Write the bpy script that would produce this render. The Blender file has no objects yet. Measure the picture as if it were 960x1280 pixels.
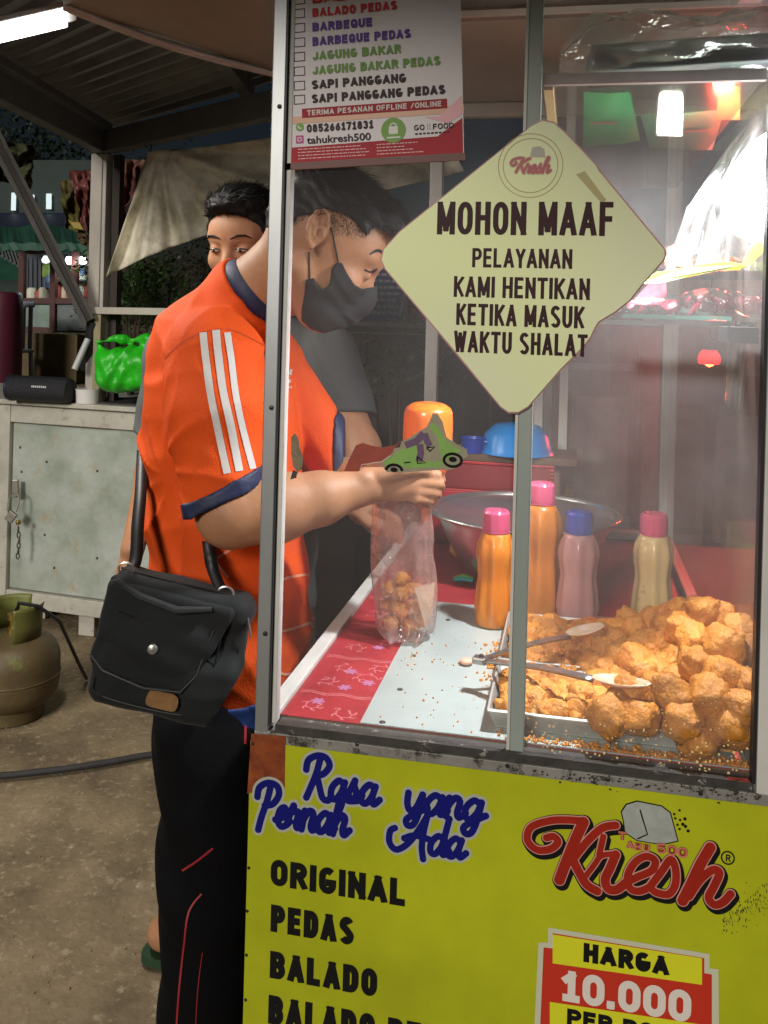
import bpy, bmesh, math, random
import numpy as np
from mathutils import Vector, Matrix, noise as mnoise
random.seed(7); RNG = np.random.default_rng(7)
scene = bpy.context.scene
COL = scene.collection

# ---------------------------------------------------------------- camera
H = 1.35                       # camera height
F = 1142.0                     # focal length in photo pixels (960 wide)
YAW, ROLL = math.radians(11.7), math.radians(1.55)
CX, CY = 480.0, 391.0
fw = Vector((-math.sin(YAW), math.cos(YAW), 0))
r0 = Vector((math.cos(YAW), math.sin(YAW), 0)); u0 = Vector((0, 0, 1))
RV = math.cos(ROLL)*r0 + math.sin(ROLL)*u0
UV = -math.sin(ROLL)*r0 + math.cos(ROLL)*u0
CAM = Vector((0, 0, H))
cd = bpy.data.cameras.new('camera'); cam = bpy.data.objects.new('camera', cd); COL.objects.link(cam)
cam.matrix_world = Matrix(((RV.x, UV.x, -fw.x, 0), (RV.y, UV.y, -fw.y, 0), (RV.z, UV.z, -fw.z, H), (0, 0, 0, 1)))
cd.sensor_fit = 'HORIZONTAL'; cd.sensor_width = 36; cd.lens = 36*F/960
cd.shift_y = -(640-CY)/960; cd.clip_start = 0.05; cd.clip_end = 500
scene.camera = cam

def at(px, py, d=None, X=None, Y=None, Z=None):
    """world point seen at photo pixel (px,py) at view depth d, or on the plane X=, Y= or Z="""
    v = fw + RV*((px-CX)/F) + UV*((CY-py)/F)
    if d is not None: s = d
    elif X is not None: s = (X-CAM.x)/v.x
    elif Y is not None: s = (Y-CAM.y)/v.y
    else: s = (Z-CAM.z)/v.z
    return CAM + v*s

# ---------------------------------------------------------------- world, lights, exposure
w = bpy.data.worlds.new('World'); scene.world = w; w.use_nodes = True
nt = w.node_tree; bg = nt.nodes['Background']
sky = nt.nodes.new('ShaderNodeTexSky'); sky.sky_type = 'NISHITA'; sky.sun_disc = False
SUN_EL, SUN_AZ = math.radians(34), math.radians(205)
sky.sun_elevation = math.radians(22); sky.sun_rotation = SUN_AZ
nt.links.new(sky.outputs[0], bg.inputs[0]); bg.inputs[1].default_value = 0.0025
SUNS = 1.75
sl = bpy.data.lights.new('street_light', 'SUN'); sl.energy = SUNS; sl.angle = math.radians(14); sl.color = (1.0, .93, .84)
so = bpy.data.objects.new('street_light', sl); COL.objects.link(so)
# light arrives from behind the camera, a little from the left and above
ld = Vector((-0.22, -0.90, 0.36)).normalized()
so.rotation_euler = ld.to_track_quat('Z', 'Y').to_euler()
scene.view_settings.view_transform = 'Standard'; scene.view_settings.look = 'None'
scene.view_settings.exposure = 0.28; scene.view_settings.gamma = 1.0
scene.render.engine = 'CYCLES'
cy = scene.cycles
cy.use_denoising = True
try: cy.denoiser = 'OPENIMAGEDENOISE'
except Exception: pass
cy.max_bounces = 8; cy.diffuse_bounces = 3; cy.glossy_bounces = 4; cy.transmission_bounces = 6; cy.transparent_max_bounces = 24
cy.sample_clamp_indirect = 4.0; cy.caustics_reflective = False; cy.caustics_refractive = False

def lamp(kind, name, loc, energy, color=(1, 1, 1), size=.1, aim=None, size_y=None, spread=None):
    l = bpy.data.lights.new(name, kind); l.energy = energy; l.color = color
    if kind == 'AREA':
        l.size = size
        if size_y: l.shape = 'RECTANGLE'; l.size_y = size_y
        if spread: l.spread = math.radians(spread)
    else: l.shadow_soft_size = size
    o = bpy.data.objects.new(name, l); COL.objects.link(o); o.location = loc
    if aim is not None: o.rotation_euler = (Vector(loc)-Vector(aim)).to_track_quat('Z', 'Y').to_euler()
    return o

# ---------------------------------------------------------------- materials
def lin(c):
    f = lambda v: v/12.92 if v <= .04045 else ((v+.055)/1.055)**2.4
    return tuple(f(x/255) for x in c)
MATS = {}
def mat(name, col, rough=.6, metal=0, var=.0, vscale=8, col2=None, thr=None, bump=0, bscale=40, spec=.5, sub=0, emit=None, estr=0,
        trans=0, stretch=None, alpha=1, sheen=0, coat=0, wear=None, wscale=20, wthr=(.55, .7)):
    """principled material; col/col2 linear base colours mixed by noise; bump = fine relief"""
    if name in MATS: return MATS[name]
    m = bpy.data.materials.new(name); m.use_nodes = True; MATS[name] = m
    n = m.node_tree.nodes; L = m.node_tree.links; b = n['Principled BSDF']
    b.inputs['Base Color'].default_value = (*col, 1); b.inputs['Roughness'].default_value = rough
    b.inputs['Metallic'].default_value = metal
    b.inputs['Specular IOR Level'].default_value = spec if '_ink' not in name else .12
    if coat: b.inputs['Coat Weight'].default_value = coat; b.inputs['Coat Roughness'].default_value = .1
    if sheen: b.inputs['Sheen Weight'].default_value = sheen
    if sub: b.inputs['Subsurface Weight'].default_value = sub; b.inputs['Subsurface Radius'].default_value = (.02, .008, .004); b.inputs['Subsurface Scale'].default_value = .5
    if emit: b.inputs['Emission Color'].default_value = (*emit, 1); b.inputs['Emission Strength'].default_value = estr
    if trans: b.inputs['Transmission Weight'].default_value = trans
    if alpha < 1: b.inputs['Alpha'].default_value = alpha
    tc = n.new('ShaderNodeTexCoord'); mp = n.new('ShaderNodeMapping'); L.new(tc.outputs['Object'], mp.inputs[0])
    if stretch: mp.inputs['Scale'].default_value = stretch
    cur = None
    if var or col2:
        t = n.new('ShaderNodeTexNoise'); t.inputs['Scale'].default_value = vscale; t.inputs['Detail'].default_value = 6; t.inputs['Roughness'].default_value = .65
        L.new(mp.outputs[0], t.inputs['Vector'])
        r = n.new('ShaderNodeMapRange'); lo, hi = thr or (.3, .7); r.inputs[1].default_value = lo; r.inputs[2].default_value = hi
        L.new(t.outputs[0], r.inputs[0])
        mx = n.new('ShaderNodeMix'); mx.data_type = 'RGBA'
        c2 = col2 or tuple(c*(1-var) for c in col)
        mx.inputs['A'].default_value = (*col, 1); mx.inputs['B'].default_value = (*c2, 1)
        L.new(r.outputs[0], mx.inputs['Factor']); cur = mx.outputs['Result']
    if wear:
        t2 = n.new('ShaderNodeTexNoise'); t2.inputs['Scale'].default_value = wscale; t2.inputs['Detail'].default_value = 9; t2.inputs['Roughness'].default_value = .75
        L.new(mp.outputs[0], t2.inputs['Vector'])
        r2 = n.new('ShaderNodeMapRange'); r2.inputs[1].default_value = wthr[0]; r2.inputs[2].default_value = wthr[1]
        L.new(t2.outputs[0], r2.inputs[0])
        m2 = n.new('ShaderNodeMix'); m2.data_type = 'RGBA'; m2.inputs['B'].default_value = (*wear, 1)
        if cur: L.new(cur, m2.inputs['A'])
        else: m2.inputs['A'].default_value = (*col, 1)
        L.new(r2.outputs[0], m2.inputs['Factor']); cur = m2.outputs['Result']
    if cur: L.new(cur, b.inputs['Base Color'])
    if bump:
        t3 = n.new('ShaderNodeTexNoise'); t3.inputs['Scale'].default_value = bscale; t3.inputs['Detail'].default_value = 5
        L.new(mp.outputs[0], t3.inputs['Vector'])
        bp = n.new('ShaderNodeBump'); bp.inputs['Strength'].default_value = bump; bp.inputs['Distance'].default_value = .01
        L.new(t3.outputs[0], bp.inputs['Height']); L.new(bp.outputs[0], b.inputs['Normal'])
    return m

def film(name, tint=(1, 1, 1), haze=.05, hazecol=(.8, .8, .8), gloss=.1, rough=.05, patch=0, pscale=6, specks=0, speckcol=(.7, .45, .1), spscale=120, fres=1.45, bump=0, bscale=12, transl=.5, fk=1.0):
    """thin clear sheet (glass pane, polythene): transparent + dusty film + fresnel gloss"""
    if name in MATS: return MATS[name]
    m = bpy.data.materials.new(name); m.use_nodes = True; MATS[name] = m
    n = m.node_tree.nodes; L = m.node_tree.links; n.clear()
    out = n.new('ShaderNodeOutputMaterial'); tr = n.new('ShaderNodeBsdfTransparent'); tr.inputs[0].default_value = (*tint, 1)
    df = n.new('ShaderNodeBsdfDiffuse'); df.inputs[0].default_value = (*hazecol, 1)
    tl = n.new('ShaderNodeBsdfTranslucent'); tl.inputs[0].default_value = (*hazecol, 1)
    md = n.new('ShaderNodeMixShader'); md.inputs[0].default_value = transl; L.new(df.outputs[0], md.inputs[1]); L.new(tl.outputs[0], md.inputs[2])
    m1 = n.new('ShaderNodeMixShader'); m1.inputs[0].default_value = haze
    L.new(tr.outputs[0], m1.inputs[1]); L.new(md.outputs[0], m1.inputs[2])
    tc = n.new('ShaderNodeTexCoord')
    if patch:
        t = n.new('ShaderNodeTexNoise'); t.inputs['Scale'].default_value = pscale; t.inputs['Detail'].default_value = 8; t.inputs['Roughness'].default_value = .6
        L.new(tc.outputs['Object'], t.inputs['Vector'])
        r = n.new('ShaderNodeMapRange'); r.inputs[1].default_value = .35; r.inputs[2].default_value = .75; r.inputs[3].default_value = haze; r.inputs[4].default_value = haze+patch
        L.new(t.outputs[0], r.inputs[0]); L.new(r.outputs[0], m1.inputs[0])
    cur = m1
    if specks:
        v = n.new('ShaderNodeTexVoronoi'); v.inputs['Scale'].default_value = spscale; L.new(tc.outputs['Object'], v.inputs['Vector'])
        wn = n.new('ShaderNodeTexNoise'); wn.inputs['Scale'].default_value = 5; L.new(tc.outputs['Object'], wn.inputs['Vector'])
        sx = n.new('ShaderNodeSeparateXYZ'); L.new(tc.outputs['Object'], sx.inputs[0])
        a = n.new('ShaderNodeMapRange'); a.inputs[1].default_value = specks[0]; a.inputs[2].default_value = specks[1]; a.inputs[3].default_value = specks[2]; a.inputs[4].default_value = 0
        L.new(sx.outputs['Z'], a.inputs[0])
        mu = n.new('ShaderNodeMath'); mu.operation = 'MULTIPLY'; L.new(a.outputs[0], mu.inputs[0]); L.new(wn.outputs[0], mu.inputs[1])
        sc = n.new('ShaderNodeMath'); sc.operation = 'MULTIPLY'; L.new(mu.outputs[0], sc.inputs[0]); 
        vc = n.new('ShaderNodeSeparateColor'); L.new(v.outputs['Color'], vc.inputs[0]); L.new(vc.outputs[0], sc.inputs[1])
        lt = n.new('ShaderNodeMath'); lt.operation = 'LESS_THAN'; L.new(v.outputs['Distance'], lt.inputs[0]); L.new(sc.outputs[0], lt.inputs[1])
        d2 = n.new('ShaderNodeBsdfDiffuse'); d2.inputs[0].default_value = (*speckcol, 1)
        m3 = n.new('ShaderNodeMixShader'); L.new(lt.outputs[0], m3.inputs[0]); L.new(cur.outputs[0], m3.inputs[1]); L.new(d2.outputs[0], m3.inputs[2]); cur = m3
    gl = n.new('ShaderNodeBsdfGlossy'); gl.inputs['Roughness'].default_value = rough
    lw = n.new('ShaderNodeLayerWeight'); lw.inputs['Blend'].default_value = .5
    pw = n.new('ShaderNodeMath'); pw.operation = 'POWER'; pw.inputs[1].default_value = 5; L.new(lw.outputs['Facing'], pw.inputs[0])
    fr = n.new('ShaderNodeMath'); fr.operation = 'MULTIPLY_ADD'; f0 = ((fres-1)/(fres+1))**2; fr.inputs[1].default_value = 1-f0; fr.inputs[2].default_value = f0*1.6; L.new(pw.outputs[0], fr.inputs[0])
    ml = n.new('ShaderNodeMath'); ml.operation = 'MULTIPLY_ADD'; ml.inputs[1].default_value = fk; ml.inputs[2].default_value = gloss
    ml.use_clamp = True
    L.new(fr.outputs[0], ml.inputs[0])
    if bump:
        t3 = n.new('ShaderNodeTexNoise'); t3.inputs['Scale'].default_value = bscale; t3.inputs['Detail'].default_value = 3; L.new(tc.outputs['Object'], t3.inputs['Vector'])
        bp = n.new('ShaderNodeBump'); bp.inputs['Strength'].default_value = bump; bp.inputs['Distance'].default_value = .01
        L.new(t3.outputs[0], bp.inputs['Height']); L.new(bp.outputs[0], gl.inputs['Normal']); L.new(bp.outputs[0], lw.inputs['Normal'])
    m4 = n.new('ShaderNodeMixShader'); L.new(ml.outputs[0], m4.inputs[0]); L.new(cur.outputs[0], m4.inputs[1]); L.new(gl.outputs[0], m4.inputs[2])
    L.new(m4.outputs[0], out.inputs[0])
    return m

def glow(name, col, strength):
    if name in MATS: return MATS[name]
    m = bpy.data.materials.new(name); m.use_nodes = True; MATS[name] = m
    n = m.node_tree.nodes; L = m.node_tree.links; n.clear()
    o = n.new('ShaderNodeOutputMaterial'); e = n.new('ShaderNodeEmission'); e.inputs[0].default_value = (*col, 1); e.inputs[1].default_value = strength
    L.new(e.outputs[0], o.inputs[0]); return m

# ---------------------------------------------------------------- objects
def tag(o, label=None, cat=None, group=None, kind=None):
    if label: o['label'] = label
    if cat: o['category'] = cat
    if group: o['group'] = group
    if kind: o['kind'] = kind
    return o
def thing(name, label, cat, loc=(0, 0, 0), group=None):
    o = bpy.data.objects.new(name, None); COL.objects.link(o); o.location = loc; o.empty_display_size = .05
    return tag(o, label, cat, group)
PEND = []
def mesh(name, verts, faces, m=None, parent=None, smooth=False, mats=None, fmat=None):
    me = bpy.data.meshes.new(name); me.from_pydata([tuple(v) for v in verts], [], [tuple(int(i) for i in f) for f in faces]); 
    me.validate(); me.update()
    o = bpy.data.objects.new(name, me); COL.objects.link(o)
    for x in (mats or ([m] if m else [])): me.materials.append(x)
    if fmat is not None: me.polygons.foreach_set('material_index', fmat)
    if smooth: me.polygons.foreach_set('use_smooth', [True]*len(me.polygons))
    if parent is not None: par(o, parent)
    return o
def par(o, p):
    """parent o to p, keeping o where it stands"""
    o.parent = p; o.matrix_parent_inverse = wm(p).inverted()
def wm(o):
    M = Matrix.LocRotScale(o.location, o.rotation_euler, o.scale)
    return wm(o.parent) @ o.matrix_parent_inverse @ M if o.parent is not None else M

class MB:
    """collects shapes, becomes one mesh object"""
    def __init__(s): s.v = []; s.f = []
    def add(s, vs, fs):
        k = len(s.v); s.v += [Vector(v) for v in vs]; s.f += [tuple(i+k for i in f) for f in fs]; return s
    def hexa(s, c):   # eight corners: bottom ring, top ring
        return s.add(c, [(3, 2, 1, 0), (4, 5, 6, 7), (0, 1, 5, 4), (1, 2, 6, 5), (2, 3, 7, 6), (3, 0, 4, 7)])
    def box(s, c, size, rz=0, rot=None):
        x, y, z = [a/2 for a in size]; c = Vector(c)
        R = rot if rot is not None else Matrix.Rotation(rz, 3, 'Z')
        p = [(-x, -y, -z), (x, -y, -z), (x, y, -z), (-x, y, -z), (-x, -y, z), (x, -y, z), (x, y, z), (-x, y, z)]
        return s.hexa([c + R @ Vector(q) for q in p])
    def bb(s, a, b):
        return s.box([(a[i]+b[i])/2 for i in range(3)], [abs(b[i]-a[i]) for i in range(3)])
    def bar(s, a, b, w, h, up=(0, 0, 1)):
        a, b = Vector(a), Vector(b); d = (b-a); L = d.length; d.normalize(); up = Vector(up)
        if abs(d.dot(up)) > .98: up = Vector((0, 1, 0))
        x = d.cross(up).normalized(); z = x.cross(d)
        R = Matrix((x, d, z)).transposed()
        return s.box((a+b)/2, (w, L, h), rot=R)
    def tube(s, pts, r, n=10, caps=True, flat=1.0):
        pts = [Vector(p) for p in pts]; rs = r if isinstance(r, (list, tuple)) else [r]*len(pts)
        t0 = (pts[1]-pts[0]).normalized(); up = Vector((0, 0, 1)) if abs(t0.z) < .9 else Vector((1, 0, 0))
        x = t0.cross(up).normalized(); rings = []
        for i, p in enumerate(pts):
            t = (pts[min(i+1, len(pts)-1)] - pts[max(i-1, 0)]).normalized()
            x = (x - t*x.dot(t)).normalized(); y = t.cross(x)
            rings.append([p + rs[i]*(math.cos(a)*x + flat*math.sin(a)*y) for a in [2*math.pi*k/n for k in range(n)]])
        k = len(s.v); s.v += [v for r_ in rings for v in r_]
        for i in range(len(pts)-1):
            for j in range(n):
                a = k+i*n+j; b = k+i*n+(j+1) % n; s.f.append((a, b, b+n, a+n))
        if caps: s.f.append(tuple(k+j for j in range(n))[::-1]); s.f.append(tuple(k+(len(pts)-1)*n+j for j in range(n)))
        return s
    def lathe(s, prof, c=(0, 0, 0), n=24, rot=None, wob=None):
        """prof: list of (r,z)"""
        c = Vector(c); k = len(s.v)
        for r, z in prof:
            for j in range(n):
                a = 2*math.pi*j/n; rr = r*(wob(a, z) if wob else 1)
                p = Vector((rr*math.cos(a), rr*math.sin(a), z)); s.v.append(c + (rot @ p if rot else p))
        for i in range(len(prof)-1):
            for j in range(n):
                a = k+i*n+j; b = k+i*n+(j+1) % n; s.f.append((a, b, b+n, a+n))
        if prof[0][0] > 1e-5: s.f.append(tuple(k+j for j in range(n))[::-1])
        if prof[-1][0] > 1e-5: s.f.append(tuple(k+(len(prof)-1)*n+j for j in range(n)))
        return s
    def grid(s, P):
        """P[i][j] points"""
        k = len(s.v); n = len(P); m_ = len(P[0])
        for r in P: s.v += [Vector(p) for p in r]
        for i in range(n-1):
            for j in range(m_-1):
                a = k+i*m_+j; s.f.append((a, a+1, a+m_+1, a+m_))
        return s
    def poly(s, pts):
        k = len(s.v); s.v += [Vector(p) for p in pts]; s.f.append(tuple(range(k, k+len(pts)))); return s
    def prism(s, pts, ext):
        """closed outline pts pushed along ext"""
        n = len(pts); ext = Vector(ext); pts = [Vector(p) for p in pts]; k = len(s.v)
        s.v += pts + [p+ext for p in pts]
        s.f.append(tuple(range(k, k+n))[::-1]); s.f.append(tuple(range(k+n, k+2*n)))
        for i in range(n): j = (i+1) % n; s.f.append((k+i, k+j, k+n+j, k+n+i))
        return s
    def build(s, name, m=None, parent=None, smooth=False, bevel=0, seg=2, subsurf=0, solid=0, angle=40):
        o = mesh(name, s.v, s.f, m, parent, smooth)
        if bevel:
            b = o.modifiers.new('b', 'BEVEL'); b.width = bevel; b.segments = seg; b.limit_method = 'ANGLE'; b.angle_limit = math.radians(35); b.harden_normals = False
            o.data.polygons.foreach_set('use_smooth', [False]*len(o.data.polygons))
        if solid: q = o.modifiers.new('s', 'SOLIDIFY'); q.thickness = solid; q.offset = 0
        if subsurf: q = o.modifiers.new('u', 'SUBSURF'); q.levels = subsurf; q.render_levels = subsurf
        if smooth and angle:
            try:
                o.data.set_sharp_from_angle(angle=math.radians(angle))
            except Exception: pass
        return o

def catmull(pts, n=8, closed=False):
    P = [Vector(p) for p in pts]; out = []
    N = len(P)
    g = (lambda i: P[i % N]) if closed else (lambda i: P[max(0, min(N-1, i))])
    for i in range(N if closed else N-1):
        a, b, c, d = g(i-1), g(i), g(i+1), g(i+2)
        for k in range(n):
            t = k/n
            out.append(.5*((2*b) + (c-a)*t + (2*a-5*b+4*c-d)*t*t + (3*b-a-3*c+d)*t**3))
    if not closed: out.append(P[-1])
    return out

# ---------------------------------------------------------------- implicit shapes (one continuous skin per body)
class SDF:
    def __init__(s, lo, hi, h):
        s.h = h; s.lo = np.array(lo, float); n = [int(math.ceil((hi[i]-lo[i])/h))+1 for i in range(3)]
        ax = [np.float32(lo[i]) + np.arange(n[i], dtype=np.float32)*np.float32(h) for i in range(3)]
        s.X, s.Y, s.Z = np.meshgrid(*ax, indexing='ij'); s.F = np.full(s.X.shape, 1.0, np.float32); s.ax = ax
    def _win(s, lo, hi):
        sl = []
        for i in range(3):
            a = int(max(0, math.floor((lo[i]-s.lo[i])/s.h))); b = int(min(len(s.ax[i]), math.ceil((hi[i]-s.lo[i])/s.h)+1))
            sl.append(slice(a, max(a, b)))
        return tuple(sl)
    def _mix(s, w, D, k, op):
        A = s.F[w]
        if op == 'sub':
            D = -D
            if k > 0: hh = np.clip(.5-.5*(A-D)/k, 0, 1)*1.0; s.F[w] = A*(1-hh)+D*hh + k*hh*(1-hh)
            else: s.F[w] = np.maximum(A, D)
        else:
            if k > 0: hh = np.clip(.5+.5*(A-D)/k, 0, 1); s.F[w] = A*(1-hh)+D*hh - k*hh*(1-hh)
            else: s.F[w] = np.minimum(A, D)
    def cap(s, a, b, ra, rb, k=.02, op='add', flat=None):
        """tapered capsule; flat=(axis vector, factor): thinner along that axis"""
        a = np.array(a, float); b = np.array(b, float); r = max(ra, rb)+k+.03
        f = 1.0
        w = s._win(np.minimum(a, b)-r, np.maximum(a, b)+r)
        px, py, pz = s.X[w]-a[0], s.Y[w]-a[1], s.Z[w]-a[2]; d = b-a; L2 = float(d@d)+1e-9
        t = np.clip((px*d[0]+py*d[1]+pz*d[2])/L2, 0, 1)
        qx, qy, qz = px-t*d[0], py-t*d[1], pz-t*d[2]
        if flat is not None:
            u = np.array(flat[0], float); u /= np.linalg.norm(u); g = flat[1]
            pr = qx*u[0]+qy*u[1]+qz*u[2]; e = (1/g-1)*pr
            qx, qy, qz = qx+e*u[0], qy+e*u[1], qz+e*u[2]; f = g if g < 1 else 1
        D = (np.sqrt(qx*qx+qy*qy+qz*qz) - (ra+(rb-ra)*t))*(f**.5)
        s._mix(w, D, k, op); return s
    def ell(s, c, R, rad, k=.015, op='add'):
        """ellipsoid, R rows = local axes"""
        c = np.array(c, float); m_ = max(rad)+k+.02; w = s._win(c-m_, c+m_)
        p = [s.X[w]-c[0], s.Y[w]-c[1], s.Z[w]-c[2]]
        R = np.array(R, float); q = [(p[0]*R[i][0]+p[1]*R[i][1]+p[2]*R[i][2]) for i in range(3)]
        k0 = np.sqrt(sum((q[i]/rad[i])**2 for i in range(3))); k1 = np.sqrt(sum((q[i]/rad[i]**2)**2 for i in range(3)))+1e-6
        D = k0*(k0-1)/k1
        s._mix(w, D.astype(np.float32), k, op); return s
    def rbox(s, c, R, half, rr=.01, k=0, op='add'):
        c = np.array(c, float); m_ = float(np.linalg.norm(half))+k+.02; w = s._win(c-m_, c+m_)
        p = [s.X[w]-c[0], s.Y[w]-c[1], s.Z[w]-c[2]]; R = np.array(R, float)
        q = [np.abs(p[0]*R[i][0]+p[1]*R[i][1]+p[2]*R[i][2])-(half[i]-rr) for i in range(3)]
        D = np.sqrt(sum(np.maximum(x, 0)**2 for x in q)) + np.minimum(np.maximum(np.maximum(q[0], q[1]), q[2]), 0) - rr
        s._mix(w, D.astype(np.float32), k, op); return s
    def cut(s, p, nrm, k=0):
        """remove everything on the side nrm points to"""
        nrm = Vector(nrm).normalized(); D = (s.X-p[0])*nrm.x+(s.Y-p[1])*nrm.y+(s.Z-p[2])*nrm.z
        s.F = np.maximum(s.F, D.astype(np.float32)); return s
    def disp(s, fn): s.F = s.F + fn(s.X, s.Y, s.Z).astype(np.float32); return s
    def mesh(s):
        F = s.F; F = F.copy()
        F[0] = F[-1] = 1; F[:, 0] = F[:, -1] = 1; F[:, :, 0] = F[:, :, -1] = 1
        ins = F < 0
        nx, ny, nz = F.shape
        cnt = np.zeros((nx-1, ny-1, nz-1), np.int8)
        for i in (0, 1):
            for j in (0, 1):
                for k in (0, 1): cnt += ins[i:nx-1+i, j:ny-1+j, k:nz-1+k]
        act = (cnt > 0) & (cnt < 8); ids = -np.ones(act.shape, np.int64); A = np.argwhere(act); ids[act] = np.arange(len(A))
        acc = np.zeros((len(A), 3)); c_ = np.zeros(len(A))
        corners = [(i, j, k) for i in (0, 1) for j in (0, 1) for k in (0, 1)]
        for a in corners:
            for ax in range(3):
                if a[ax]: continue
                b = list(a); b[ax] = 1
                fa = F[A[:, 0]+a[0], A[:, 1]+a[1], A[:, 2]+a[2]]; fb = F[A[:, 0]+b[0], A[:, 1]+b[1], A[:, 2]+b[2]]
                cr = (fa < 0) != (fb < 0); t = np.where(cr, fa/np.where(cr, fa-fb, 1), 0)
                for q in range(3): acc[:, q] += np.where(cr, a[q] + (t if q == ax else 0), 0)
                c_ += cr
        V = (A + acc/c_[:, None])*s.h + s.lo
        Fs = []
        for ax in range(3):
            sl0 = [slice(1, -1)]*3; sl1 = [slice(1, -1)]*3; sl0[ax] = slice(0, -1); sl1[ax] = slice(1, None)
            a_, b_ = ins[tuple(sl0)], ins[tuple(sl1)]
            E = np.argwhere(a_ != b_); inside = a_[tuple(E.T)]
            off = np.array([1, 1, 1]); off[ax] = 0; E = E+off
            u, v = (ax+1) % 3, (ax+2) % 3
            def idc(du, dv):
                Q = E.copy(); Q[:, u] += du; Q[:, v] += dv; return ids[Q[:, 0], Q[:, 1], Q[:, 2]]
            q = np.stack([idc(-1, -1), idc(0, -1), idc(0, 0), idc(-1, 0)], 1)
            q[~inside] = q[~inside][:, ::-1]; Fs.append(q)
        return V, np.concatenate(Fs)
    def build(s, name, m, parent=None, mats=None, fm=None):
        V, Fc = s.mesh()
        me = bpy.data.meshes.new(name); me.vertices.add(len(V)); me.vertices.foreach_set('co', V.astype(np.float32).ravel())
        me.loops.add(len(Fc)*4); me.loops.foreach_set('vertex_index', Fc.astype(np.int32).ravel())
        me.polygons.add(len(Fc)); me.polygons.foreach_set('loop_start', np.arange(0, len(Fc)*4, 4, dtype=np.int32))
        me.polygons.foreach_set('loop_total', np.full(len(Fc), 4, np.int32))
        me.polygons.foreach_set('use_smooth', np.ones(len(Fc), bool)); me.update(calc_edges=True); me.validate()
        for x in (mats or [m]): me.materials.append(x)
        if fm is not None:
            cen = V[Fc].mean(1); me.polygons.foreach_set('material_index', fm(cen).astype(np.int32))
        o = bpy.data.objects.new(name, me); COL.objects.link(o)
        if parent is not None: par(o, parent)
        return o
def waves(X, Y, Z, dirs, amp):
    out = 0
    for (kx, ky, kz, ph, a) in dirs: out = out + a*np.sin(kx*X+ky*Y+kz*Z+ph)
    return out*amp

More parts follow.
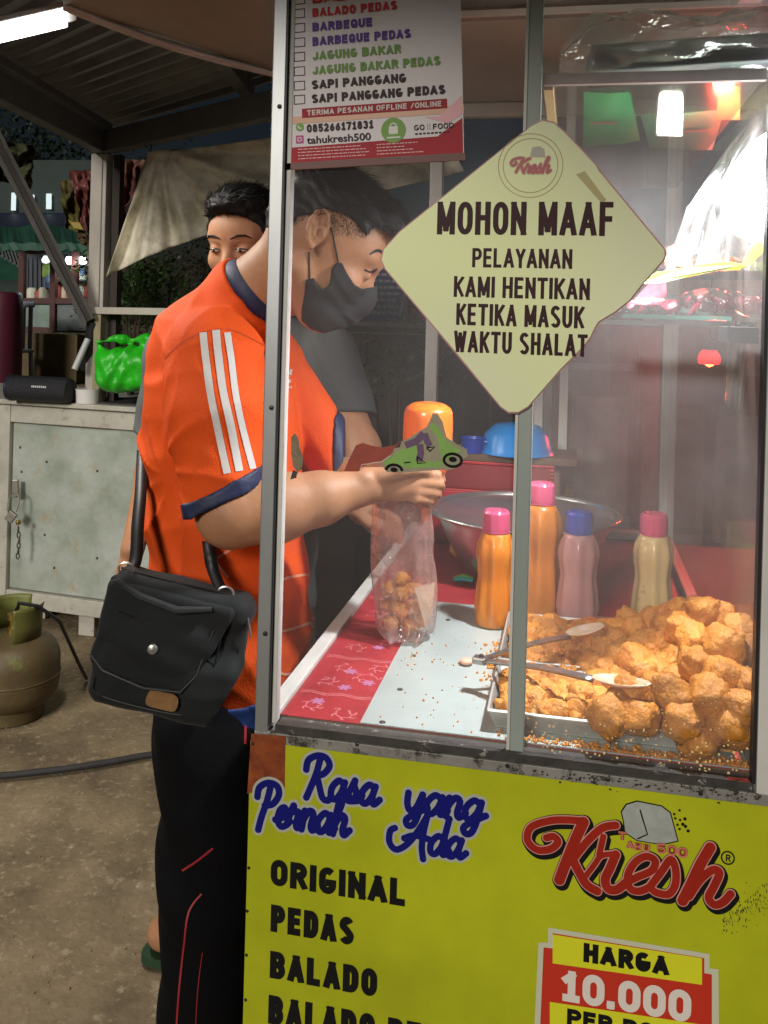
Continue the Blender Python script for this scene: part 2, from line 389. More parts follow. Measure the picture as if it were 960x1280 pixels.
# ---------------------------------------------------------------- lettering
# block capitals as centre lines in a unit cell
def arcp(cx, cy, rx, ry, a0, a1, n=10):
    return [(cx+rx*math.cos(math.radians(a0+(a1-a0)*i/n)), cy+ry*math.sin(math.radians(a0+(a1-a0)*i/n))) for i in range(n+1)]
def _O(t=1): return arcp(.5, .68, .5, .32, 0, 180)+arcp(.5, .32, .5, .32, 180, 360)+[(1, .68)]
G = {
 'A': [[(0, -.0), (.5, 1)], [(.5, 1), (1, 0)], [(.22, .27), (.78, .27)]],
 'B': [[(0, 0), (0, 1)], [(0, 1)]+arcp(.55, .76, .4, .24, 90, -90)+[(0, .52)], [(0, .52)]+arcp(.58, .26, .42, .26, 90, -90)+[(0, 0)]],
 'C': [arcp(.5, .7, .5, .3, 40, 180)+arcp(.5, .3, .5, .3, 180, 320)],
 'D': [[(0, 0), (0, 1)], [(0, 1)]+arcp(.45, .65, .55, .35, 90, 0)+arcp(.45, .35, .55, .35, 0, -90)+[(0, 0)]],
 'E': [[(0, 0), (0, 1)], [(0, 1), (.9, 1)], [(0, .52), (.8, .52)], [(0, 0), (.9, 0)]],
 'F': [[(0, 0), (0, 1)], [(0, 1), (.9, 1)], [(0, .5), (.8, .5)]],
 'G': [arcp(.5, .7, .5, .3, 48, 180)+arcp(.5, .3, .5, .3, 180, 360)+[(1, .40)], [(.66, .40), (1, .40)]],
 'H': [[(0, 0), (0, 1)], [(1, 0), (1, 1)], [(0, .52), (1, .52)]],
 'I': [[(0, 0), (0, 1)]],
 'J': [[(1, 1), (1, .28)]+arcp(.5, .28, .5, .28, 0, -180)],
 'K': [[(0, 0), (0, 1)], [(1, 1), (.08, .42)], [(.3, .6), (1, 0)]],
 'L': [[(0, 0), (0, 1)], [(0, 0), (.9, 0)]],
 'M': [[(0, 0), (0, 1)], [(1, 0), (1, 1)], [(.04, .96), (.5, .12)], [(.96, .96), (.5, .12)]],
 'N': [[(0, 0), (0, 1)], [(1, 0), (1, 1)], [(0, 1), (1, 0)]],
 'O': [_O()], '0': [_O()],
 'P': [[(0, 0), (0, 1)], [(0, 1)]+arcp(.55, .73, .45, .27, 90, -90)+[(0, .46)]],
 'Q': [_O(), [(.6, .25), (1, -.05)]],
 'R': [[(0, 0), (0, 1)], [(0, 1)]+arcp(.55, .75, .42, .25, 90, -90)+[(0, .5)], [(.5, .5), (1, 0)]],
 'S': [arcp(.5, .75, .48, .25, 35, 180)+[(.06, .68), (.5, .52), (.94, .32)]+arcp(.5, .25, .5, .25, 0, -145)],
 'T': [[(.5, 0), (.5, 1)], [(0, 1), (1, 1)]],
 'U': [[(0, 1), (0, .3)]+arcp(.5, .3, .5, .3, 180, 360)+[(1, 1)]],
 'W': [[(0, 1), (.25, 0)], [(.25, 0), (.5, .9)], [(.5, .9), (.75, 0)], [(.75, 0), (1, 1)]],
 'Y': [[(0, 1), (.5, .45)], [(1, 1), (.5, .45)], [(.5, .5), (.5, 0)]],
 '1': [[(.6, 0), (.6, 1)], [(.1, .78), (.6, 1)], [(.15, 0), (1, 0)]],
 '2': [arcp(.5, .7, .46, .3, 170, -10)+[(.85, .48), (0, .02)], [(0, 0), (1, 0)]],
 '3': [arcp(.45, .75, .45, .25, 160, -90), arcp(.45, .26, .5, .26, 90, -160)],
 '5': [[(.9, 1), (.1, 1)], [(.12, 1), (.08, .52)], [(.08, .55)]+arcp(.48, .32, .5, .32, 90, -150)],
 '6': [arcp(.5, .3, .48, .3, 0, 360), [(.85, 1), (.35, .75), (.03, .35)]],
 '7': [[(0, 1), (1, 1)], [(1, 1), (.4, 0)]],
 '8': [arcp(.5, .76, .42, .24, 0, 360), arcp(.5, .27, .5, .27, 0, 360)],
 '.': [[(.0, 0), (.0, .02)]], '/': [[(0, 0), (1, 1)]], '-': [[(0, .5), (1, .5)]],
}
NARROW = {'I': .0, '.': .05, '1': .8, 'J': .8, 'L': .85, 'E': .88, 'F': .85, 'M': 1.3, 'W': 1.5, 'A': 1.12, '/': .7}
class Pen:
    """flat lettering on a plane with origin o, unit axes ex, ey, normal nz (towards the viewer)"""
    def __init__(s, o, ex, ey, nz=None):
        s.o, s.ex, s.ey = Vector(o), Vector(ex).normalized(), Vector(ey).normalized()
        s.nz = Vector(nz).normalized() if nz is not None else s.ex.cross(s.ey).normalized(); s.mb = MB(); s.k = 0
    def P(s, x, y, z): return s.o + s.ex*x + s.ey*y + s.nz*z
    def ribbon(s, pts, hw, z=0, cap=0, clamp=None, taper=None, closed=False):
        P = [Vector((p[0], p[1])) for p in pts]; n = len(P)
        if n < 2: return
        loop = n > 5 and (P[0]-P[-1]).length < hw*.9
        if loop: cap = 0; P[-1] = P[0].copy()
        s.k += 1; zz = z + (s.k % 40)*.000012
        d0 = (P[1]-P[0]).normalized(); d1 = (P[-1]-P[-2]).normalized()
        P[0] = P[0]-d0*cap; P[-1] = P[-1]+d1*cap
        A = []; B = []
        for i in range(n):
            a = P[max(i-1, 0)]; b = P[min(i+1, n-1)]
            if loop and i in (0, n-1): a, b = P[-2], P[1]
            e1 = (P[i]-a); e2 = (b-P[i])
            if e1.length < 1e-9: t = e2
            elif e2.length < 1e-9: t = e1
            else: t = e1.normalized()+e2.normalized()
            if t.length < 1e-9: t = e1
            t = t.normalized(); nn = Vector((-t.y, t.x)); w_ = hw
            if clamp and e1.length > 1e-9 and e2.length > 1e-9:
                c = max(.45, math.sqrt(max(0, (1+e1.normalized().dot(e2.normalized()))/2))); w_ = hw/c
            if taper: w_ *= taper(i/(n-1))
            q1, q2 = P[i]+nn*w_, P[i]-nn*w_
            if clamp: q1.y = min(max(q1.y, clamp[0]), clamp[1]); q2.y = min(max(q2.y, clamp[0]), clamp[1])
            A.append(s.P(q1.x, q1.y, zz)); B.append(s.P(q2.x, q2.y, zz))
        k = len(s.mb.v); s.mb.v += A+B
        for i in range(n-1): s.mb.f.append((k+i, k+n+i, k+n+i+1, k+i+1))
    def disc(s, x, y, r, z=0, n=14, ry=None):
        s.k += 1; zz = z+(s.k % 40)*.000012
        s.mb.poly([s.P(x+r*math.cos(2*math.pi*i/n), y+(ry or r)*math.sin(2*math.pi*i/n), zz) for i in range(n)])
    def rect(s, x0, y0, x1, y1, z=0): s.mb.poly([s.P(x0, y0, z), s.P(x1, y0, z), s.P(x1, y1, z), s.P(x0, y1, z)])
    def text(s, txt, x, y, h, wd, t, gap, z=0, total=None, ft=None):
        """h cap height, wd letter width, t stroke weight; total stretches the line to that length"""
        def ln(wd): return sum((NARROW.get(c, 1)*(wd-t)+t if c != ' ' else wd*.45) + gap for c in txt) - gap
        if total:
            lo, hi = t*1.05, h*2
            for _ in range(40):
                m_ = (lo+hi)/2
                if ln(m_) < total: lo = m_
                else: hi = m_
            wd = m_
        for c in txt:
            if c == ' ': x += wd*.45+gap; continue
            W = NARROW.get(c, 1)*(wd-t)
            for st in G.get(c, []):
                pts = [(x+t/2+u*W, y+t/2+v*(h-t)) for u, v in st]
                s.ribbon(pts, t/2, z, cap=t/2 if len(st) == 2 or c in 'BDPRU' else t*.1, clamp=(y, y+h) if c not in '.' else None)
            if c == '.': s.disc(x+t/2, y+t/2, t*.55, z)
            x += W+t+gap
        return x
    def build(s, name, m, parent): return s.mb.build(name, m, parent)
    def stamp(s, strokes, z=0, res=.0006):
        """union of round-ended brush strokes [(points, half width)] as one flat, non-overlapping sheet"""
        A = [(np.array([(p[0], p[1]) for p in pts]), hw) for pts, hw in strokes]
        lo = np.min([a.min(0)-h_ for a, h_ in A], 0)-2*res; hi = np.max([a.max(0)+h_ for a, h_ in A], 0)+2*res
        nx, ny = [int((hi[i]-lo[i])/res)+2 for i in (0, 1)]; D = np.full((nx, ny), 1.0)
        gx = lo[0]+np.arange(nx)*res; gy = lo[1]+np.arange(ny)*res
        for a, h_ in A:
            for p, q in zip(a[:-1], a[1:]):
                i0, i1 = [int(np.clip((v-lo[0])/res, 0, nx)) for v in (min(p[0], q[0])-h_-2*res, max(p[0], q[0])+h_+3*res)]
                j0, j1 = [int(np.clip((v-lo[1])/res, 0, ny)) for v in (min(p[1], q[1])-h_-2*res, max(p[1], q[1])+h_+3*res)]
                X, Y = np.meshgrid(gx[i0:i1], gy[j0:j1], indexing='ij'); d = q-p; L = d@d+1e-12
                t = np.clip(((X-p[0])*d[0]+(Y-p[1])*d[1])/L, 0, 1)
                D[i0:i1, j0:j1] = np.minimum(D[i0:i1, j0:j1], np.hypot(X-p[0]-t*d[0], Y-p[1]-t*d[1])-h_)
        for j in range(ny-1):
            run = None
            for i in range(nx-1):
                c = (D[i, j], D[i+1, j], D[i+1, j+1], D[i, j+1]); n_in = sum(v < 0 for v in c)
                if n_in == 4:
                    if run is None: run = i
                    continue
                if run is not None: s.rect(gx[run], gy[j], gx[i], gy[j+1], z); run = None
                if n_in == 0: continue
                P4 = ((gx[i], gy[j]), (gx[i+1], gy[j]), (gx[i+1], gy[j+1]), (gx[i], gy[j+1])); out = []
                for k in range(4):
                    a, b = c[k], c[(k+1) % 4]
                    if a < 0: out.append(P4[k])
                    if (a < 0) != (b < 0):
                        t = a/(a-b); out.append((P4[k][0]+(P4[(k+1) % 4][0]-P4[k][0])*t, P4[k][1]+(P4[(k+1) % 4][1]-P4[k][1])*t))
                if len(out) > 2: s.mb.poly([s.P(x, y, z) for x, y in out])
        return s

def _hump(x0, w=.75): return [(x0, .1), (x0+.04, .55), (x0+w*.45, 1.0), (x0+w*.8, .85), (x0+w*.72, .25), (x0+w*.9, .02), (x0+w*1.3, .3)]
SC = {
 'a': ([[(.78, .85), (.45, 1.0), (.1, .6), (.12, .12), (.4, .02), (.7, .4), (.84, .95)], [(.84, .95), (.74, .35), (.88, .03), (1.2, .3)]], 1.02),
 'n': ([[(-.05, .3), (.18, .98), (.14, .4), (.12, 0)], _hump(.14)], 1.0),
 'r': ([[(-.05, .3), (.2, 1.15), (.28, .85), (.58, .85), (.52, .3), (.62, .03), (.9, .3)]], .78),
 's': ([[(-.1, .2), (.2, .6), (.42, 1.12)], [(.42, 1.12), (.42, .85), (.60, .50), (.52, .08), (.18, .03)], [(.5, .05), (.78, .12), (.98, .4)]], .86),
 'e': ([[(-.05, .3), (.3, .42), (.58, .75), (.42, 1.0), (.15, .8), (.1, .3), (.35, .0), (.65, .08), (.9, .32)]], .78),
 'h': ([[(-.1, .35), (.3, 1.3), (.42, 1.95), (.28, 2.0), (.15, 1.2), (.1, 0)], _hump(.12)], 1.0),
 'd': ([[(.78, .85), (.45, 1.0), (.1, .6), (.12, .12), (.4, .02), (.7, .4), (.84, .95)], [(.95, 2.0), (.85, 1.2), (.76, .35), (.9, .03), (1.2, .3)]], 1.02),
 'y': ([[(.0, .95), (.02, .4), (.2, .05), (.5, .2), (.75, .95)], [(.76, .95), (.68, .0), (.5, -.65), (.2, -.75), (.1, -.45), (.5, -.1), (1.1, .3)]], .95),
 'g': ([[(.78, .85), (.45, 1.0), (.1, .6), (.12, .12), (.4, .02), (.7, .4), (.84, .95)], [(.84, .95), (.74, .0), (.55, -.65), (.25, -.75), (.12, -.45), (.5, -.1), (1.15, .3)]], 1.02),
 'R': ([[(.62, 2.0), (.5, 1.2), (.25, .35), (.1, -.1)], [(-.15, 1.35), (-.1, 1.85), (.4, 2.15), (.95, 2.1), (1.25, 1.7), (.95, 1.25), (.5, 1.12)], [(.55, 1.15), (.8, .6), (1.1, .0), (1.45, -.1), (1.6, .1)]], 1.5),
 'P': ([[(.6, 2.0), (.5, 1.2), (.3, .35), (.2, -.35)], [(-.15, 1.35), (-.1, 1.85), (.4, 2.15), (1.0, 2.05), (1.2, 1.6), (.9, 1.1), (.4, .95)]], 1.25),
 'A': ([[(-.45, 1.1), (-.7, .9), (-.65, .3), (-.2, -.05), (.4, .3), (.95, 1.1), (1.4, 2.05)], [(1.38, 2.05), (1.3, 1.2), (1.32, .3), (1.5, -.35)], [(.2, .62), (.8, .85), (1.7, .75)]], 1.75),
 'K': ([[(-.25, 1.5), (-.1, 1.2), (-.5, 1.0), (-.85, 1.35), (-.6, 1.8), (.1, 2.0), (.75, 1.95)], [(.72, 1.95), (.5, 1.2), (.2, .1)], [(1.6, 1.95), (1.2, 1.75), (.55, 1.1)], [(.6, 1.15), (.95, .5), (1.3, .0)]], 1.35),
}
def script_text(pen, txt, x, y, u, w_, z=0, slant=.1, sx=1.0, bag=None):
    for c in txt:
        if c == ' ': x += u*.8*sx; continue
        sts, adv = SC[c]
        for st in sts:
            pts = [(p.x*1.0, p.y) for p in catmull([(a, b, 0) for a, b in st], 7)]
            pts = [(x+(a*sx+b*slant)*u, y+b*u) for a, b in pts]
            bag.append((pts, w_/2))
        x += adv*u*sx
    return x
# ---------------------------------------------------------------- palette
ALU = mat('aluminium', (.42, .44, .45), rough=.42, metal=.75, var=.35, vscale=5, wear=(.10, .08, .05), wscale=14, wthr=(.62, .74), stretch=(1, 1, .35))
ALUG = mat('painted_aluminium', (.33, .38, .35), rough=.5, var=.25, vscale=6, wear=(.07, .045, .02), wscale=22, wthr=(.66, .72), stretch=(1, 1, .3), bump=.05)
ALUW = mat('white_aluminium', (.62, .62, .58), rough=.5, var=.2, vscale=9, wear=(.16, .12, .07), wscale=30, wthr=(.66, .75))
ALUD = mat('dark_grimy_rail', (.06, .055, .05), rough=.45, var=.5, vscale=30, wear=(.35, .34, .30), wscale=40, wthr=(.6, .64), bump=.3)
STEEL = mat('sheet_steel', (.50, .58, .56), rough=.38, metal=.35, var=.18, vscale=6, wear=(.30, .22, .10), wscale=60, wthr=(.72, .76), bump=.03, bscale=12)
REDT = mat('red_oilcloth', (.42, .035, .045), rough=.3, var=.35, vscale=7, bump=.02, bscale=30)
WOODB = mat('brown_board', (.16, .09, .05), rough=.7, var=.4, vscale=5, stretch=(1, 1, 6))
BLACKP = mat('black_plastic', (.012, .012, .014), rough=.45)

YF, ZC, YR = 1.17, .80, 2.36
XL = at(333, 905, Y=YF).x; XR = at(953, 975, Y=YF).x; XM = at(646, 935, Y=YF).x
ZT = 1.90

cart = thing('food_cart', 'glass fronted aluminium food cart with a yellow printed banner below its counter', 'food cart', (0, 1.75, 0))
# body under the counter
b = MB(); b.bb((XL+.004, YF+.002, .16), (XR+.22, YR, ZC-.03)); b.build('cabinet_body', mat('cart_body', (.25, .24, .2), rough=.6, var=.3), cart)
for x in (XL+.1, XR+.1):
    for y in (YF+.14, YR-.14):
        wb = MB(); wb.lathe([(.0, -.014), (.075, -.014), (.08, -.008), (.08, .008), (.075, .014), (0, .014)], (x, y, .08), 24, Matrix.Rotation(math.pi/2, 3, 'Y'))
        wh = wb.build('wheel', BLACKP, cart, smooth=True)
        MB().bb((x-.02, y-.01, .08), (x-.016, y+.01, .17)).bb((x+.016, y-.01, .08), (x+.02, y+.01, .17)).build('axle_fork', ALU, wh)
# posts
def post(x, y, w_, dp, z0, z1, m, name='post', parent=None): return MB().bb((x-w_/2, y-dp/2, z0), (x+w_/2, y+dp/2, z1)).build(name, m, parent or cart, bevel=.0015)
p = post(XL-.003, YF, .019, .024, .775, ZT, ALU)
MB().bb((XL+.0085, YF-.006, .80), (XL+.0155, YF+.010, ZT-.01)).build('glazing_bead', ALUW, p, bevel=.001)
MB().bb((XL+.0068, YF-.0125, .80), (XL+.0082, YF+.008, ZT-.01)).build('rubber_seal', BLACKP, p)
for z in (.92, 1.22, 1.62): MB().lathe([(0, .0025), (.0028, .002), (.0034, 0)], (XL-.001, YF-.012, z), 10, Matrix.Rotation(math.pi/2, 3, 'X')).build('rivet', BLACKP, p)
p = post(XM, YF+.004, .0175, .016, .80, ZT, ALUG)
MB().bb((XM-.0130, YF-.003, .80), (XM-.0092, YF+.006, ZT-.01)).build('glazing_bead', ALUW, p)
p = post(XR+.002, YF, .022, .026, .775, ZT, ALUW)
MB().bb((XR-.0135, YF-.010, .80), (XR-.0095, YF+.010, ZT-.01)).build('rubber_seal', BLACKP, p)
# front bottom rail: lower lip, rubber, inner track
r = MB().bb((XL-.012, YF-.014, .776), (XR+.2, YF+.020, .7905)).build('bottom_rail', mat('grimy_rail', (.26, .25, .23), rough=.5, var=.3, vscale=20, wear=(.035, .03, .025), wscale=28, wthr=(.52, .60), bump=.15), cart, bevel=.001)
MB().bb((XL+.016, YF-.011, .7908), (XR-.014, YF-.002, .8015)).build('rubber_seal', ALUD, r)
MB().bb((XL+.016, YF+.0005, .7908), (XR-.014, YF+.018, .7985)).build('glass_track', ALUD, r)
# counter
MB().bb((XL-.008, YF+.021, .770), (XR+.22, YR, .7990)).build('counter_top', WOODB, cart)
cl = MB().bb((XL+.012, YF+.0215, .7993), (XR-.006, YR-.015, .8003)).build('oilcloth', REDT, cart)
MB().bb((XL-.012, YF+.021, .780), (XL+.0115, YR, .8065)).build('edge_rail', ALUW, cart, bevel=.002)
XB = at(450, 905, Z=.80).x; YS = at(600, 757, Z=.802).y
st = MB().bb((XB, YF+.022, .8006), (XR-.010, YS, .8022)).build('steel_sheet', STEEL, cart)
for q in ((500, 862), (478, 903), (517, 820), (560, 775)):
    MB().lathe([(.0045, 0), (.004, .0012), (0, .0016)], at(*q, Z=.8022), 10).build('rivet', ALUD, st)
# a printed border and vines on the oilcloth
pen = Pen((XL, YF, .8004), (1, 0, 0), (0, 1, 0), (0, 0, 1)); PINK = mat('oilcloth_print', (.62, .20, .22), rough=.35)
PURP = mat('oilcloth_flower', (.42, .16, .30), rough=.35)
WL = XB-XL
for yy in (.10, .105, .24, .246, .40, .405, .55, .556, .72, .9):
    pen = Pen((XL, YF, .8004), (1, 0, 0), (0, 1, 0), (0, 0, 1)); pen.ribbon([(.018+i*(WL-.02)/12, yy+.003*math.sin(i*1.1)) for i in range(13)], .0008); pen.build('border_print', PINK, cl)
rr = random.Random(3)
for (cx_, cy_) in [(.05, .06), (.10, .045), (.045, .15), (.095, .17), (.06, .20), (.11, .21), (.05, .29), (.1, .33), (.05, .47), (.1, .5), (.06, .62), (.1, .66)]:
    pen = Pen((XL, YF, .8005), (1, 0, 0), (0, 1, 0), (0, 0, 1)); a0 = rr.uniform(0, 6.28); R0 = rr.uniform(.014, .022); bg_ = []
    bg_.append(([(cx_+R0*(1-.09*i)*math.cos(a0+i*.55), cy_+R0*(1-.09*i)*math.sin(a0+i*.55)) for i in range(10)], .0007))
    for k in range(6):
        a = a0+k*1.0; ex_ = cx_+R0*(1-.15*k)*math.cos(a); ey_ = cy_+R0*(1-.15*k)*math.sin(a)
        bg_.append(([(ex_+.008*t_*math.cos(a+t_), ey_+.008*t_*math.sin(a+t_)) for t_ in [0, .3, .6, 1]], .0010))
    pen.stamp(bg_, res=.0007); pen.build('vine_print', PINK, cl)
for (cx_, cy_) in [(.075, .13), (.105, .155), (.07, .19), (.05, .075), (.09, .30), (.06, .5)]:
    pen = Pen((XL, YF, .8006), (1, 0, 0), (0, 1, 0), (0, 0, 1)); pen.stamp([([(cx_+r_*math.cos(k*math.pi/3), cy_+r_*math.sin(k*math.pi/3)) for r_ in (.003, .008)], .0026) for k in range(6)], res=.0008); pen.build('flower_print', PURP, cl)

# glass
GL = film('clear_pane', haze=.035, patch=.06, pscale=3.5, gloss=.0, rough=.03, hazecol=(.55, .55, .55), transl=.4)
GR = film('greasy_pane', haze=.055, patch=.08, pscale=5, gloss=.0, rough=.06, hazecol=(.75, .72, .70), specks=(.80, 1.05, .75), speckcol=(.85, .6, .25), spscale=190, transl=.55)
GS = film('side_pane', haze=.10, patch=.10, pscale=4, gloss=.02, fk=.55, rough=.12, hazecol=(.7, .55, .5), transl=.5)
def pane(a, b, m): return MB().bb(a, b).build('glass_pane', m, cart)
def sheet(pts, m, name='glass_pane', parent=None): return MB().poly(pts).build(name, m, parent or cart)
sheet([(XL+.009, YF+.002, .80), (XM-.0095, YF+.002, .80), (XM-.0095, YF+.002, ZT-.02), (XL+.009, YF+.002, ZT-.02)], GL)
sheet([(XM+.009, YF+.007, .80), (XR-.010, YF+.007, .80), (XR-.010, YF+.007, ZT-.02), (XM+.009, YF+.007, ZT-.02)], GR)
sheet([(XR, YF+.014, .82), (XR, YR-.02, .82), (XR, YR-.02, ZT-.03), (XR, YF+.014, ZT-.03)], GS)
# right side: rails and corner post
MB().bb((XR-.009, YF+.015, .8005), (XR+.013, YR-.012, .820)).build('side_rail', ALUG, cart, bevel=.0015)
ZS = 1.352
cp = MB().bb((XR-.016, YR-.012, .80), (XR+.018, YR+.022, ZT)).build('post', ALUW, cart, bevel=.002)
XRL = at(541, 420, Y=YR).x
MB().bb((XRL-.017, YR-.012, .80), (XRL+.015, YR+.022, ZT)).build('post', ALUW, cart, bevel=.002)
for px in (672, 703):
    x = at(px, 560, Y=YR).x; MB().bb((x-.011, YR-.008, .82), (x+.011, YR+.018, ZT-.04)).build('post', ALUW, cart, bevel=.002)
MB().bb((XRL+.0155, YR-.010, .801), (XR-.0165, YR+.02, .822)).build('rear_rail', ALUW, cart, bevel=.002)
MB().bb((XRL+.0155, YR-.010, 1.862), (XR-.0165, YR+.02, 1.898)).build('rear_rail', ALUW, cart, bevel=.002)
MB().bb((XRL+.016, YR-.006, ZS-.018), (XR-.017, YR+.012, ZS-.004)).build('rear_rail', ALUG, cart, bevel=.002)
GB = film('rear_pane', haze=.20, patch=.10, pscale=3, gloss=.0, rough=.1, hazecol=(.6, .5, .48), transl=.5)
x7 = at(703, 560, Y=YR).x
sheet([(x7+.012, YR+.006, .822), (XR-.0165, YR+.006, .822), (XR-.0165, YR+.006, ZS-.02), (x7+.012, YR+.006, ZS-.02)], GB)
# roof board, beams and the overhang that shades it
ROOFM = mat('cream_roof_board', (.52, .49, .43), rough=.7, var=.25, vscale=3, wear=(.2, .17, .13), wscale=9, wthr=(.6, .8))
BEAM = mat('dusty_beam', (.30, .24, .21), rough=.7, var=.4, vscale=14, wear=(.10, .08, .06), wscale=30, wthr=(.6, .7))
MB().bb((XL-.10, YF-.16, ZT), (XR+.75, YR+.14, ZT+.02)).build('roof_board', ROOFM, cart)
MB().bb((XL+.02, 1.58, 1.872), (XR+.7, 1.62, ZT-.002)).build('roof_beam', BEAM, cart, bevel=.002)
MB().bb((XL+.02, 1.572, 1.866), (XR+.7, 1.58, 1.876)).build('roof_beam', mat('pale_trim', (.6, .5, .46), rough=.6, var=.2), cart)
xb = at(925, 12, Y=1.55).x
MB().bb((xb, YF+.02, 1.868), (xb+.035, 1.571, ZT-.002)).build('roof_beam', ALUW, cart)
MB().bb((XL-.012, YF-.012, ZT-.028), (XR+.6, YF+.02, ZT-.001)).build('roof_beam', ALU, cart)
# upper glass shelf
UZ = 1.655
xs = XM+.010
usf = MB().bb((xs, YF+.03, UZ), (XR-.012, 2.20, UZ+.005)).build('glass_shelf', film('shelf_glass', haze=.025, patch=.035, pscale=7, gloss=.0, rough=.08, hazecol=(.75, .68, .45), tint=(.93, .97, .9), transl=.6), cart)
MB().bb((xs, YF+.022, UZ-.006), (XR-.012, YF+.032, UZ+.008)).build('shelf_rail', BEAM, usf)
MB().bb((xs, YF+.034, UZ-.010), (xs+.012, 2.2, UZ-.001)).build('shelf_rail', mat('yellowed_strip', (.5, .42, .18), rough=.5, var=.3), usf)
# lower glass shelf at eye level
lsf = MB().bb((at(770, 385, Y=1.62).x, 1.40, ZS), (XR-.012, 1.95, ZS+.006)).build('glass_shelf', mat('green_glass_edge', (.08, .28, .22), rough=.1, alpha=.8), cart)
MB().bb((at(800, 385, Y=1.25).x, YF+.045, ZS-.007), (XR-.012, YF+.052, ZS-.001)).build('shelf_rail', ALUD, lsf)
MB().bb((XR-.045, 1.20, ZS-.028), (XR-.012, 1.30, ZS-.008)).build('shelf_bracket', BLACKP, lsf)

# ---------------------------------------------------------------- the yellow banner
BY = mat('banner_yellow', (.50, .55, .012), rough=.36, var=.34, vscale=3.2, wear=(.36, .36, .03), wscale=40, wthr=(.66, .8), bump=.25, bscale=7)
ban = MB()
ban.bb((XL-.0165, YF-.0150, .20), (XR+.075, YF-.0142, .7775))
bo = ban.build('banner', BY, cart)
YB = YF-.0152
O0 = Vector((0, YB, 0))
def bp(px, py):     # photo pixel -> banner plane coordinates
    q = at(px, py, Y=YB); return (q.x, q.z)
def bpen(dy=0): return Pen((0, YB-dy, 0), (1, 0, 0), (0, 0, 1), (0, -1, 0))
INK = mat('black_ink', (.010, .010, .010), rough=.4); BLUE = mat('blue_ink', (.008, .010, .16), rough=.4)
CREAM = mat('cream_ink', (.55, .56, .42), rough=.4); REDI = mat('red_ink', (.36, .025, .014), rough=.4, var=.25, vscale=30)
PALE = mat('pale_lilac_ink', (.40, .42, .36), rough=.4); TOFU = mat('print_grey', (.42, .45, .42), rough=.4, var=.25, vscale=50)
# printed photo corner
pen = bpen(-.0001)
c0, c1, c2, c3 = bp(314, 917), bp(357, 920), bp(356, 985), bp(309, 992)
pen.mb.poly([pen.P(*c3, 0), pen.P(*c2, 0), pen.P(*c1, 0), pen.P(*c0, 0)])
pen.build('photo_print', mat('orange_photo_print', (.34, .085, .02), rough=.35, var=.7, vscale=38, col2=(.12, .02, .01)), bo)
def block(lines, m, nm, dy=.0003):
    for txt, x0, y0, x1, y1, hpx, tw in lines:
        pen = bpen(dy); a = bp(x0, y0); b_ = bp(x1, y1); h = bp(x0, y0-hpx)[1]-a[1]
        pen.text(txt, a[0], a[1], h, h*.6, h*tw, h*.10, total=abs(b_[0]-a[0])); pen.build(nm, m, bo)
L1 = [('ORIGINAL', 338, 1106, 507, 1137, 33, .26), ('PEDAS', 338, 1164, 442, 1183, 34, .26), ('BALADO', 337, 1222, 471, 1243, 34, .26), ('BALADO PEDAS', 335, 1279, 600, 1316, 36, .26)]
block(L1, INK, 'flavour_line')
# script slogan
def slog(w_, dy, m, nm):
    pen = bpen(dy); bg_ = []
    for txt, x0, y0, u, sl in (('Rasa', 374, 993, 30, 0), ('yang', 500, 1012, 30, 0), ('Pernah', 313, 1027, 30, 0), ('Ada', 492, 1060, 29, 0)):
        a = bp(x0, y0); k = bp(x0, y0-u)[1]-a[1]
        script_text(pen, txt, a[0]+k*.25, a[1], k*.80, w_*k, slant=.12, sx={'Rasa': .86, 'yang': 1.0, 'Pernah': .84, 'Ada': .90}[txt], bag=bg_)
    pen.stamp(bg_); pen.build(nm, m, bo)
slog(.50, .0000, PALE, 'slogan_outline'); slog(.28, .0006, BLUE, 'slogan')
# rivets
for q in ((446, 931), (634, 958), (876, 993), (311, 1085), (309, 1139), (308, 1194), (307, 1250), (316, 930), (760, 975)):
    x, z = bp(*q); MB().lathe([(0, .0018), (.002, .0016), (.0028, 0)], (x, YB+.0012, z), 10, Matrix.Rotation(math.pi/2, 3, 'X')).build('rivet', BLACKP, bo)
# logo word, traced on the banner plane
def Z(zx, zy): return bp(640+zx/3, 980+zy/3)
def Z2(x, y): return bp(650+x/3.556, 1000+y/3.556)
KW = [
 ([(118, 165), (150, 160), (168, 185), (135, 215), (75, 218), (33, 175), (50, 118), (130, 90), (210, 86), (285, 92)], 32),
 ([(282, 95), (245, 175), (208, 265), (175, 352)], 46),
 ([(425, 110), (365, 122), (300, 180), (240, 255)], 34),
 ([(228, 250), (258, 310), (295, 372), (342, 402)], 38),
 ([(292, 335), (330, 285), (362, 245), (430, 236)], 24), ([(370, 160), (362, 195), (352, 240)], 26),
 ([(425, 240), (400, 300), (378, 350), (392, 392), (430, 395), (470, 365)], 38),
 ([(465, 368), (520, 340), (585, 310), (600, 268), (560, 248), (510, 275), (478, 335), (490, 390), (530, 402), (575, 385)], 32),
 ([(575, 385), (625, 320), (668, 262), (690, 300), (690, 370), (660, 415), (610, 410), (590, 398)], 32),
 ([(845, 208), (800, 285), (760, 370), (722, 445)], 44),
 ([(750, 425), (800, 352), (855, 308), (885, 322), (862, 380), (838, 430), (862, 462), (900, 452), (935, 415)], 34),
]
def klogo(extra, ox, oy, dy, m, nm):
    pen = bpen(dy); bg_ = []
    for pts, w_ in KW:
        q = [Z2(x+ox*1.185, y+oy*1.185) for x, y in pts]; c = catmull([(a, b, 0) for a, b in q], 8)
        hw = (w_/3.556/1142*1.13)/2+extra; pp = [(p.x, p.y) for p in c]
        bg_.append((pp, hw))
    pen.stamp(bg_)
    return pen.build(nm, m, bo)
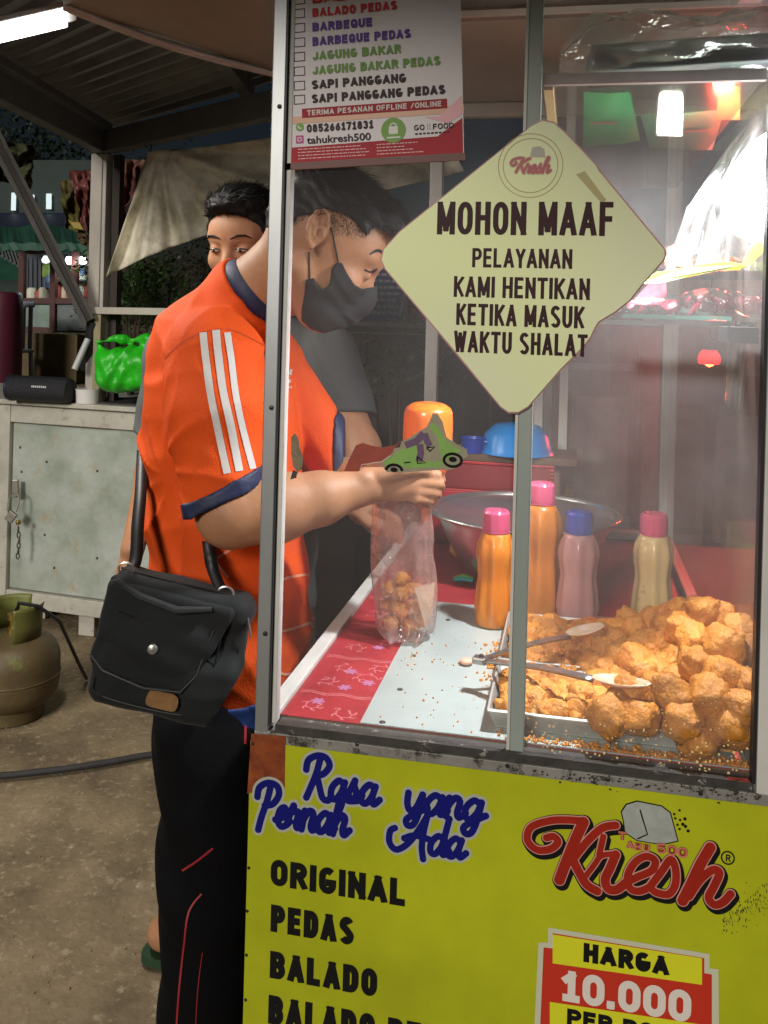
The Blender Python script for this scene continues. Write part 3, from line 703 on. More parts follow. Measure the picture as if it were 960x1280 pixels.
klogo(.0032, 8, 14, 0, INK, 'logo_shadow'); klogo(.0032, 3, 4, .0005, INK, 'logo_shadow')
klogo(.0012, 0, 0, .0010, mat('logo_edge', (.62, .30, .26), rough=.4), 'logo_outline'); klogo(0, 0, 0, .0016, REDI, 'logo_word')
# the tofu block drawn above the word
pen = bpen(.0002); blk = [(412, 105), (430, 78), (470, 66), (560, 84), (592, 108), (620, 212), (560, 225), (470, 210), (425, 180), (420, 140)]
cc = bp(640+515/3, 980+150/3)
bl2 = [Z(*q) for q in blk]; g = [(cc[0]+(x-cc[0])*1.05, cc[1]+(z-cc[1])*1.06) for x, z in bl2]
pen.mb.poly([pen.P(x, z, 0) for x, z in g]); pen.build('block_outline', INK, bo)
pen = bpen(.0004); pen.mb.poly([pen.P(x, z, 0) for x, z in bl2]); pen.build('block_print', TOFU, bo)
pen = bpen(.0006)
pen.ribbon([Z(480, 95), Z(490, 130), Z(508, 188), Z(470, 205)], .0009)
for q in [(608, 112), (628, 98), (612, 128), (630, 134), (648, 130), (640, 150), (620, 152), (650, 158), (628, 168), (660, 175)]: pen.disc(*Z(*q), .0016 if q[0] < 640 else .0021, n=8)
pen.ribbon([(Z(809, 276)[0]+.0072*math.cos(a), Z(809, 276)[1]+.0075*math.sin(a)) for a in [i*math.pi/12 for i in range(25)]], .0009)
a = Z(801, 289); pen.text('R', a[0], a[1], .0085, .0055, .0016, .001)
pen.build('registered_mark', INK, bo)['kind'] = 'stuff'
for (nm, mm, tt, ddy) in (('small_word_outline', mat('dark_red_ink', (.25, .03, .02), rough=.4), .0038, .0018), ('small_word', mat('pinkish_ink', (.55, .17, .13), rough=.4), .0022, .0024)):
    pen = bpen(ddy)
    for i, (t_, x, y, h) in enumerate((('T', 398, 205, .0105), ('A', 428, 236, .009), ('H', 458, 243, .009), ('U', 490, 249, .009), ('5', 540, 255, .0125), ('0', 580, 262, .0125), ('0', 620, 270, .0125))):
        a = Z(x, y); pen.text(t_, a[0], a[1], h, h*.9, tt, .001)
    pen.build(nm, mm, bo)
# price box
def prect(pts, m, nm, dy):
    pen = bpen(dy); pen.mb.poly([pen.P(*bp(*q), 0) for q in pts]); return pen.build(nm, m, bo)
W2 = lambda zx, zy: (620+zx/2.824, 900+zy/2.824)
prect([W2(135, 1100), W2(788, 1180), W2(785, 880), W2(754, 876), W2(754, 826), W2(184, 732), W2(184, 786), W2(150, 786)][::1], CREAM, 'price_border', .0001)
prect([W2(155, 1100), W2(762, 1180), W2(762, 898), W2(735, 893), W2(735, 840), W2(200, 752), W2(200, 806), W2(168, 802)], mat('price_red', (.52, .03, .012), rough=.4), 'price_red', .0003)
prect([W2(200, 858), W2(727, 934), W2(727, 840), W2(200, 756)], mat('price_yellow', (.66, .68, .02), rough=.4), 'price_yellow', .0005)
prect([W2(190, 1180), W2(727, 1260), W2(727, 1074), W2(190, 994)], MATS['price_yellow'], 'price_yellow', .0005)
block([('HARGA', *W2(308, 852), *W2(610, 898), 24, .30), ('PER PORSI', *W2(250, 1075), *W2(700, 1135), 21, .28)], INK, 'price_word', .0008)
pen = bpen(.0008); a = bp(*W2(228, 988)); b_ = bp(*W2(688, 1050)); h = bp(*W2(228, 870))[1]-a[1]*1; h = abs(bp(*W2(228, 988))[1]-bp(*W2(228, 878))[1])
pen.text('10.000', a[0], a[1], h, h*.6, h*.24, h*.08, total=b_[0]-a[0]); pen.build('price_figures', mat('white_ink', (.72, .66, .6), rough=.4), bo)
# grime along the top edge and a scuffed patch
GR_ = mat('grime', (.035, .028, .018), rough=.8, var=.4, vscale=60)
pen = bpen(.0003); rg = random.Random(11)
for i in range(90):
    px = rg.uniform(0, 1)**.6*310+640; 
    py = 960+(px-640)*.10+rg.uniform(-2, 4)+abs(rg.gauss(0, 4)); x, z = bp(px, py); pen.disc(x, z, rg.uniform(.0006, .0028), n=7, ry=rg.uniform(.0005, .0014))
for i in range(160):
    px = rg.uniform(900, 960); py = 1155-(px-900)*.55+rg.gauss(0, 10); x, z = bp(px, py)
    pen.rect(x, z, x+rg.uniform(.0004, .0012), z+rg.uniform(.0008, .003))
for i in range(40): x, z = bp(rg.gauss(740, 25), rg.gauss(975, 4)); pen.disc(x, z, rg.uniform(.0005, .0018), n=6)
pen.build('grime_marks', GR_, bo)['kind'] = 'stuff'

# ---------------------------------------------------------------- flavour poster (tilted a little)
def frame_from(px0, py0, px1, py1, y):
    a = at(px0, py0, Y=y); b = at(px1, py1, Y=y); ex = (b-a).normalized(); ey = Vector((-ex.z, 0, ex.x)); return a, b, ex, ey
yp = YF-.004
A_, B_, ex, ey = frame_from(357, 205, 580, 192, yp)
pw = (B_-A_).length; ph = .36
poster = thing('menu_poster', 'white menu poster with coloured flavour list and red foot, at the top left', 'poster', A_)
pm = mat('poster_paper', (.58, .53, .55), rough=.35, var=.08, vscale=4)
def ppen(dz): return Pen(A_+Vector((0, -.0012-dz, 0)), ex, ey, (0, -1, 0))
pb = MB().box(A_+ex*pw/2+ey*ph/2, (pw, .0016, ph), rot=Matrix((ex, Vector((0, 1, 0)), ey)).transposed()).build('sheet', pm, poster)
def pq(px, py):
    q = at(px, py, Y=yp)-A_; return q.dot(ex), q.dot(ey)
def prc(x0, y0, x1, y1, m, nm, dz):
    a = pq(x0, y0); b = pq(x1, y1); pen = ppen(dz); pen.rect(min(a[0], b[0]), min(a[1], b[1]), max(a[0], b[0]), max(a[1], b[1])); return pen.build(nm, m, poster)
PRED = mat('poster_red', (.40, .018, .032), rough=.5, spec=.2)
pen = ppen(.0001); u = pw; pen.mb.poly([pen.P(.001, .001, 0), pen.P(u-.001, .001, 0), pen.P(u-.001, .046, 0), pen.P(u*.86, .024, 0), pen.P(.001, .021, 0)]); pen.build('red_foot', PRED, poster)
pen = ppen(.00015); pen.mb.poly([pen.P(u-.001, .075, 0), pen.P(u-.03, .05, 0), pen.P(u-.05, .05, 0), pen.P(u-.02, .04, 0), pen.P(u-.001, .05, 0)]); pen.build('pink_shape', mat('poster_pink', (.62, .22, .25), rough=.35), poster)
prc(357, 147, 580, 141, mat('poster_orange', (.55, .22, .07), rough=.35), 'orange_line', .0001)
a = pq(378, 148); b = pq(559, 128.5); pen = ppen(.0003); pen.rect(a[0], a[1], b[0], a[1]+.0125); pen.build('red_strip', PRED, poster)
pen = ppen(.0006); pen.text('TERIMA PESANAN OFFLINE /ONLINE', a[0]+.007, a[1]+.0028, .0072, .005, .0016, .0012, total=b[0]-a[0]-.014); pen.build('strip_words', mat('poster_cream', (.62, .55, .5), rough=.4), poster)
TCOL = {'r': mat('poster_ink_red', (.62, .03, .03), rough=.4), 'p': mat('poster_ink_purple', (.13, .06, .38), rough=.4), 'g': mat('poster_ink_green', (.22, .42, .10), rough=.4), 'k': mat('poster_ink_dark', (.03, .012, .018), rough=.4)}
rows = [('BALADO', 'r', 391, 5, 478), ('BALADO PEDAS', 'r', 391, 22, 497), ('BARBEQUE', 'p', 391, 40, 466), ('BARBEQUE PEDAS', 'p', 391, 58, 514), ('JAGUNG BAKAR', 'g', 391, 76, 502), ('JAGUNG BAKAR PEDAS', 'g', 391, 94, 551), ('SAPI PANGGANG', 'k', 390, 112, 508), ('SAPI PANGGANG PEDAS', 'k', 390, 129.5, 557)]
for i, (txt, c, x0, y0, x1) in enumerate(rows):
    a = pq(x0, y0); b = pq(x1, y0-(x1-x0)*.05); pen = ppen(.0004); pen.text(txt, a[0], a[1], .0118, .009, .0033, .0013, total=b[0]-a[0]); pen.build('flavour_line', TCOL[c], poster)
    bx = pq(368, y0+1.5); pen = ppen(.0004); w_, h_ = .0152, .0122; t_ = .0009
    for q in ((0, 0, w_, t_), (0, h_-t_, w_, h_), (0, t_, t_, h_-t_), (w_-t_, t_, w_, h_-t_)): pen.rect(bx[0]+q[0], bx[1]+q[1], bx[0]+q[2], bx[1]+q[3])
    pen.build('tick_box', TCOL['k'], poster)
a = pq(384, 166); b = pq(467, 161); pen = ppen(.0004); pen.text('085266171831', a[0], a[1], .0108, .008, .0026, .0012, total=b[0]-a[0]); pen.build('phone_number', TCOL['k'], poster)
def btext(txt, o, ex_, ey_, nrm, size, width, m, name, parent, bold=.012):
    c = bpy.data.curves.new(name, 'FONT'); c.body = txt; c.size = 1; c.offset = bold; c.resolution_u = 3
    to = bpy.data.objects.new(name, c); COL.objects.link(to); bpy.context.view_layer.update()
    dg = bpy.context.evaluated_depsgraph_get(); me = bpy.data.meshes.new_from_object(to.evaluated_get(dg)); bpy.data.objects.remove(to)
    xs_ = [v.co.x for v in me.vertices]; L_ = max(xs_)-min(xs_); k = width/L_
    for v in me.vertices:
        v.co = Vector(o)+Vector(ex_)*((v.co.x-min(xs_))*k)+Vector(ey_)*(v.co.y*size)
    me.materials.clear(); me.materials.append(m); ob = bpy.data.objects.new(name, me); COL.objects.link(ob); par(ob, parent); return ob
a = pq(384, 180); b = pq(464, 176); btext('tahukresh500', A_+ex*a[0]+ey*a[1]+Vector((0, -.0017, 0)), ex, ey, None, .0135, b[0]-a[0], TCOL['k'], 'account_name', poster, .02)
a = pq(518, 163.5); b = pq(567, 160); pen = ppen(.0005); pen.text('GO', a[0], a[1], .0072, .0062, .0014, .001); pen.text('FOOD', a[0]+.0245, a[1], .0072, .0062, .0014, .001)
for k in range(3): pen.disc(a[0]+.0175, a[1]+.001+k*.0026, .0006); pen.disc(a[0]+.0205, a[1]+.001+k*.0026, .0006)
for k in range(9): pen.rect(a[0]+.001+k*.0052, a[1]-.0055, a[0]+.0045+k*.0052, a[1]-.0035)
pen.build('delivery_words', TCOL['k'], poster)
c = pq(492, 163); pen = ppen(.0004); pen.disc(c[0], c[1], .0163, n=28); pen.build('green_disc', TCOL['g'], poster)
pen = ppen(.0007); pen.rect(c[0]-.006, c[1]-.005, c[0]+.006, c[1]+.005); pen.ribbon([(c[0]+.004*math.cos(q), c[1]+.005+.004*math.sin(q)) for q in [i*math.pi/8 for i in range(9)]], .0008)
pen.rect(c[0]-.009, c[1]-.0105, c[0]+.009, c[1]-.0085); pen.build('bag_print', pm if False else mat('poster_white', (.66, .68, .62), rough=.4), poster)
c = pq(375, 159); pen = ppen(.0004); pen.disc(c[0], c[1], .0055, n=20); pen.build('chat_symbol', TCOL['g'], poster)
pen = ppen(.0006); pen.ribbon([(c[0]-.0025, c[1]+.002), (c[0]-.001, c[1]-.001), (c[0]+.0025, c[1]-.0025)], .0008); pen.build('handset_print', MATS['poster_white'], poster)
c = pq(375, 174.5); pen = ppen(.0004); pen.rect(c[0]-.0052, c[1]-.0052, c[0]+.0052, c[1]+.0052); pen.build('camera_symbol', mat('magenta_ink', (.55, .10, .30), rough=.4), poster)
pen = ppen(.0006); pen.ribbon([(c[0]+.0026*math.cos(q), c[1]+.0026*math.sin(q)) for q in [i*math.pi/8 for i in range(17)]], .0005); pen.build('lens_print', MATS['poster_white'], poster)
pen = ppen(.0004); rt = random.Random(5)
for r_ in range(4):
    for (x0, x1) in ((.018, .018+rt.uniform(.06, .098)), (.125, .125+rt.uniform(.03, .06))):
        x = x0
        while x < x1: 
            q = rt.uniform(.002, .007); pen.rect(x, .0175-r_*.0042, x+q, .0187-r_*.0042); x += q+.0012
pen.build('small_print', mat('poster_fineprint', (.68, .35, .35), rough=.4), poster)
MB().box(A_+ex*pw/2-ey*.004, (pw+.002, .004, .009), rot=Matrix((ex, Vector((0, 1, 0)), ey)).transposed()).build('hanging_batten', mat('dark_red_batten', (.13, .03, .02), rough=.5), poster)

# ---------------------------------------------------------------- diamond notice
ys = YF-.010
cen = at(655, 333, Y=ys)
sign = thing('diamond_notice', 'pale yellow diamond notice reading mohon maaf, fixed over the middle post of the glass', 'sign', cen)
cor = [(683, 150), (832, 318), (700, 472), (652, 516), (634, 512), (478, 322), (487, 300)]
outl = [(664, 158), (678, 151), (692, 154), (706, 166), (744, 206), (748, 213), (830, 312), (831, 320), (828, 326), (805, 352), (786, 376), (768, 390), (748, 402), (742, 412), (738, 421), (728, 434), (700, 462), (660, 508), (648, 515), (636, 515), (626, 508), (560, 428), (482, 336), (477, 325), (480, 312), (500, 290)]
sm = bpy.data.materials.new('notice_board'); MATS['notice_board'] = sm; sm.use_nodes = True; n_ = sm.node_tree.nodes; l_ = sm.node_tree.links
pb_ = n_['Principled BSDF']; pb_.inputs['Roughness'].default_value = .3
tcn = n_.new('ShaderNodeTexCoord'); nz_ = n_.new('ShaderNodeTexNoise'); nz_.inputs['Scale'].default_value = 2.6; l_.new(tcn.outputs['Object'], nz_.inputs[0])
mr = n_.new('ShaderNodeMapRange'); mr.inputs[1].default_value = .4; mr.inputs[2].default_value = .65; l_.new(nz_.outputs[0], mr.inputs[0])
mxn = n_.new('ShaderNodeMix'); mxn.data_type = 'RGBA'; mxn.inputs['A'].default_value = (.86, .95, .50, 1); mxn.inputs['B'].default_value = (.86, .90, .64, 1); l_.new(mr.outputs[0], mxn.inputs['Factor'])
l_.new(mxn.outputs['Result'], pb_.inputs['Base Color'])
tln = n_.new('ShaderNodeBsdfTranslucent'); tln.inputs[0].default_value = (.62, .66, .22, 1); mxs = n_.new('ShaderNodeMixShader'); mxs.inputs[0].default_value = .13
l_.new(pb_.outputs[0], mxs.inputs[1]); l_.new(tln.outputs[0], mxs.inputs[2]); l_.new(mxs.outputs[0], n_['Material Output'].inputs[0])
pts = [at(*q, Y=ys) for q in outl]
MB().prism(pts, (0, .0016, 0)).build('board', sm, sign)
# pink edge line: a thin rim just behind and outside the board
rim = [p + (p-cen).normalized()*.0022 + Vector((0, .0018, 0)) for p in pts]
MB().prism(rim, (0, .0008, 0)).build('pink_rim', mat('notice_rim', (.42, .20, .20), rough=.4), sign)
spen = lambda dz: Pen((0, ys-.0003-dz, 0), (1, 0, 0), (0, 0, 1), (0, -1, 0))
def sp(px, py): q = at(px, py, Y=ys); return q.x, q.z
NI = mat('notice_ink', (.045, .018, .022), rough=.45)
for txt, x0, y0, x1, y1, hp, tw in [('MOHON MAAF', 546, 293, 767, 291, 41, .165), ('PELAYANAN', 590, 334, 715, 335, 24, .165), ('KAMI HENTIKAN', 567, 371, 737, 373, 26, .16), ('KETIKA MASUK', 570, 406, 730, 408, 27, .16), ('WAKTU SHALAT', 567, 440, 734, 442, 27, .16)]:
    a = sp(x0, y0); b = sp(x1, y1); h = sp(x0, y0-hp)[1]-a[1]; pen = spen(0); pen.text(txt, a[0], a[1], h, h*.4, h*tw, h*.075, total=b[0]-a[0]); pen.build('notice_line', NI, sign)
c = sp(663, 207); pen = spen(0)
for R_ in (.040, .034): pen.ribbon([(c[0]+R_*math.cos(q), c[1]+R_*math.sin(q)) for q in [i*math.pi/20 for i in range(41)]], .0005)
pen.build('emblem_ring', mat('faint_pink_ink', (.50, .36, .22), rough=.4), sign)
def slogo(w_, dz, m, nm):
    pen = spen(dz); a = sp(643, 216); bg_ = []; script_text(pen, 'Kresh', a[0], a[1], .0092, w_, slant=.25, sx=.98, bag=bg_); pen.stamp(bg_, res=.0003); pen.build(nm, m, sign)
slogo(.0052, .0002, mat('notice_logo_edge', (.55, .38, .22), rough=.4), 'emblem_outline'); slogo(.0030, .0005, mat('notice_logo_red', (.38, .05, .07), rough=.4), 'emblem_word')
pen = spen(.0001); c = sp(672, 190); pen.mb.poly([pen.P(c[0]+dx, c[1]+dz, 0) for dx, dz in ((-.009, -.006), (.010, -.007), (.008, .004), (.002, .007), (-.007, .006))]); pen.build('emblem_block', mat('notice_grey', (.38, .38, .32), rough=.4), sign)
# brown tape crease at the right shoulder
pen = spen(.0001); pen.mb.poly([pen.P(*sp(*q), 0) for q in ((720, 218), (731, 214), (758, 250), (752, 254))]); pen.build('tape', mat('aged_tape', (.45, .40, .17), rough=.3), sign)

# ---------------------------------------------------------------- scooter sticker on the glass
yk = YF-.0006
K = lambda zx, zy: at(320+zx/3, 360+zy/3, Y=yk)
stk = thing('scooter_sticker', 'torn sticker of a green scooter with a red box, stuck on the left glass pane', 'sticker', K(640, 600))
def kpoly(pts, m, nm, dy, smooth_=0):
    P3 = [K(*q)+Vector((0, -dy, 0)) for q in pts]
    if smooth_: P3 = catmull(P3, 4, True)
    return MB().prism(P3, (0, .0002, 0)).build(nm, m, stk)
SG = mat('sticker_green', (.24, .45, .10), rough=.4, var=.2, vscale=40); SB = mat('sticker_backing', (.33, .30, .20), rough=.5, var=.2, vscale=60)
kpoly([(470, 660), (480, 640), (515, 615), (512, 600), (540, 598), (545, 575), (570, 565), (600, 545), (640, 520), (655, 490), (662, 470), (680, 470), (700, 500), (715, 560), (760, 590), (790, 605), (795, 630), (775, 645), (770, 665), (740, 680), (700, 682), (640, 685), (560, 692), (490, 690)], SB, 'backing', .0002)
kpoly([(478, 655), (490, 645), (520, 625), (545, 605), (600, 590), (625, 600), (612, 650), (700, 650), (690, 610), (680, 560), (650, 520), (662, 505), (680, 520), (712, 570), (750, 600), (770, 610), (750, 625), (715, 640), (705, 660), (690, 672), (560, 675), (545, 665), (490, 670)], SG, 'scooter_body', .0005)
PU = mat('sticker_purple', (.13, .07, .14), rough=.4); pen = Pen((0, yk-.0009, 0), (1, 0, 0), (0, 0, 1), (0, -1, 0))
q2 = lambda zx, zy: (K(zx, zy).x, K(zx, zy).z)
pen.ribbon([q2(560, 590), q2(600, 575), q2(630, 545)], .0045); pen.ribbon([q2(615, 585), q2(618, 620), q2(610, 650)], .0042); pen.ribbon([q2(632, 545), q2(640, 570), q2(652, 592)], .0042); pen.build('rider_legs', PU, stk)
pen = Pen((0, yk-.0012, 0), (1, 0, 0), (0, 0, 1), (0, -1, 0)); 
for P5 in ([(605, 632), (636, 655), (606, 657), (605, 632)], [(640, 598), (670, 595), (652, 612), (640, 598)]): pen.ribbon([q2(*q) for q in P5], .0009)
for (zx, zy, r1) in ((738, 645, .0115), (518, 684, .0105)):
    c = q2(zx, zy)
    pen.ribbon([(c[0]+r1*math.cos(t), c[1]+r1*.72*math.sin(t)) for t in [math.pi*i/16*(2 if zx > 600 else 1) for i in range(17)]], .0018)
    pen.disc(c[0], c[1]+(.001), r1*.45, ry=r1*.3)
pen.ribbon([q2(556, 655), q2(580, 652)], .0008); pen.build('wheels', INK, stk)
kpoly([(330, 688), (345, 650), (375, 590), (400, 580), (430, 590), (470, 598), (520, 590), (545, 572), (520, 600), (505, 625), (470, 650), (420, 662), (400, 672), (385, 688)], mat('sticker_red', (.36, .06, .035), rough=.45, var=.3, vscale=40), 'red_box', .0003)
pen = Pen((0, yk-.0006, 0), (1, 0, 0), (0, 0, 1), (0, -1, 0)); pen.ribbon([q2(390, 685), q2(398, 662), q2(420, 660), q2(440, 655), q2(470, 652), q2(505, 628)], .0006); pen.build('torn_edge', mat('torn_white', (.6, .5, .42), rough=.5), stk)
rem = thing('sticker_remnant', 'narrow ragged scrap of old brown sticker low on the left glass pane', 'sticker', at(370, 572, Y=yk))
MB().prism([K(*q)+Vector((0, -.0003, 0)) for q in [(132, 560), (145, 545), (158, 560), (165, 600), (178, 640), (172, 680), (155, 690), (140, 670), (132, 620)]], (0, .0002, 0)).build('paper_scrap', mat('scrap_paper', (.26, .20, .12), rough=.6, var=.5, vscale=150), rem)
MB().prism([K(*q)+Vector((0, -.0003, 0)) for q in [(140, 682), (156, 690), (150, 712), (128, 718)]], (0, .0002, 0)).build('dark_scrap', mat('dark_scrap', (.05, .035, .03), rough=.6), rem)
# ---------------------------------------------------------------- people
from mathutils.bvhtree import BVHTree
def Vn(v): return np.array(v, float)
def drape_fn(o):
    bv = BVHTree.FromPolygons([o.matrix_world @ v.co if False else v.co.copy() for v in o.data.vertices], [tuple(p.vertices) for p in o.data.polygons])
    def hit(px, py):
        d = (at(px, py, d=1)-CAM).normalized(); h = bv.ray_cast(CAM, d)
        return (h[0], h[1]) if h[0] is not None else None
    return hit
def drape_ribbon(hit, pts, w_px, name, m, parent, off=.0012, n=6, wfn=None):
    """a strip of cloth print lying on the surface: pts centre line seen in the photo, w_px its breadth there"""
    c = catmull([(x, y, 0) for x, y in pts], n); mb = MB(); prev = None
    last = None
    rows_ = []
    for i, p in enumerate(c):
        a = c[max(0, i-1)]; b = c[min(len(c)-1, i+1)]; t = (b-a).normalized(); nn = Vector((-t.y, t.x, 0))
        ww = w_px*(wfn(i/(len(c)-1)) if wfn else 1)/2; row = []
        for s_ in (-1, -.33, .33, 1):
            q = p+nn*ww*s_; h = hit(q.x, q.y)
            if h is None: row = None; break
            nm = h[1] if h[1].dot(CAM-h[0]) > 0 else -h[1]
            row.append(h[0]+nm*off)
        if row is None:
            if len(rows_) > 1: mb.grid(rows_)
            rows_ = []; continue
        if rows_ and (rows_[-1][0]-row[0]).length > .05:
            if len(rows_) > 1: mb.grid(rows_)
            rows_ = []
        rows_.append(row)
    if len(rows_) > 1: mb.grid(rows_)
    if mb.v: return mb.build(name, m, parent, smooth=True, angle=0)

SKIN = mat('skin', (.40, .20, .105), rough=.55, var=.22, vscale=22, sub=.12, bump=.07, bscale=320, wear=(.33, .13, .07), wscale=60, wthr=(.55, .75), spec=.35)
SKIN2 = mat('skin_warm', (.42, .205, .11), rough=.55, var=.22, vscale=22, sub=.12, bump=.06, bscale=320, wear=(.33, .13, .07), wscale=60, wthr=(.55, .75), spec=.35)
HAIRM = mat('black_hair', (.006, .005, .005), rough=.5, spec=.25)
MASKM = mat('charcoal_mask', (.006, .007, .009), rough=.85, bump=.1, bscale=200)
ORANGE = mat('orange_jersey', (.68, .078, .008), rough=.75, spec=.2, var=.12, vscale=5, bump=.22, bscale=420)
NAVY = mat('navy_trim', (.006, .013, .052), rough=.6, bump=.1, bscale=200)
WHITEP = mat('white_stripe', (.47, .46, .44), rough=.5, bump=.05, bscale=200)
TROU = mat('black_trousers', (.0018, .0018, .0026), rough=.9, spec=.15, bump=.15, bscale=90)
GREYS = mat('charcoal_tshirt', (.085, .090, .093), rough=.85, var=.2, vscale=8, bump=.12, bscale=220)

def frame(f, u_hint):
    f = Vector(f).normalized(); s_ = f.cross(Vector(u_hint)).normalized(); u_ = s_.cross(f).normalized(); return f, s_, u_
def pxof(X, Y, Z):
    dx, dy, dz = X-CAM.x, Y-CAM.y, Z-CAM.z
    d = dx*fw.x+dy*fw.y; return CX+F*(dx*RV.x+dy*RV.y+dz*RV.z)/d, CY-F*(dx*UV.x+dy*UV.y+dz*UV.z)/d, d
def outline_cut(S, poly, k=1.0):
    """keep only what lies inside the outline poly (given in photo pixels); the outline is carved along the sight lines"""
    px, py, d = pxof(S.X, S.Y, S.Z); best = np.full(px.shape, 1e9); inside = np.zeros(px.shape, bool); n = len(poly)
    for i in range(n):
        (x0, y0), (x1, y1) = poly[i], poly[(i+1) % n]; ex_, ey_ = x1-x0, y1-y0
        t = np.clip(((px-x0)*ex_+(py-y0)*ey_)/(ex_*ex_+ey_*ey_+1e-9), 0, 1); best = np.minimum(best, (px-x0-t*ex_)**2+(py-y0-t*ey_)**2)
        c1 = (y0 > py) != (y1 > py); inside ^= c1 & (px < (x1-x0)*(py-y0)/((y1-y0) if y1 != y0 else 1e-9)+x0)
    D = np.sqrt(best)*d/F; D = np.where(inside, -D, D)
    S.F = np.maximum(S.F, D.astype(np.float32))
def head(S, c, f, s_, u_, k=1.0, eyes=True, ears=(-1, 1)):
    P = lambda a, b, cc: c + f*a*k + s_*b*k + u_*cc*k
    R = [tuple(f), tuple(s_), tuple(u_)]
    e = lambda a, b, cc, r, kk=.012, op='add': S.ell(P(a, b, cc), R, tuple(q*k for q in r), kk, op)
    e(0, 0, 0, (.097, .076, .088)); e(.036, 0, -.055, (.060, .060, .072), .02)
    e(.045, 0, .012, (.052, .062, .055), .015)
    e(.060, 0, -.112, (.034, .036, .028), .02)
    for q in (-1, 1):
        S.cap(P(-.005, q*.054, -.072), P(.05, q*.026, -.116), .020*k, .020*k, .02)
        S.cap(P(.078, q*.012, .006), P(.074, q*.045, .006), .012*k, .010*k, .010)
        e(.060, q*.042, -.045, (.028, .022, .024), .015)
        e(.097, q*.031, -.018, (.014, .019, .011), .008, 'sub')
        e(.078, q*.031, -.019, (.0155, .0165, .0125), .003)
        if q not in ears: continue
        e(-.004, q*.080, -.030, (.021, .009, .033), .004)
        e(.001, q*.090, -.028, (.010, .007, .019), .003, 'sub')
        e(-.008, q*.082, -.055, (.011, .008, .012), .004)
    S.cap(P(.086, 0, -.008), P(.106, 0, -.050), .0085*k, .0125*k, .008)
    for q in (-1, 1): e(.100, q*.011, -.055, (.012, .009, .008), .006)
    e(.092, 0, -.082, (.014, .024, .006), .006); e(.088, 0, -.092, (.013, .020, .006), .005)
    S.cap(P(.098, -.022, -.087), P(.098, .022, -.087), .0022*k, .0022*k, .002, 'sub')
def hair_strands(ho, c, f, s_, u_, n, ln, flow, name, parent, seed=1, wid=.0007, lift=.35, sel=None):
    rg = random.Random(seed); me = ho.data; N = len(me.vertices); mb = MB()
    for i in range(n):
        v = me.vertices[rg.randrange(N)]; nrm = v.normal
        q = (v.co-c); a, b_, d_ = q.dot(f), q.dot(s_), q.dot(u_)
        if sel and not sel(a, b_, d_): continue
        fl = flow(a, b_, d_); t = (fl - nrm*fl.dot(nrm)).normalized()
        t = (t + Vector((rg.gauss(0, .25), rg.gauss(0, .25), rg.gauss(0, .25)))).normalized()
        L = ln(a, b_, d_)*rg.uniform(.6, 1.2); p0 = v.co - nrm*.001; p1 = v.co+(t+nrm*lift).normalized()*L*.5; p2 = p1+(t*1.0+nrm*(lift*.1-.12)).normalized()*L*.5
        sd = t.cross(nrm).normalized()*wid
        mb.add([p0-sd, p0+sd, p1-sd*.8, p1+sd*.8, p2], [(0, 1, 3, 2), (2, 3, 4)])
    return mb.build(name, HAIRM, parent, smooth=True, angle=0)

# ================= man in the orange jersey
om = thing('person', 'person in orange jersey with white sleeve stripes and black face mask, bending over the counter', 'person', at(262, 880, d=1.6)*1.0)
om.location = Vector((om.location.x, om.location.y, 0))
HK = 1.10
hc = at(411, 294, d=1.60); f1 = (r0*math.cos(math.radians(34)) - u0*math.sin(math.radians(34)) + fw*.03)
hf, hs, hu = frame(f1, u0)
S = SDF((-1.02, 1.20, .90), (-.15, 1.86, 1.66), .0040)
NS = 1 if hs.dot(fw) < 0 else -1
head(S, hc, hf, hs, hu, HK, ears=(-NS,))
eu = (RV*.29+UV*.957).normalized(); ef = (RV*.957-UV*.29).normalized()
def E_(x, y, out): return hc + hs*NS*(.082*HK+out) + RV*((x-hpx)/F*1.50) - UV*((y-hpy)/F*1.50)
_q = hc-CAM; hpx = CX+F*_q.dot(RV)/_q.dot(fw); hpy = CY-F*_q.dot(UV)/_q.dot(fw)
Re = [tuple(ef), tuple(hs), tuple(eu)]
S.ell(E_(400, 291, .0), Re, (.0165, .008, .031), .004)
arc_ = [E_(x, y, .009) for x, y in ((411, 287), (413, 276), (407, 269), (398, 271), (390, 281), (386, 294), (387, 306), (391, 315))]
for a, b_ in zip(arc_[:-1], arc_[1:]): S.cap(a, b_, .0035, .0035, .003)
S.ell(E_(403, 282, .010), Re, (.0075, .007, .010), .003, 'sub'); S.ell(E_(399, 298, .010), Re, (.0065, .010, .0095), .003, 'sub')
S.cap(E_(395, 284, .008), E_(396, 302, .007), .0026, .0026, .003); S.ell(E_(406, 301, .004), Re, (.004, .005, .005), .003); S.ell(E_(391, 314, .004), Re, (.006, .005, .0065), .004)
nb = at(316, 371, d=1.645)
S.cap(nb, at(372, 320, d=1.61), .068, .062, .02); S.cap(at(352, 350, d=1.63), hc-hf*.03-hu*.03, .060, .06, .02)
S.cap(at(285, 470, d=1.65), nb, .05, .055, .03); S.cap(at(270, 460, d=1.62), at(278, 600, d=1.62), .10, .11, .02)
# near arm
elb = at(290, 640, d=1.425)
S.cap(at(280, 470, d=1.52), elb, .045, .052, .02)
S.cap(elb, at(345, 634, d=1.440), .053, .0525, .02); S.cap(at(345, 634, d=1.440), at(400, 623, d=1.458), .0525, .041, .02)
S.cap(at(400, 623, d=1.458), at(458, 609, d=1.486), .041, .0275, .015, flat=(fw, .85))
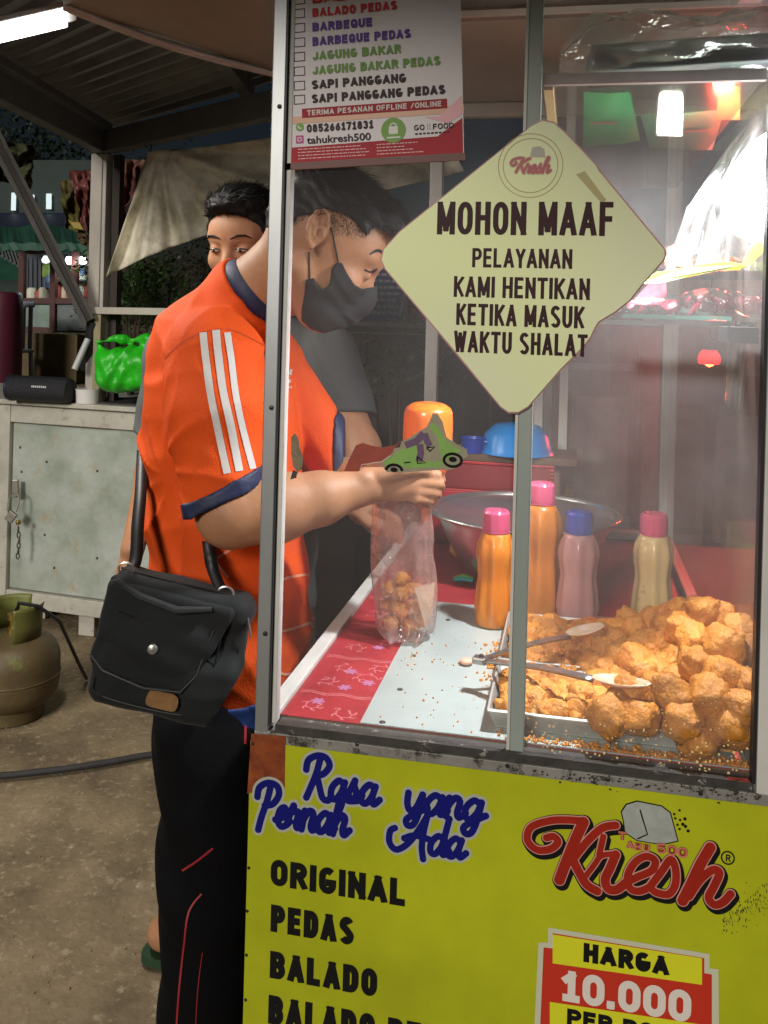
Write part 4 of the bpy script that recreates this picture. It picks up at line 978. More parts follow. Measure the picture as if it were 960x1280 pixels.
# wrist bone, palm, four fingers closed round the bottle neck, thumb on top
S.cap(at(456, 606, d=1.482), at(505, 604, d=1.498), .0265, .029, .012, flat=(fw, .6))
S.ell(at(455, 598, d=1.47), [tuple(r0), tuple(fw), tuple(u0)], (.012, .008, .009), .008)
def finger(S, pts, r, k=.004):
    for i in range(len(pts)-1): S.cap(pts[i], pts[i+1], r[i], r[i+1], k)
for i, (ky, tipx, r_) in enumerate([(591, 546, .0090), (602, 549, .0093), (613, 545, .0090), (623, 538, .0080)]):
    finger(S, [at(494, 598+(ky-606)*.7, d=1.505), at(520, ky, d=1.497), at(tipx, ky+3, d=1.515), at(tipx+1, ky+6, d=1.542), at(tipx-18, ky+8, d=1.556)], [.010, r_+.0006, r_, r_-.0004, r_-.0014], .0018)
finger(S, [at(478, 596, d=1.480), at(502, 588, d=1.476), at(520, 587, d=1.486), at(533, 588, d=1.50)], [.014, .0115, .0095, .0082], .006)
# far arm
S.cap(at(330, 470, d=1.79), at(392, 602, d=1.74), .042, .044, .02)
S.cap(at(392, 602, d=1.74), at(478, 590, d=1.63), .046, .027, .015)
S.cap(at(478, 588, d=1.63), at(512, 580, d=1.60), .026, .028, .01, flat=(fw, .7))
for i, (ky, r_) in enumerate([(566, .009), (577, .0092), (588, .009), (598, .008)]):
    finger(S, [at(505, ky, d=1.60), at(524, ky, d=1.603), at(545, ky+1, d=1.592), at(552, ky+2, d=1.575)], [.012, .0105, .0092, .0078], .004)
body = S.build('body', SKIN, om)
for v in (0,): pass
bhit = drape_fn(body)
# hair: swept top, faded sides
S = SDF(tuple(hc-Vector((.17, .15, .16))), tuple(hc+Vector((.17, .15, .20))), .0032)
R_ = [tuple(hf), tuple(hs), tuple(hu)]; P = lambda a, b, c_: hc+hf*a*HK+hs*b*HK+hu*c_*HK
S.ell(P(-.004, 0, .006), R_, (.103*HK, .081*HK, .090*HK), 0)
S.ell(P(.040, 0, .058), R_, (.075*HK, .062*HK, .050*HK), .02)
S.ell(P(-.02, 0, .062), R_, (.080*HK, .068*HK, .048*HK), .02)
S.ell(P(.135, 0, -.075), R_, (.075*HK, .10*HK, .088*HK), .006, 'sub')
HP = [(330, 150), (512, 150), (514, 262), (509, 282), (500, 293), (492, 290), (482, 283), (470, 285), (458, 291), (448, 286), (438, 273), (424, 264), (402, 262), (382, 267), (356, 284), (330, 296)]
outline_cut(S, HP)
S.disp(lambda X, Y, Z: .0022*np.sin(95*X+50*Z+2*np.sin(60*Y+40*X))*np.sin(70*Z+40*Y+1)+.001*np.sin(230*Z+180*X+2*np.sin(90*X)))
hair = S.build('hair', HAIRM, om)
hair_strands(hair, hc, hf, hs, hu, 5200, lambda a, b, c_: .030 if c_ > .055 else .007, lambda a, b, c_: hf*1.0+hs*.15*(1 if b > 0 else -1)-hu*(.2 if c_ > .05 else .9), 'hair_strands', hair, lift=.28)
# short faded sides
fb = MB(); rgf = random.Random(9)
for i in range(5200):
    x, y = rgf.uniform(352, 462), rgf.uniform(258, 318)
    yb = np.interp(x, [352, 382, 402, 424, 438, 448, 458, 462], [286, 267, 262, 264, 273, 285, 291, 290])
    dpt = (y-yb); lim = np.interp(x, [352, 384, 410, 418, 440, 462], [8, 6, 6, 34, 24, 3])
    if dpt < -3 or dpt > lim*rgf.random()**.6 or (384 < x < 414 and y > 266): continue
    h = bhit(x, y)
    if h is None: continue
    nrm = h[1]; t_ = (-hu+hf*.3+Vector((rgf.gauss(0, .2), rgf.gauss(0, .2), rgf.gauss(0, .2)))); t_ = (t_-nrm*t_.dot(nrm)).normalized(); sd_ = t_.cross(nrm).normalized()*.00030
    p0 = h[0]+nrm*.0002; p1 = p0+(t_+nrm*.25)*.0042; fb.add([p0-sd_, p0+sd_, p1], [(0, 1, 2)])
fb.build('faded_sides', HAIRM, hair, smooth=True, angle=0)
# mask
S = SDF(tuple(hc-Vector((.15, .15, .22))), tuple(hc+Vector((.18, .15, .08))), .003)
head(S, hc, hf, hs, hu, HK, ears=()); S.F -= .0040
S.ell(P(.084, 0, -.066), R_, (.034*HK, .028*HK, .038*HK), .03); S.ell(P(.050, 0, -.105), R_, (.052*HK, .056*HK, .040*HK), .02)
S.ell(P(.040, .0, -.070), R_, (.050*HK, .0665*HK, .045*HK), .02)
outline_cut(S, [(383, 350), (392, 348), (397, 358), (405, 362), (411, 357), (414, 338), (420, 328), (427, 328), (434, 342), (443, 356), (453, 362), (478, 356), (476, 384), (456, 398), (434, 409), (405, 416), (388, 411), (376, 401), (379, 372)])
S.disp(lambda X, Y, Z: .0008*np.sin(120*X+140*Z+3*np.sin(50*X)))
mask = S.build('face_mask', MASKM, om)
mhit = drape_fn(mask)
def on_skin(px, py, off=.002):
    h = bhit(px, py)
    return (h[0] - (h[0]-CAM).normalized()*off) if h else at(px, py, d=1.5)
for a, b_ in (((414, 284), (423, 329)), ((386, 315), (387, 350))):
    pts = [on_skin(a[0]+(b_[0]-a[0])*t, a[1]+(b_[1]-a[1])*t, .0012) for t in (0, .2, .4, .6, .8, 1)]
    MB().tube(pts, .0013, 6).build('ear_loop', MASKM, mask, smooth=True)
# brow, lashes
drape_ribbon(bhit, [(462, 318), (472, 313), (481, 318)], 4, 'eyebrow', HAIRM, om, off=.001, wfn=lambda t: .4+math.sin(math.pi*t)*.6)
drape_ribbon(bhit, [(455, 337), (463, 340), (471, 336)], 2.6, 'eyelashes', HAIRM, om, off=.001)

# ---- jersey
S = SDF((-1.02, 1.18, .60), (-.22, 1.95, 1.52), .0045)
g_ = (fw, 1.28)
ch = [((266, 450), .104), ((276, 500), .128), ((281, 560), .134), ((284, 640), .136), ((287, 720), .140), ((290, 800), .140), ((292, 880), .134)]
for (a, ra), (b_, rb) in zip(ch[:-1], ch[1:]): S.cap(at(*a, d=1.65), at(*b_, d=1.65), ra, rb, .02, flat=g_)
S.cap(at(258, 436, d=1.53), at(300, 436, d=1.80), .068, .068, .03); S.cap(at(250, 440, d=1.64), nb-(at(372, 320, d=1.61)-nb).normalized()*.012, .078, .0835, .03)
S.cap(at(240, 420, d=1.64), at(222, 560, d=1.66), .06, .06, .04)
S.ell(at(322, 372, d=1.645), R_, (.10, .066, .045), .006, 'sub') if False else None
S.cut(at(0, 872, d=1.6), (-.0, 0, -1))
A = SDF((-1.02, 1.18, .60), (-.22, 1.95, 1.52), .0045)
ha, hb_ = at(268, 446, d=1.515), at(281, 640, d=1.425)
A.cap(ha, at(272, 520, d=1.47), .083, .082, .01); A.cap(at(272, 520, d=1.47), hb_, .082, .062, .02)
A.cut(at(278, 613, d=1.45), (RV*40-UV*85)*1.0)
S.F = np.where(True, np.minimum(S.F, 9), 0)
def smin(a, b, k): h = np.clip(.5+.5*(b-a)/k, 0, 1); return b*(1-h)+a*h-k*h*(1-h)
S.F = smin(A.F, S.F, .012)
A = SDF((-1.02, 1.18, .60), (-.22, 1.95, 1.52), .0045)
A.cap(at(325, 440, d=1.80), at(440, 604, d=1.70), .07, .050, .01); A.cut(at(420, 600, d=1.70), RV)
S.F = smin(A.F, S.F, .012)
# neck opening
A = SDF((-1.02, 1.18, .60), (-.22, 1.95, 1.52), .0045)
nax = (at(372, 320, d=1.61)-nb).normalized()
A.cap(nb-nax*.03, nb+nax*.2, .069, .069, 0)
S.F = np.maximum(S.F, -A.F-.001)
S.cut(nb+nax*.012, nax)
pz = Vn(at(345, 560, d=1.5))
ap = Vn(at(226, 585, d=1.55)); ap2 = Vn(at(240, 440, d=1.50))
def rdg(t): return (1-np.abs(np.sin(t)))**2.2
def folds(X, Y, Z):
    out = 0
    for c_, n_, am, r0_ in ((ap, 9, .0062, .10), (ap2, 7, .0035, .09)):
        dx, dz = X-c_[0], Z-c_[2]; r_ = np.sqrt(dx*dx+dz*dz)+1e-4; th = np.arctan2(dz, dx)
        out = out - am*(rdg(th*n_/2+2.2*np.sin(7*r_)+3*Y)-.3)*np.exp(-((r_-r0_)/.10)**2)*np.clip(r_*14, 0, 1)
    low = np.clip((1.22-Z)*3.2, 0, 1)
    out = out - .0058*low*(rdg(15*X+4*Z+1.3*np.sin(8*Z+4*Y)+6*Y)-.3)
    out = out - .0030*low*(rdg(31*X-9*Z+2.0*np.sin(13*Z)+10*Y)-.3)
    out = out - .0022*(rdg(26*Z+17*X+1.6*np.sin(15*X)+5*Y)-.3)
    return out + .0010*np.sin(60*Z+20*X+2*np.sin(30*X))
S.disp(folds)
shirt = S.build('jersey', ORANGE, om)
sh = drape_fn(shirt)
# navy cuff: band round the sleeve end
def band(p, nrm, prims, t, name, m, disp=None):
    B = SDF(tuple(Vector(p)-Vector((.16, .16, .12))), tuple(Vector(p)+Vector((.16, .16, .12))), .0035)
    for (a, b_, ra, rb) in prims: B.cap(a, b_, ra, rb, .01)
    B.cut(p, nrm); B.cut(Vector(p)-Vector(nrm).normalized()*t, -Vector(nrm))
    if disp: B.disp(disp)
    return B.build(name, m, om)
nh = (RV*40-UV*85)
band(at(281, 622, d=1.45), nh, [(ha, at(272, 520, d=1.47), .085, .084), (at(272, 520, d=1.47), hb_, .085, .066)], .024, 'sleeve_cuff', NAVY, lambda X, Y, Z: folds(X, Y, Z)*.45)
band(at(430, 600, d=1.70), RV, [(at(325, 440, d=1.80), at(440, 604, d=1.70), .072, .052)], .018, 'sleeve_cuff', NAVY)
# collar ring
side = nax.cross(fw).normalized(); fr_ = nax.cross(side).normalized()
ring = [nb+nax*(.008+.010*math.sin(t))+ side*.073*math.cos(t)+fr_*.073*math.sin(t) for t in [2*math.pi*i/28 for i in range(29)]]
cb = MB()
rowsC = [[p - nax*.014, p+nax*.006, p+nax*.016+(nb-p).normalized()*.004, p+nax*.006+(nb-p).normalized()*.008] for p in ring]
cb.grid(rowsC); co = cb.build('collar', NAVY, om, smooth=True); co.modifiers.new('s', 'SOLIDIFY').thickness = .003
# sleeve stripes
for nm, pts, w_ in (('stripe', [(254, 416), (257, 445), (263, 490), (272, 535), (284, 592)], 9), ('stripe', [(270, 413), (273, 445), (279, 490), (289, 535), (299, 589)], 9.5), ('stripe', [(284, 416), (289, 450), (294, 490), (303, 535), (316, 586)], 8)):
    drape_ribbon(sh, pts, w_, 'stripe', WHITEP, om)
# raglan seam
SEAM = mat('seam_shadow_thread', (.45, .05, .008), rough=.7)
for pts in ([(206, 448), (225, 430), (255, 415), (290, 413), (330, 432)],): drape_ribbon(sh, pts, 1.3, 'seam', SEAM, om, off=.0009)
HEX = mat('pale_orange_print', (.68, .30, .20), rough=.6)
for pts in ([(345, 728), (360, 722), (383, 718)], [(383, 718), (396, 740)], [(396, 742), (390, 775)], [(345, 790), (365, 786), (388, 778)], [(388, 778), (396, 800)], [(348, 880), (346, 820), (345, 795)], [(262, 692), (272, 706), (285, 722)], [(272, 697), (290, 685)], [(345, 825), (352, 842), (372, 840)]):
    drape_ribbon(sh, pts, 3.2, 'hexagon_line', HEX, om)
for i in range(3): drape_ribbon(sh, [(352+i*4.5, 479), (354+i*4.2, 474-i*2.5), (356+i*4, 470-i*4)], 3.2, 'chest_mark', WHITEP, om, n=2)
for i in range(5): drape_ribbon(sh, [(352+i*2.8, 485.5), (352+i*2.8, 483)], 1.8, 'chest_mark', WHITEP, om, n=2)
# navy hem
B = SDF((-1.0, 1.2, .60), (-.3, 1.95, .86), .005)
for (a, ra), (b_, rb) in zip(ch[:-1], ch[1:]): B.cap(at(*a, d=1.65), at(*b_, d=1.65), ra+.002, rb+.002, .02, flat=g_)
B.cut(at(0, 882, d=1.6), (0, 0, -1)); B.cut(at(0, 838, d=1.6), (0, 0, 1)); B.disp(folds); B.build('jersey_hem', mat('blue_hem', (.012, .04, .17), rough=.6), om)
# trousers
S = SDF((-1.06, 1.10, .05), (-.34, 2.05, .80), .0065)
S.cap(at(282, 850, d=1.64), at(278, 900, d=1.62), .128, .118, .02, flat=(fw, 1.2))
S.cap(at(264, 905, d=1.54), at(262, 1120, d=1.51), .094, .078, .03); S.cap(at(262, 1120, d=1.51), at(258, 1310, d=1.50), .078, .076, .03); 
ank = at(258, 1310, d=1.50); S.cap(ank, Vector((ank.x, ank.y, .09)), .076, .070, .02)
S.cap(at(296, 905, d=1.74), at(262, 1110, d=1.80), .09, .075, .03); an2 = Vector((at(236, 1150, d=1.88).x, at(236, 1150, d=1.88).y, .12)); S.cap(at(262, 1110, d=1.80), an2, .075, .06, .02)
S.cut((0, 0, .085), (0, 0, -1))
S.disp(lambda X, Y, Z: .004*np.sin(30*X+14*Z+2*np.sin(13*Z))+.003*np.sin(55*Z+22*X+2*np.sin(20*Y)))
trou = S.build('trousers', TROU, om); th_ = drape_fn(trou)
RPI = mat('red_piping', (.30, .012, .02), rough=.6)
drape_ribbon(th_, [(228, 1088), (246, 1076), (266, 1060)], 2.6, 'piping', RPI, om); drape_ribbon(th_, [(220, 1300), (224, 1240), (230, 1183), (236, 1140), (252, 1117)], 2.2, 'piping', RPI, om)
drape_ribbon(th_, [(244, 1300), (247, 1240), (253, 1190)], 1.0, 'piping', RPI, om); drape_ribbon(th_, [(307, 892), (306, 930)], 3, 'piping', RPI, om)
# feet in sandals
def foot(S, heel, dirv, L=.24):
    d_ = Vector(dirv).normalized(); sd = d_.cross(u0)
    S.cap(heel+u0*.035, heel+d_*.05+u0*.09, .034, .036, .02); S.cap(heel+u0*.030, heel+d_*.15+u0*.028, .032, .034, .02, flat=(u0, .75))
    for k in range(5): S.cap(heel+d_*.15+sd*(.026-.013*k)+u0*.02, heel+d_*(.205-.008*k*(k > 0)+.004)+sd*(.030-.015*k)+u0*.014, .013, .0095 if k else .013, .005)
h2 = at(190, 1184, d=1.90); h2.z = .022; dr = (r0*1.0-fw*.25)
S = SDF((h2.x-.06, h2.y-.16, .0), (h2.x+.32, h2.y+.14, .20), .004); foot(S, h2+Vector((.03, 0, 0)), dr); S.build('foot', SKIN, om)
an1 = Vector((ank.x-.03, ank.y, .022)); S = SDF((an1.x-.06, an1.y-.16, .0), (an1.x+.32, an1.y+.14, .20), .005); foot(S, an1, dr); S.build('foot', SKIN, om)
SAND = mat('dark_green_sandal', (.012, .045, .018), rough=.6)
for hh in (h2+Vector((.03, 0, 0)), an1):
    d_ = dr.normalized(); sd = d_.cross(u0); o_ = [hh+d_*a+sd*b_ for a, b_ in ((-.045, 0), (-.03, .035), (.05, .034), (.16, .046), (.235, .02), (.24, -.02), (.16, -.04), (.05, -.032), (-.03, -.035))]
    o_ = [Vector((p.x, p.y, .003)) for p in catmull(o_, 3, True)]
    sd_o = MB().prism(o_, (0, 0, .018)).build('sandal', SAND, om)
    MB().tube([hh+sd*.042+d_*.06+u0*.0, hh+sd*.03+d_*.08+u0*.06, hh+d_*.10+u0*.07, hh-sd*.03+d_*.08+u0*.055, hh-sd*.04+d_*.06], .007, 8, flat=.5).build('strap', mat('green_strap', (.02, .12, .05), rough=.5), sd_o, smooth=True)

# ================= man in the charcoal t-shirt
gm = thing('person', 'person in charcoal t-shirt facing the camera behind the man in orange, looking down', 'person', Vector((-.72, 2.05, 0)))
gc = at(311, 293, d=2.14); gf, gs, gu = frame(-fw*.90-r0*.34-u0*.22, u0)
S = SDF((-1.25, 1.60, .60), (-.20, 2.45, 1.74), .005)
GK = 1.09
head(S, gc, gf, gs, gu, GK)
S.cap(gc-gu*.05-gf*.03, gc-u0*.22-gf*.02, .055, .058, .02)
gsh = gc-u0*.235-gf*.02
S.cap(gsh, gsh-u0*.45, .09, .10, .04)
for q in (-1, 1): S.cap(gsh-u0*.04, gsh+r0*q*.15-u0*.07, .045, .04, .02)
# his left arm (right in the picture), bent forward
S.cap(at(415, 460, d=2.12), at(452, 560, d=2.02), .038, .040, .02); S.cap(at(452, 560, d=2.02), at(452, 640, d=1.86), .040, .026, .02)
S.cap(at(452, 640, d=1.86), at(470, 655, d=1.83), .026, .028, .01, flat=(u0, .6))
for k in range(4): finger(S, [at(466, 640+k*7, d=1.835), at(484, 643+k*8, d=1.82), at(496, 650+k*7, d=1.82), at(500, 662+k*5, d=1.825)], [.011, .0095, .0085, .0075])
# his right arm hanging
S.cap(at(215, 440, d=2.22), at(192, 590, d=2.26), .050, .042, .02); S.cap(at(192, 590, d=2.26), at(166, 686, d=2.18), .042, .027, .02)
S.cap(at(166, 686, d=2.18), at(158, 716, d=2.17), .024, .026, .01, flat=(fw, .6))
for k in range(4): finger(S, [at(154+k*5, 722, d=2.16+k*.008), at(153+k*5, 742, d=2.155+k*.008), at(157+k*5, 757, d=2.15+k*.008)], [.011, .009, .0075])
S.build('body', SKIN2, gm)
PG = lambda a, b, c_: gc+(gf*a+gs*b+gu*c_)*GK
S = SDF(tuple(gc-Vector((.16, .16, .12))), tuple(gc+Vector((.16, .16, .18))), .0035); R2 = [tuple(gf), tuple(gs), tuple(gu)]
S.ell(PG(-.006, 0, .008), R2, (.115, .092, .104), 0); S.ell(PG(.030, 0, .070), R2, (.077, .070, .042), .02); S.ell(PG(.115, 0, -.035), R2, (.096, .124, .104), .005, 'sub'); S.ell(PG(.02, 0, -.095), R2, (.135, .17, .10), .005, 'sub')
S.disp(lambda X, Y, Z: .0013*np.sin(220*X+90*Z+2*np.sin(80*Y))+.0012*np.sin(240*Z-60*X))
gh = S.build('hair', HAIRM, gm)
hair_strands(gh, gc, gf, gs, gu, 3800, lambda a, b, c_: .028 if c_ > .045 else .008, lambda a, b, c_: hu*.6+r0*.5+gf*.4, 'hair_strands', gh, seed=6, lift=.6)
WE = mat('eye_white', (.45, .40, .36), rough=.3); IR = mat('dark_iris', (.01, .006, .004), rough=.2)
for q in (-1, 1):
    MB().tube([PG(.099, q*.012, .004), PG(.097, q*.028, .0105), PG(.090, q*.043, .010), PG(.082, q*.052, .003)], [.0022, .0034, .0030, .0012], 8, flat=.7).build('eyebrow', HAIRM, gm, smooth=True)
    ew = MB().tube([PG(.0900, q*.019, -.0215), PG(.0938, q*.026, -.0205), PG(.0938, q*.034, -.0205), PG(.0885, q*.043, -.0215)], [.0008, .0034, .0034, .0008], 10, flat=.9).build('eye', WE, gm, smooth=True)
    MB().tube([PG(.0952, q*.0285, -.0215), PG(.0958, q*.031, -.0212), PG(.0952, q*.0335, -.0215)], [.0026, .0036, .0026], 10, flat=.9).build('iris', IR, ew, smooth=True)
    MB().tube([PG(.0915, q*.018, -.0190), PG(.0965, q*.026, -.0165), PG(.0965, q*.034, -.0165), PG(.0895, q*.045, -.0195)], [.0008, .0014, .0014, .0010], 8).build('eyelashes', IR, gm, smooth=True)
# t-shirt
S = SDF((-1.25, 1.60, .60), (-.20, 2.45, 1.50), .005)
for a, b_, ra, rb in ((gsh-u0*.06, gsh-u0*.30, .105, .115), (gsh-u0*.30, gsh-u0*.62, .115, .12)): S.cap(a, b_, ra, rb, .02, flat=(r0, 1.45))
for q in (-1, 1): S.cap(gsh-u0*.005, gsh+r0*q*.165-u0*.045, .062, .062, .03)
S.cut(gsh-u0*.66, -u0)
def add_sleeve(a, b_, ra, rb, cutp, cn):
    A = SDF((-1.25, 1.60, .60), (-.20, 2.45, 1.50), .005); A.cap(a, b_, ra, rb, .01); A.cut(cutp, cn); S.F = smin(A.F, S.F, .012)
add_sleeve(at(408, 440, d=2.14), at(455, 570, d=2.04), .070, .056, at(450, 519, d=2.06), at(450, 560, d=2.04)-at(418, 440, d=2.12)+RV*-.02)
add_sleeve(at(215, 440, d=2.22), at(192, 590, d=2.26), .068, .060, at(200, 540, d=2.25), at(192, 590, d=2.26)-at(215, 440, d=2.22))
A = SDF((-1.25, 1.60, .60), (-.20, 2.45, 1.50), .005); A.cap(gsh, gsh+u0*.2, .066, .066, 0); S.F = np.maximum(S.F, -A.F)
S.disp(lambda X, Y, Z: .003*np.sin(38*X+12*Z+2*np.sin(12*Z))+.0022*np.sin(60*Z+50*X+3*np.sin(22*X)))
S.build('tshirt', GREYS, gm)
S = SDF((-1.20, 1.65, .05), (-.30, 2.45, .82), .008)
pv = gsh-u0*.62
S.cap(pv, pv-u0*.06, .115, .12, .02, flat=(r0, 1.3))
for q in (-1, 1): 
    S.cap(pv+r0*q*.08-u0*.05, pv+r0*q*.10-u0*.40-fw*.05, .09, .07, .02); p_ = pv+r0*q*.10; S.cap(pv+r0*q*.10-u0*.40-fw*.05, Vector((p_.x, p_.y, .10)), .07, .055, .02)
S.cut((0, 0, .07), (0, 0, -1))
S.disp(lambda X, Y, Z: .004*np.sin(30*X+14*Z+2*np.sin(13*Z)))
S.build('trousers', mat('dark_olive_trousers', (.022, .024, .020), rough=.8, bump=.1, bscale=90), gm)
for q in (-1, 1):
    p_ = Vector((pv.x, pv.y, 0))+r0*q*.10; hh = Vector((p_.x, p_.y, .022))+fw*.04
    S = SDF((hh.x-.15, hh.y-.30, 0), (hh.x+.15, hh.y+.10, .2), .006); foot(S, hh, -fw); S.build('foot', SKIN2, gm)
    o_ = [hh-fw*a+r0*b_ for a, b_ in ((-.04, 0), (0, .035), (.16, .045), (.235, 0), (.16, -.045), (0, -.035))]; MB().prism([Vector((p.x, p.y, .003)) for p in catmull(o_, 3, True)], (0, 0, .018)).build('sandal', BLACKP, gm)

# ================= shoulder bag of the man in orange
BAGM = mat('black_canvas', (.010, .012, .013), rough=.82, spec=.3, var=.35, vscale=10, bump=.08, bscale=420, sheen=.05)
BAGP = mat('dark_piping', (.004, .004, .005), rough=.5)
db = 1.37
bag = thing('shoulder_bag', 'black canvas shoulder bag with a flap, snap button and tan patch, hanging at the hip', 'bag', at(215, 800, d=db))
bc = at(215, 806, d=db+.035); bx = (at(305, 838, d=db)-at(140, 798, d=db)).normalized(); bn = (-fw+bx*(fw.dot(bx))).normalized(); bu = bn.cross(bx)*-1
if bu.z < 0: bu = -bu
Rb = [tuple(bx), tuple(bn), tuple(bu)]
Bp = lambda a, b, c_: bc+bx*a+bn*b+bu*c_
sag = lambda X, Y, Z: .0012*np.sin(60*X+35*Z+2.5*np.sin(30*Z))-.0018*(rdg(34*Z-14*X+1.4*np.sin(22*X))-.3)
S = SDF(tuple(bc-Vector((.19, .12, .17))), tuple(bc+Vector((.19, .12, .17))), .0032)
S.rbox(Bp(0, -.012, -.004), Rb, (.110, .032, .098), .022, 0)
S.rbox(Bp(.006, .012, -.048), Rb, (.112, .030, .052), .022, .02)
S.rbox(Bp(0, -.005, .075), Rb, (.104, .034, .022), .018, .01)
S.disp(sag)
S.cut(Bp(.118, 0, 0), bx+bu*-.35); S.build('bag_body', BAGM, bag); 
S = SDF(tuple(bc-Vector((.19, .12, .17))), tuple(bc+Vector((.19, .12, .17))), .0032)   # flap
S.rbox(Bp(-.012, .019, .020), Rb, (.100, .0155, .068), .012, 0); S.ell(Bp(-.005, .028, .0), Rb, (.085, .018, .05), .01); S.cut(Bp(.062, 0, 0), bx+bu*-.30)
S.disp(sag); flap = S.build('flap', BAGM, bag)
MB().tube([Bp(-.112, .030, -.030), Bp(-.085, .044, -.043), Bp(-.02, .050, -.052), Bp(.035, .048, -.046), Bp(.052, .040, -.02), Bp(.060, .034, .05)], .0022, 8).build('piping', BAGP, flap, smooth=True)
MB().tube([Bp(-.108, .018, .086), Bp(-.06, .034, .074), Bp(0, .040, .068), Bp(.05, .036, .080)], [.007, .009, .009, .006], 8, flat=.6).build('fold', BAGM, bag, smooth=True)
MB().tube([Bp(-.104, .0, .097), Bp(-.03, .010, .099), Bp(.06, .006, .098), Bp(.105, -.004, .088)], .0018, 6).build('zip', BAGP, bag, smooth=True)
bt = Bp(-.020, .052, .006)
Rm = Matrix((bx, bu, bn)).transposed()
MB().lathe([(.0, .0035), (.004, .0030), (.0070, .0018), (.0078, 0), (.0078, -.004)], bt-bn*.004, 20, Rm).build('snap_button', mat('dull_silver', (.42, .42, .40), rough=.35, metal=.8), bag, smooth=True)
pc = at(201, 865, d=1.0); tp = Bp(.012, .046, -.064)
P5 = [tp+bx*x+bu*y+bn*.001 for x, y in catmull and [(q.x, q.y) for q in catmull([(-.022, -.010, 0), (-.020, .011, 0), (.0, .0125, 0), (.020, .011, 0), (.0225, -.010, 0), (0, -.0125, 0)], 4, True)]]
pt_ = MB().prism(P5, bn*.003).build('leather_patch', mat('tan_leather', (.26, .135, .045), rough=.5, var=.35, vscale=60, bump=.2), bag)
for pts_ in ([Bp(-.094, .040, -.058), Bp(-.090, .041, -.078), Bp(-.05, .042, -.084), Bp(.03, .042, -.083), Bp(.055, .040, -.076), Bp(.062, .039, -.058)], [Bp(.072, .029, .06), Bp(.074, .031, .02), Bp(.072, .037, -.03), Bp(.068, .036, -.076)], [Bp(-.09, .040, .045), Bp(-.03, .0375, .037), Bp(.03, .037, .040)]):
    MB().tube(catmull(pts_, 4), .0013, 6).build('stitched_seam', BAGP, bag, smooth=True)
for sx_ in (-.095, .062):
    ring_ = [Bp(sx_+.012*math.cos(a), .004, .098+.010*math.sin(a)) for a in [2*math.pi*i/12 for i in range(13)]]; MB().tube(ring_, .0018, 6, caps=False).build('strap_ring', mat('dull_silver', (.42, .42, .40)), bag, smooth=True)
MB().tube([Bp(.105, .020, .075), Bp(.112, .020, .060), Bp(.116, .016, .045)], .0014, 6).build('zip_pull', mat('steel_pull', (.5, .5, .48), rough=.3, metal=.9), bag, smooth=True)
# strap up over the back and round the front of the hip
def strapm(pts, wv, nm):
    c = catmull(pts, 8); rows_ = [[p-Vector(wv)*.5, p+Vector(wv)*.5] for p in c]; o = MB().grid(rows_).build(nm, BAGP, bag, smooth=True, angle=0); o.modifiers.new('s', 'SOLIDIFY').thickness = .003
strapm([Bp(-.095, 0, .085), at(169, 700, d=1.43), at(172, 655, d=1.47), at(176, 610, d=1.53), at(178, 560, d=1.64)], r0*.020, 'strap')
strapm([Bp(.062, -.002, .088), at(266, 712, d=1.44), at(262, 690, d=1.452), at(258, 660, d=1.50)], r0*.020, 'strap')
# ---------------------------------------------------------------- goods on the counter
ZT0 = .8024
def zat(px, py, z): return at(px, py, Z=z)
# sauce bottles
def bottle(px, py, d_, h, r, cm, lm, label, capr=.0240, capm2=None):
    base = at(px, py, Z=ZT0+.001) if d_ is None else at(px, py, d=d_); base.z = ZT0+.001 if base.y < YS else .8016
    t = thing('sauce_bottle', label, 'bottle', base, 'ribbed sauce bottles on the counter')
    n = 48
    hb = h-.036
    prof = [(0, 0), (r*.80, 0), (r*.95, .004), (r, .014), (r*1.0, hb*.22), (r*.93, hb*.38), (r*.86, hb*.50), (r*.90, hb*.62), (r*.97, hb*.74), (r*.93, hb*.84), (r*.78, hb*.945), (capr*.92, hb*.985), (capr*.88, hb)]
    P2 = [(p.x, p.y) for p in catmull([(a, b, 0) for a, b in prof], 4)]
    P2 = [(max(0, a), b) for a, b in P2]
    wob = lambda a, z: 1+(.06*math.cos(8*a) if .02 < z < hb*.9 else 0)
    MB().lathe(P2, base, n, None, wob).build('bottle_body', cm, t, smooth=True, angle=60)
    MB().lathe([(0, hb+.001), (capr, hb+.001), (capr*1.02, hb+.004), (capr*.98, hb+.031), (capr*.84, hb+.0355), (0, hb+.0355)], base, 40, None, lambda a, z: 1+.025*math.cos(10*a)).build('cap', lm, t, smooth=True, angle=30)
    for k in range(3): MB().tube([base+Vector((capr*(.5)*math.cos(q+k*2.1), capr*.5*math.sin(q+k*2.1), hb+.0358)) for q in (0, .4, .8, 1.2)], .0009, 5).build('cap_groove', lm, t)
    MB().lathe([(capr*.9, hb-.004), (capr*1.02, hb-.002), (capr*1.02, hb+.0005)], base, 30).build('neck_ring', lm, t, smooth=True)
    return t
def plast(name, c, **k): return mat(name, c, rough=.28, sub=.25, spec=.5, coat=.3, var=.1, vscale=12, **k)
OS = plast('orange_sauce', (.62, .22, .018), col2=(.48, .13, .01), stretch=(1, 1, .25), wear=(.70, .40, .12), wscale=30, wthr=(.60, .70)); OS2 = plast('deep_orange_sauce', (.52, .18, .02)); MS = plast('mauve_powder', (.52, .28, .28)); TS = mat('tan_powder_bottle', (.62, .46, .20), rough=.3, coat=.3, var=.3, vscale=14, col2=(.22, .13, .05), thr=(.55, .62))
PK = plast('pink_cap', (.62, .09, .20)); BL = plast('blue_cap', (.03, .08, .50)); ORC = plast('orange_cap', (.78, .16, .03))
bottle(617, 780, None, .203, .0335, OS, PK, 'orange sauce bottle with a pink cap, leftmost on the counter beside the steel sheet')
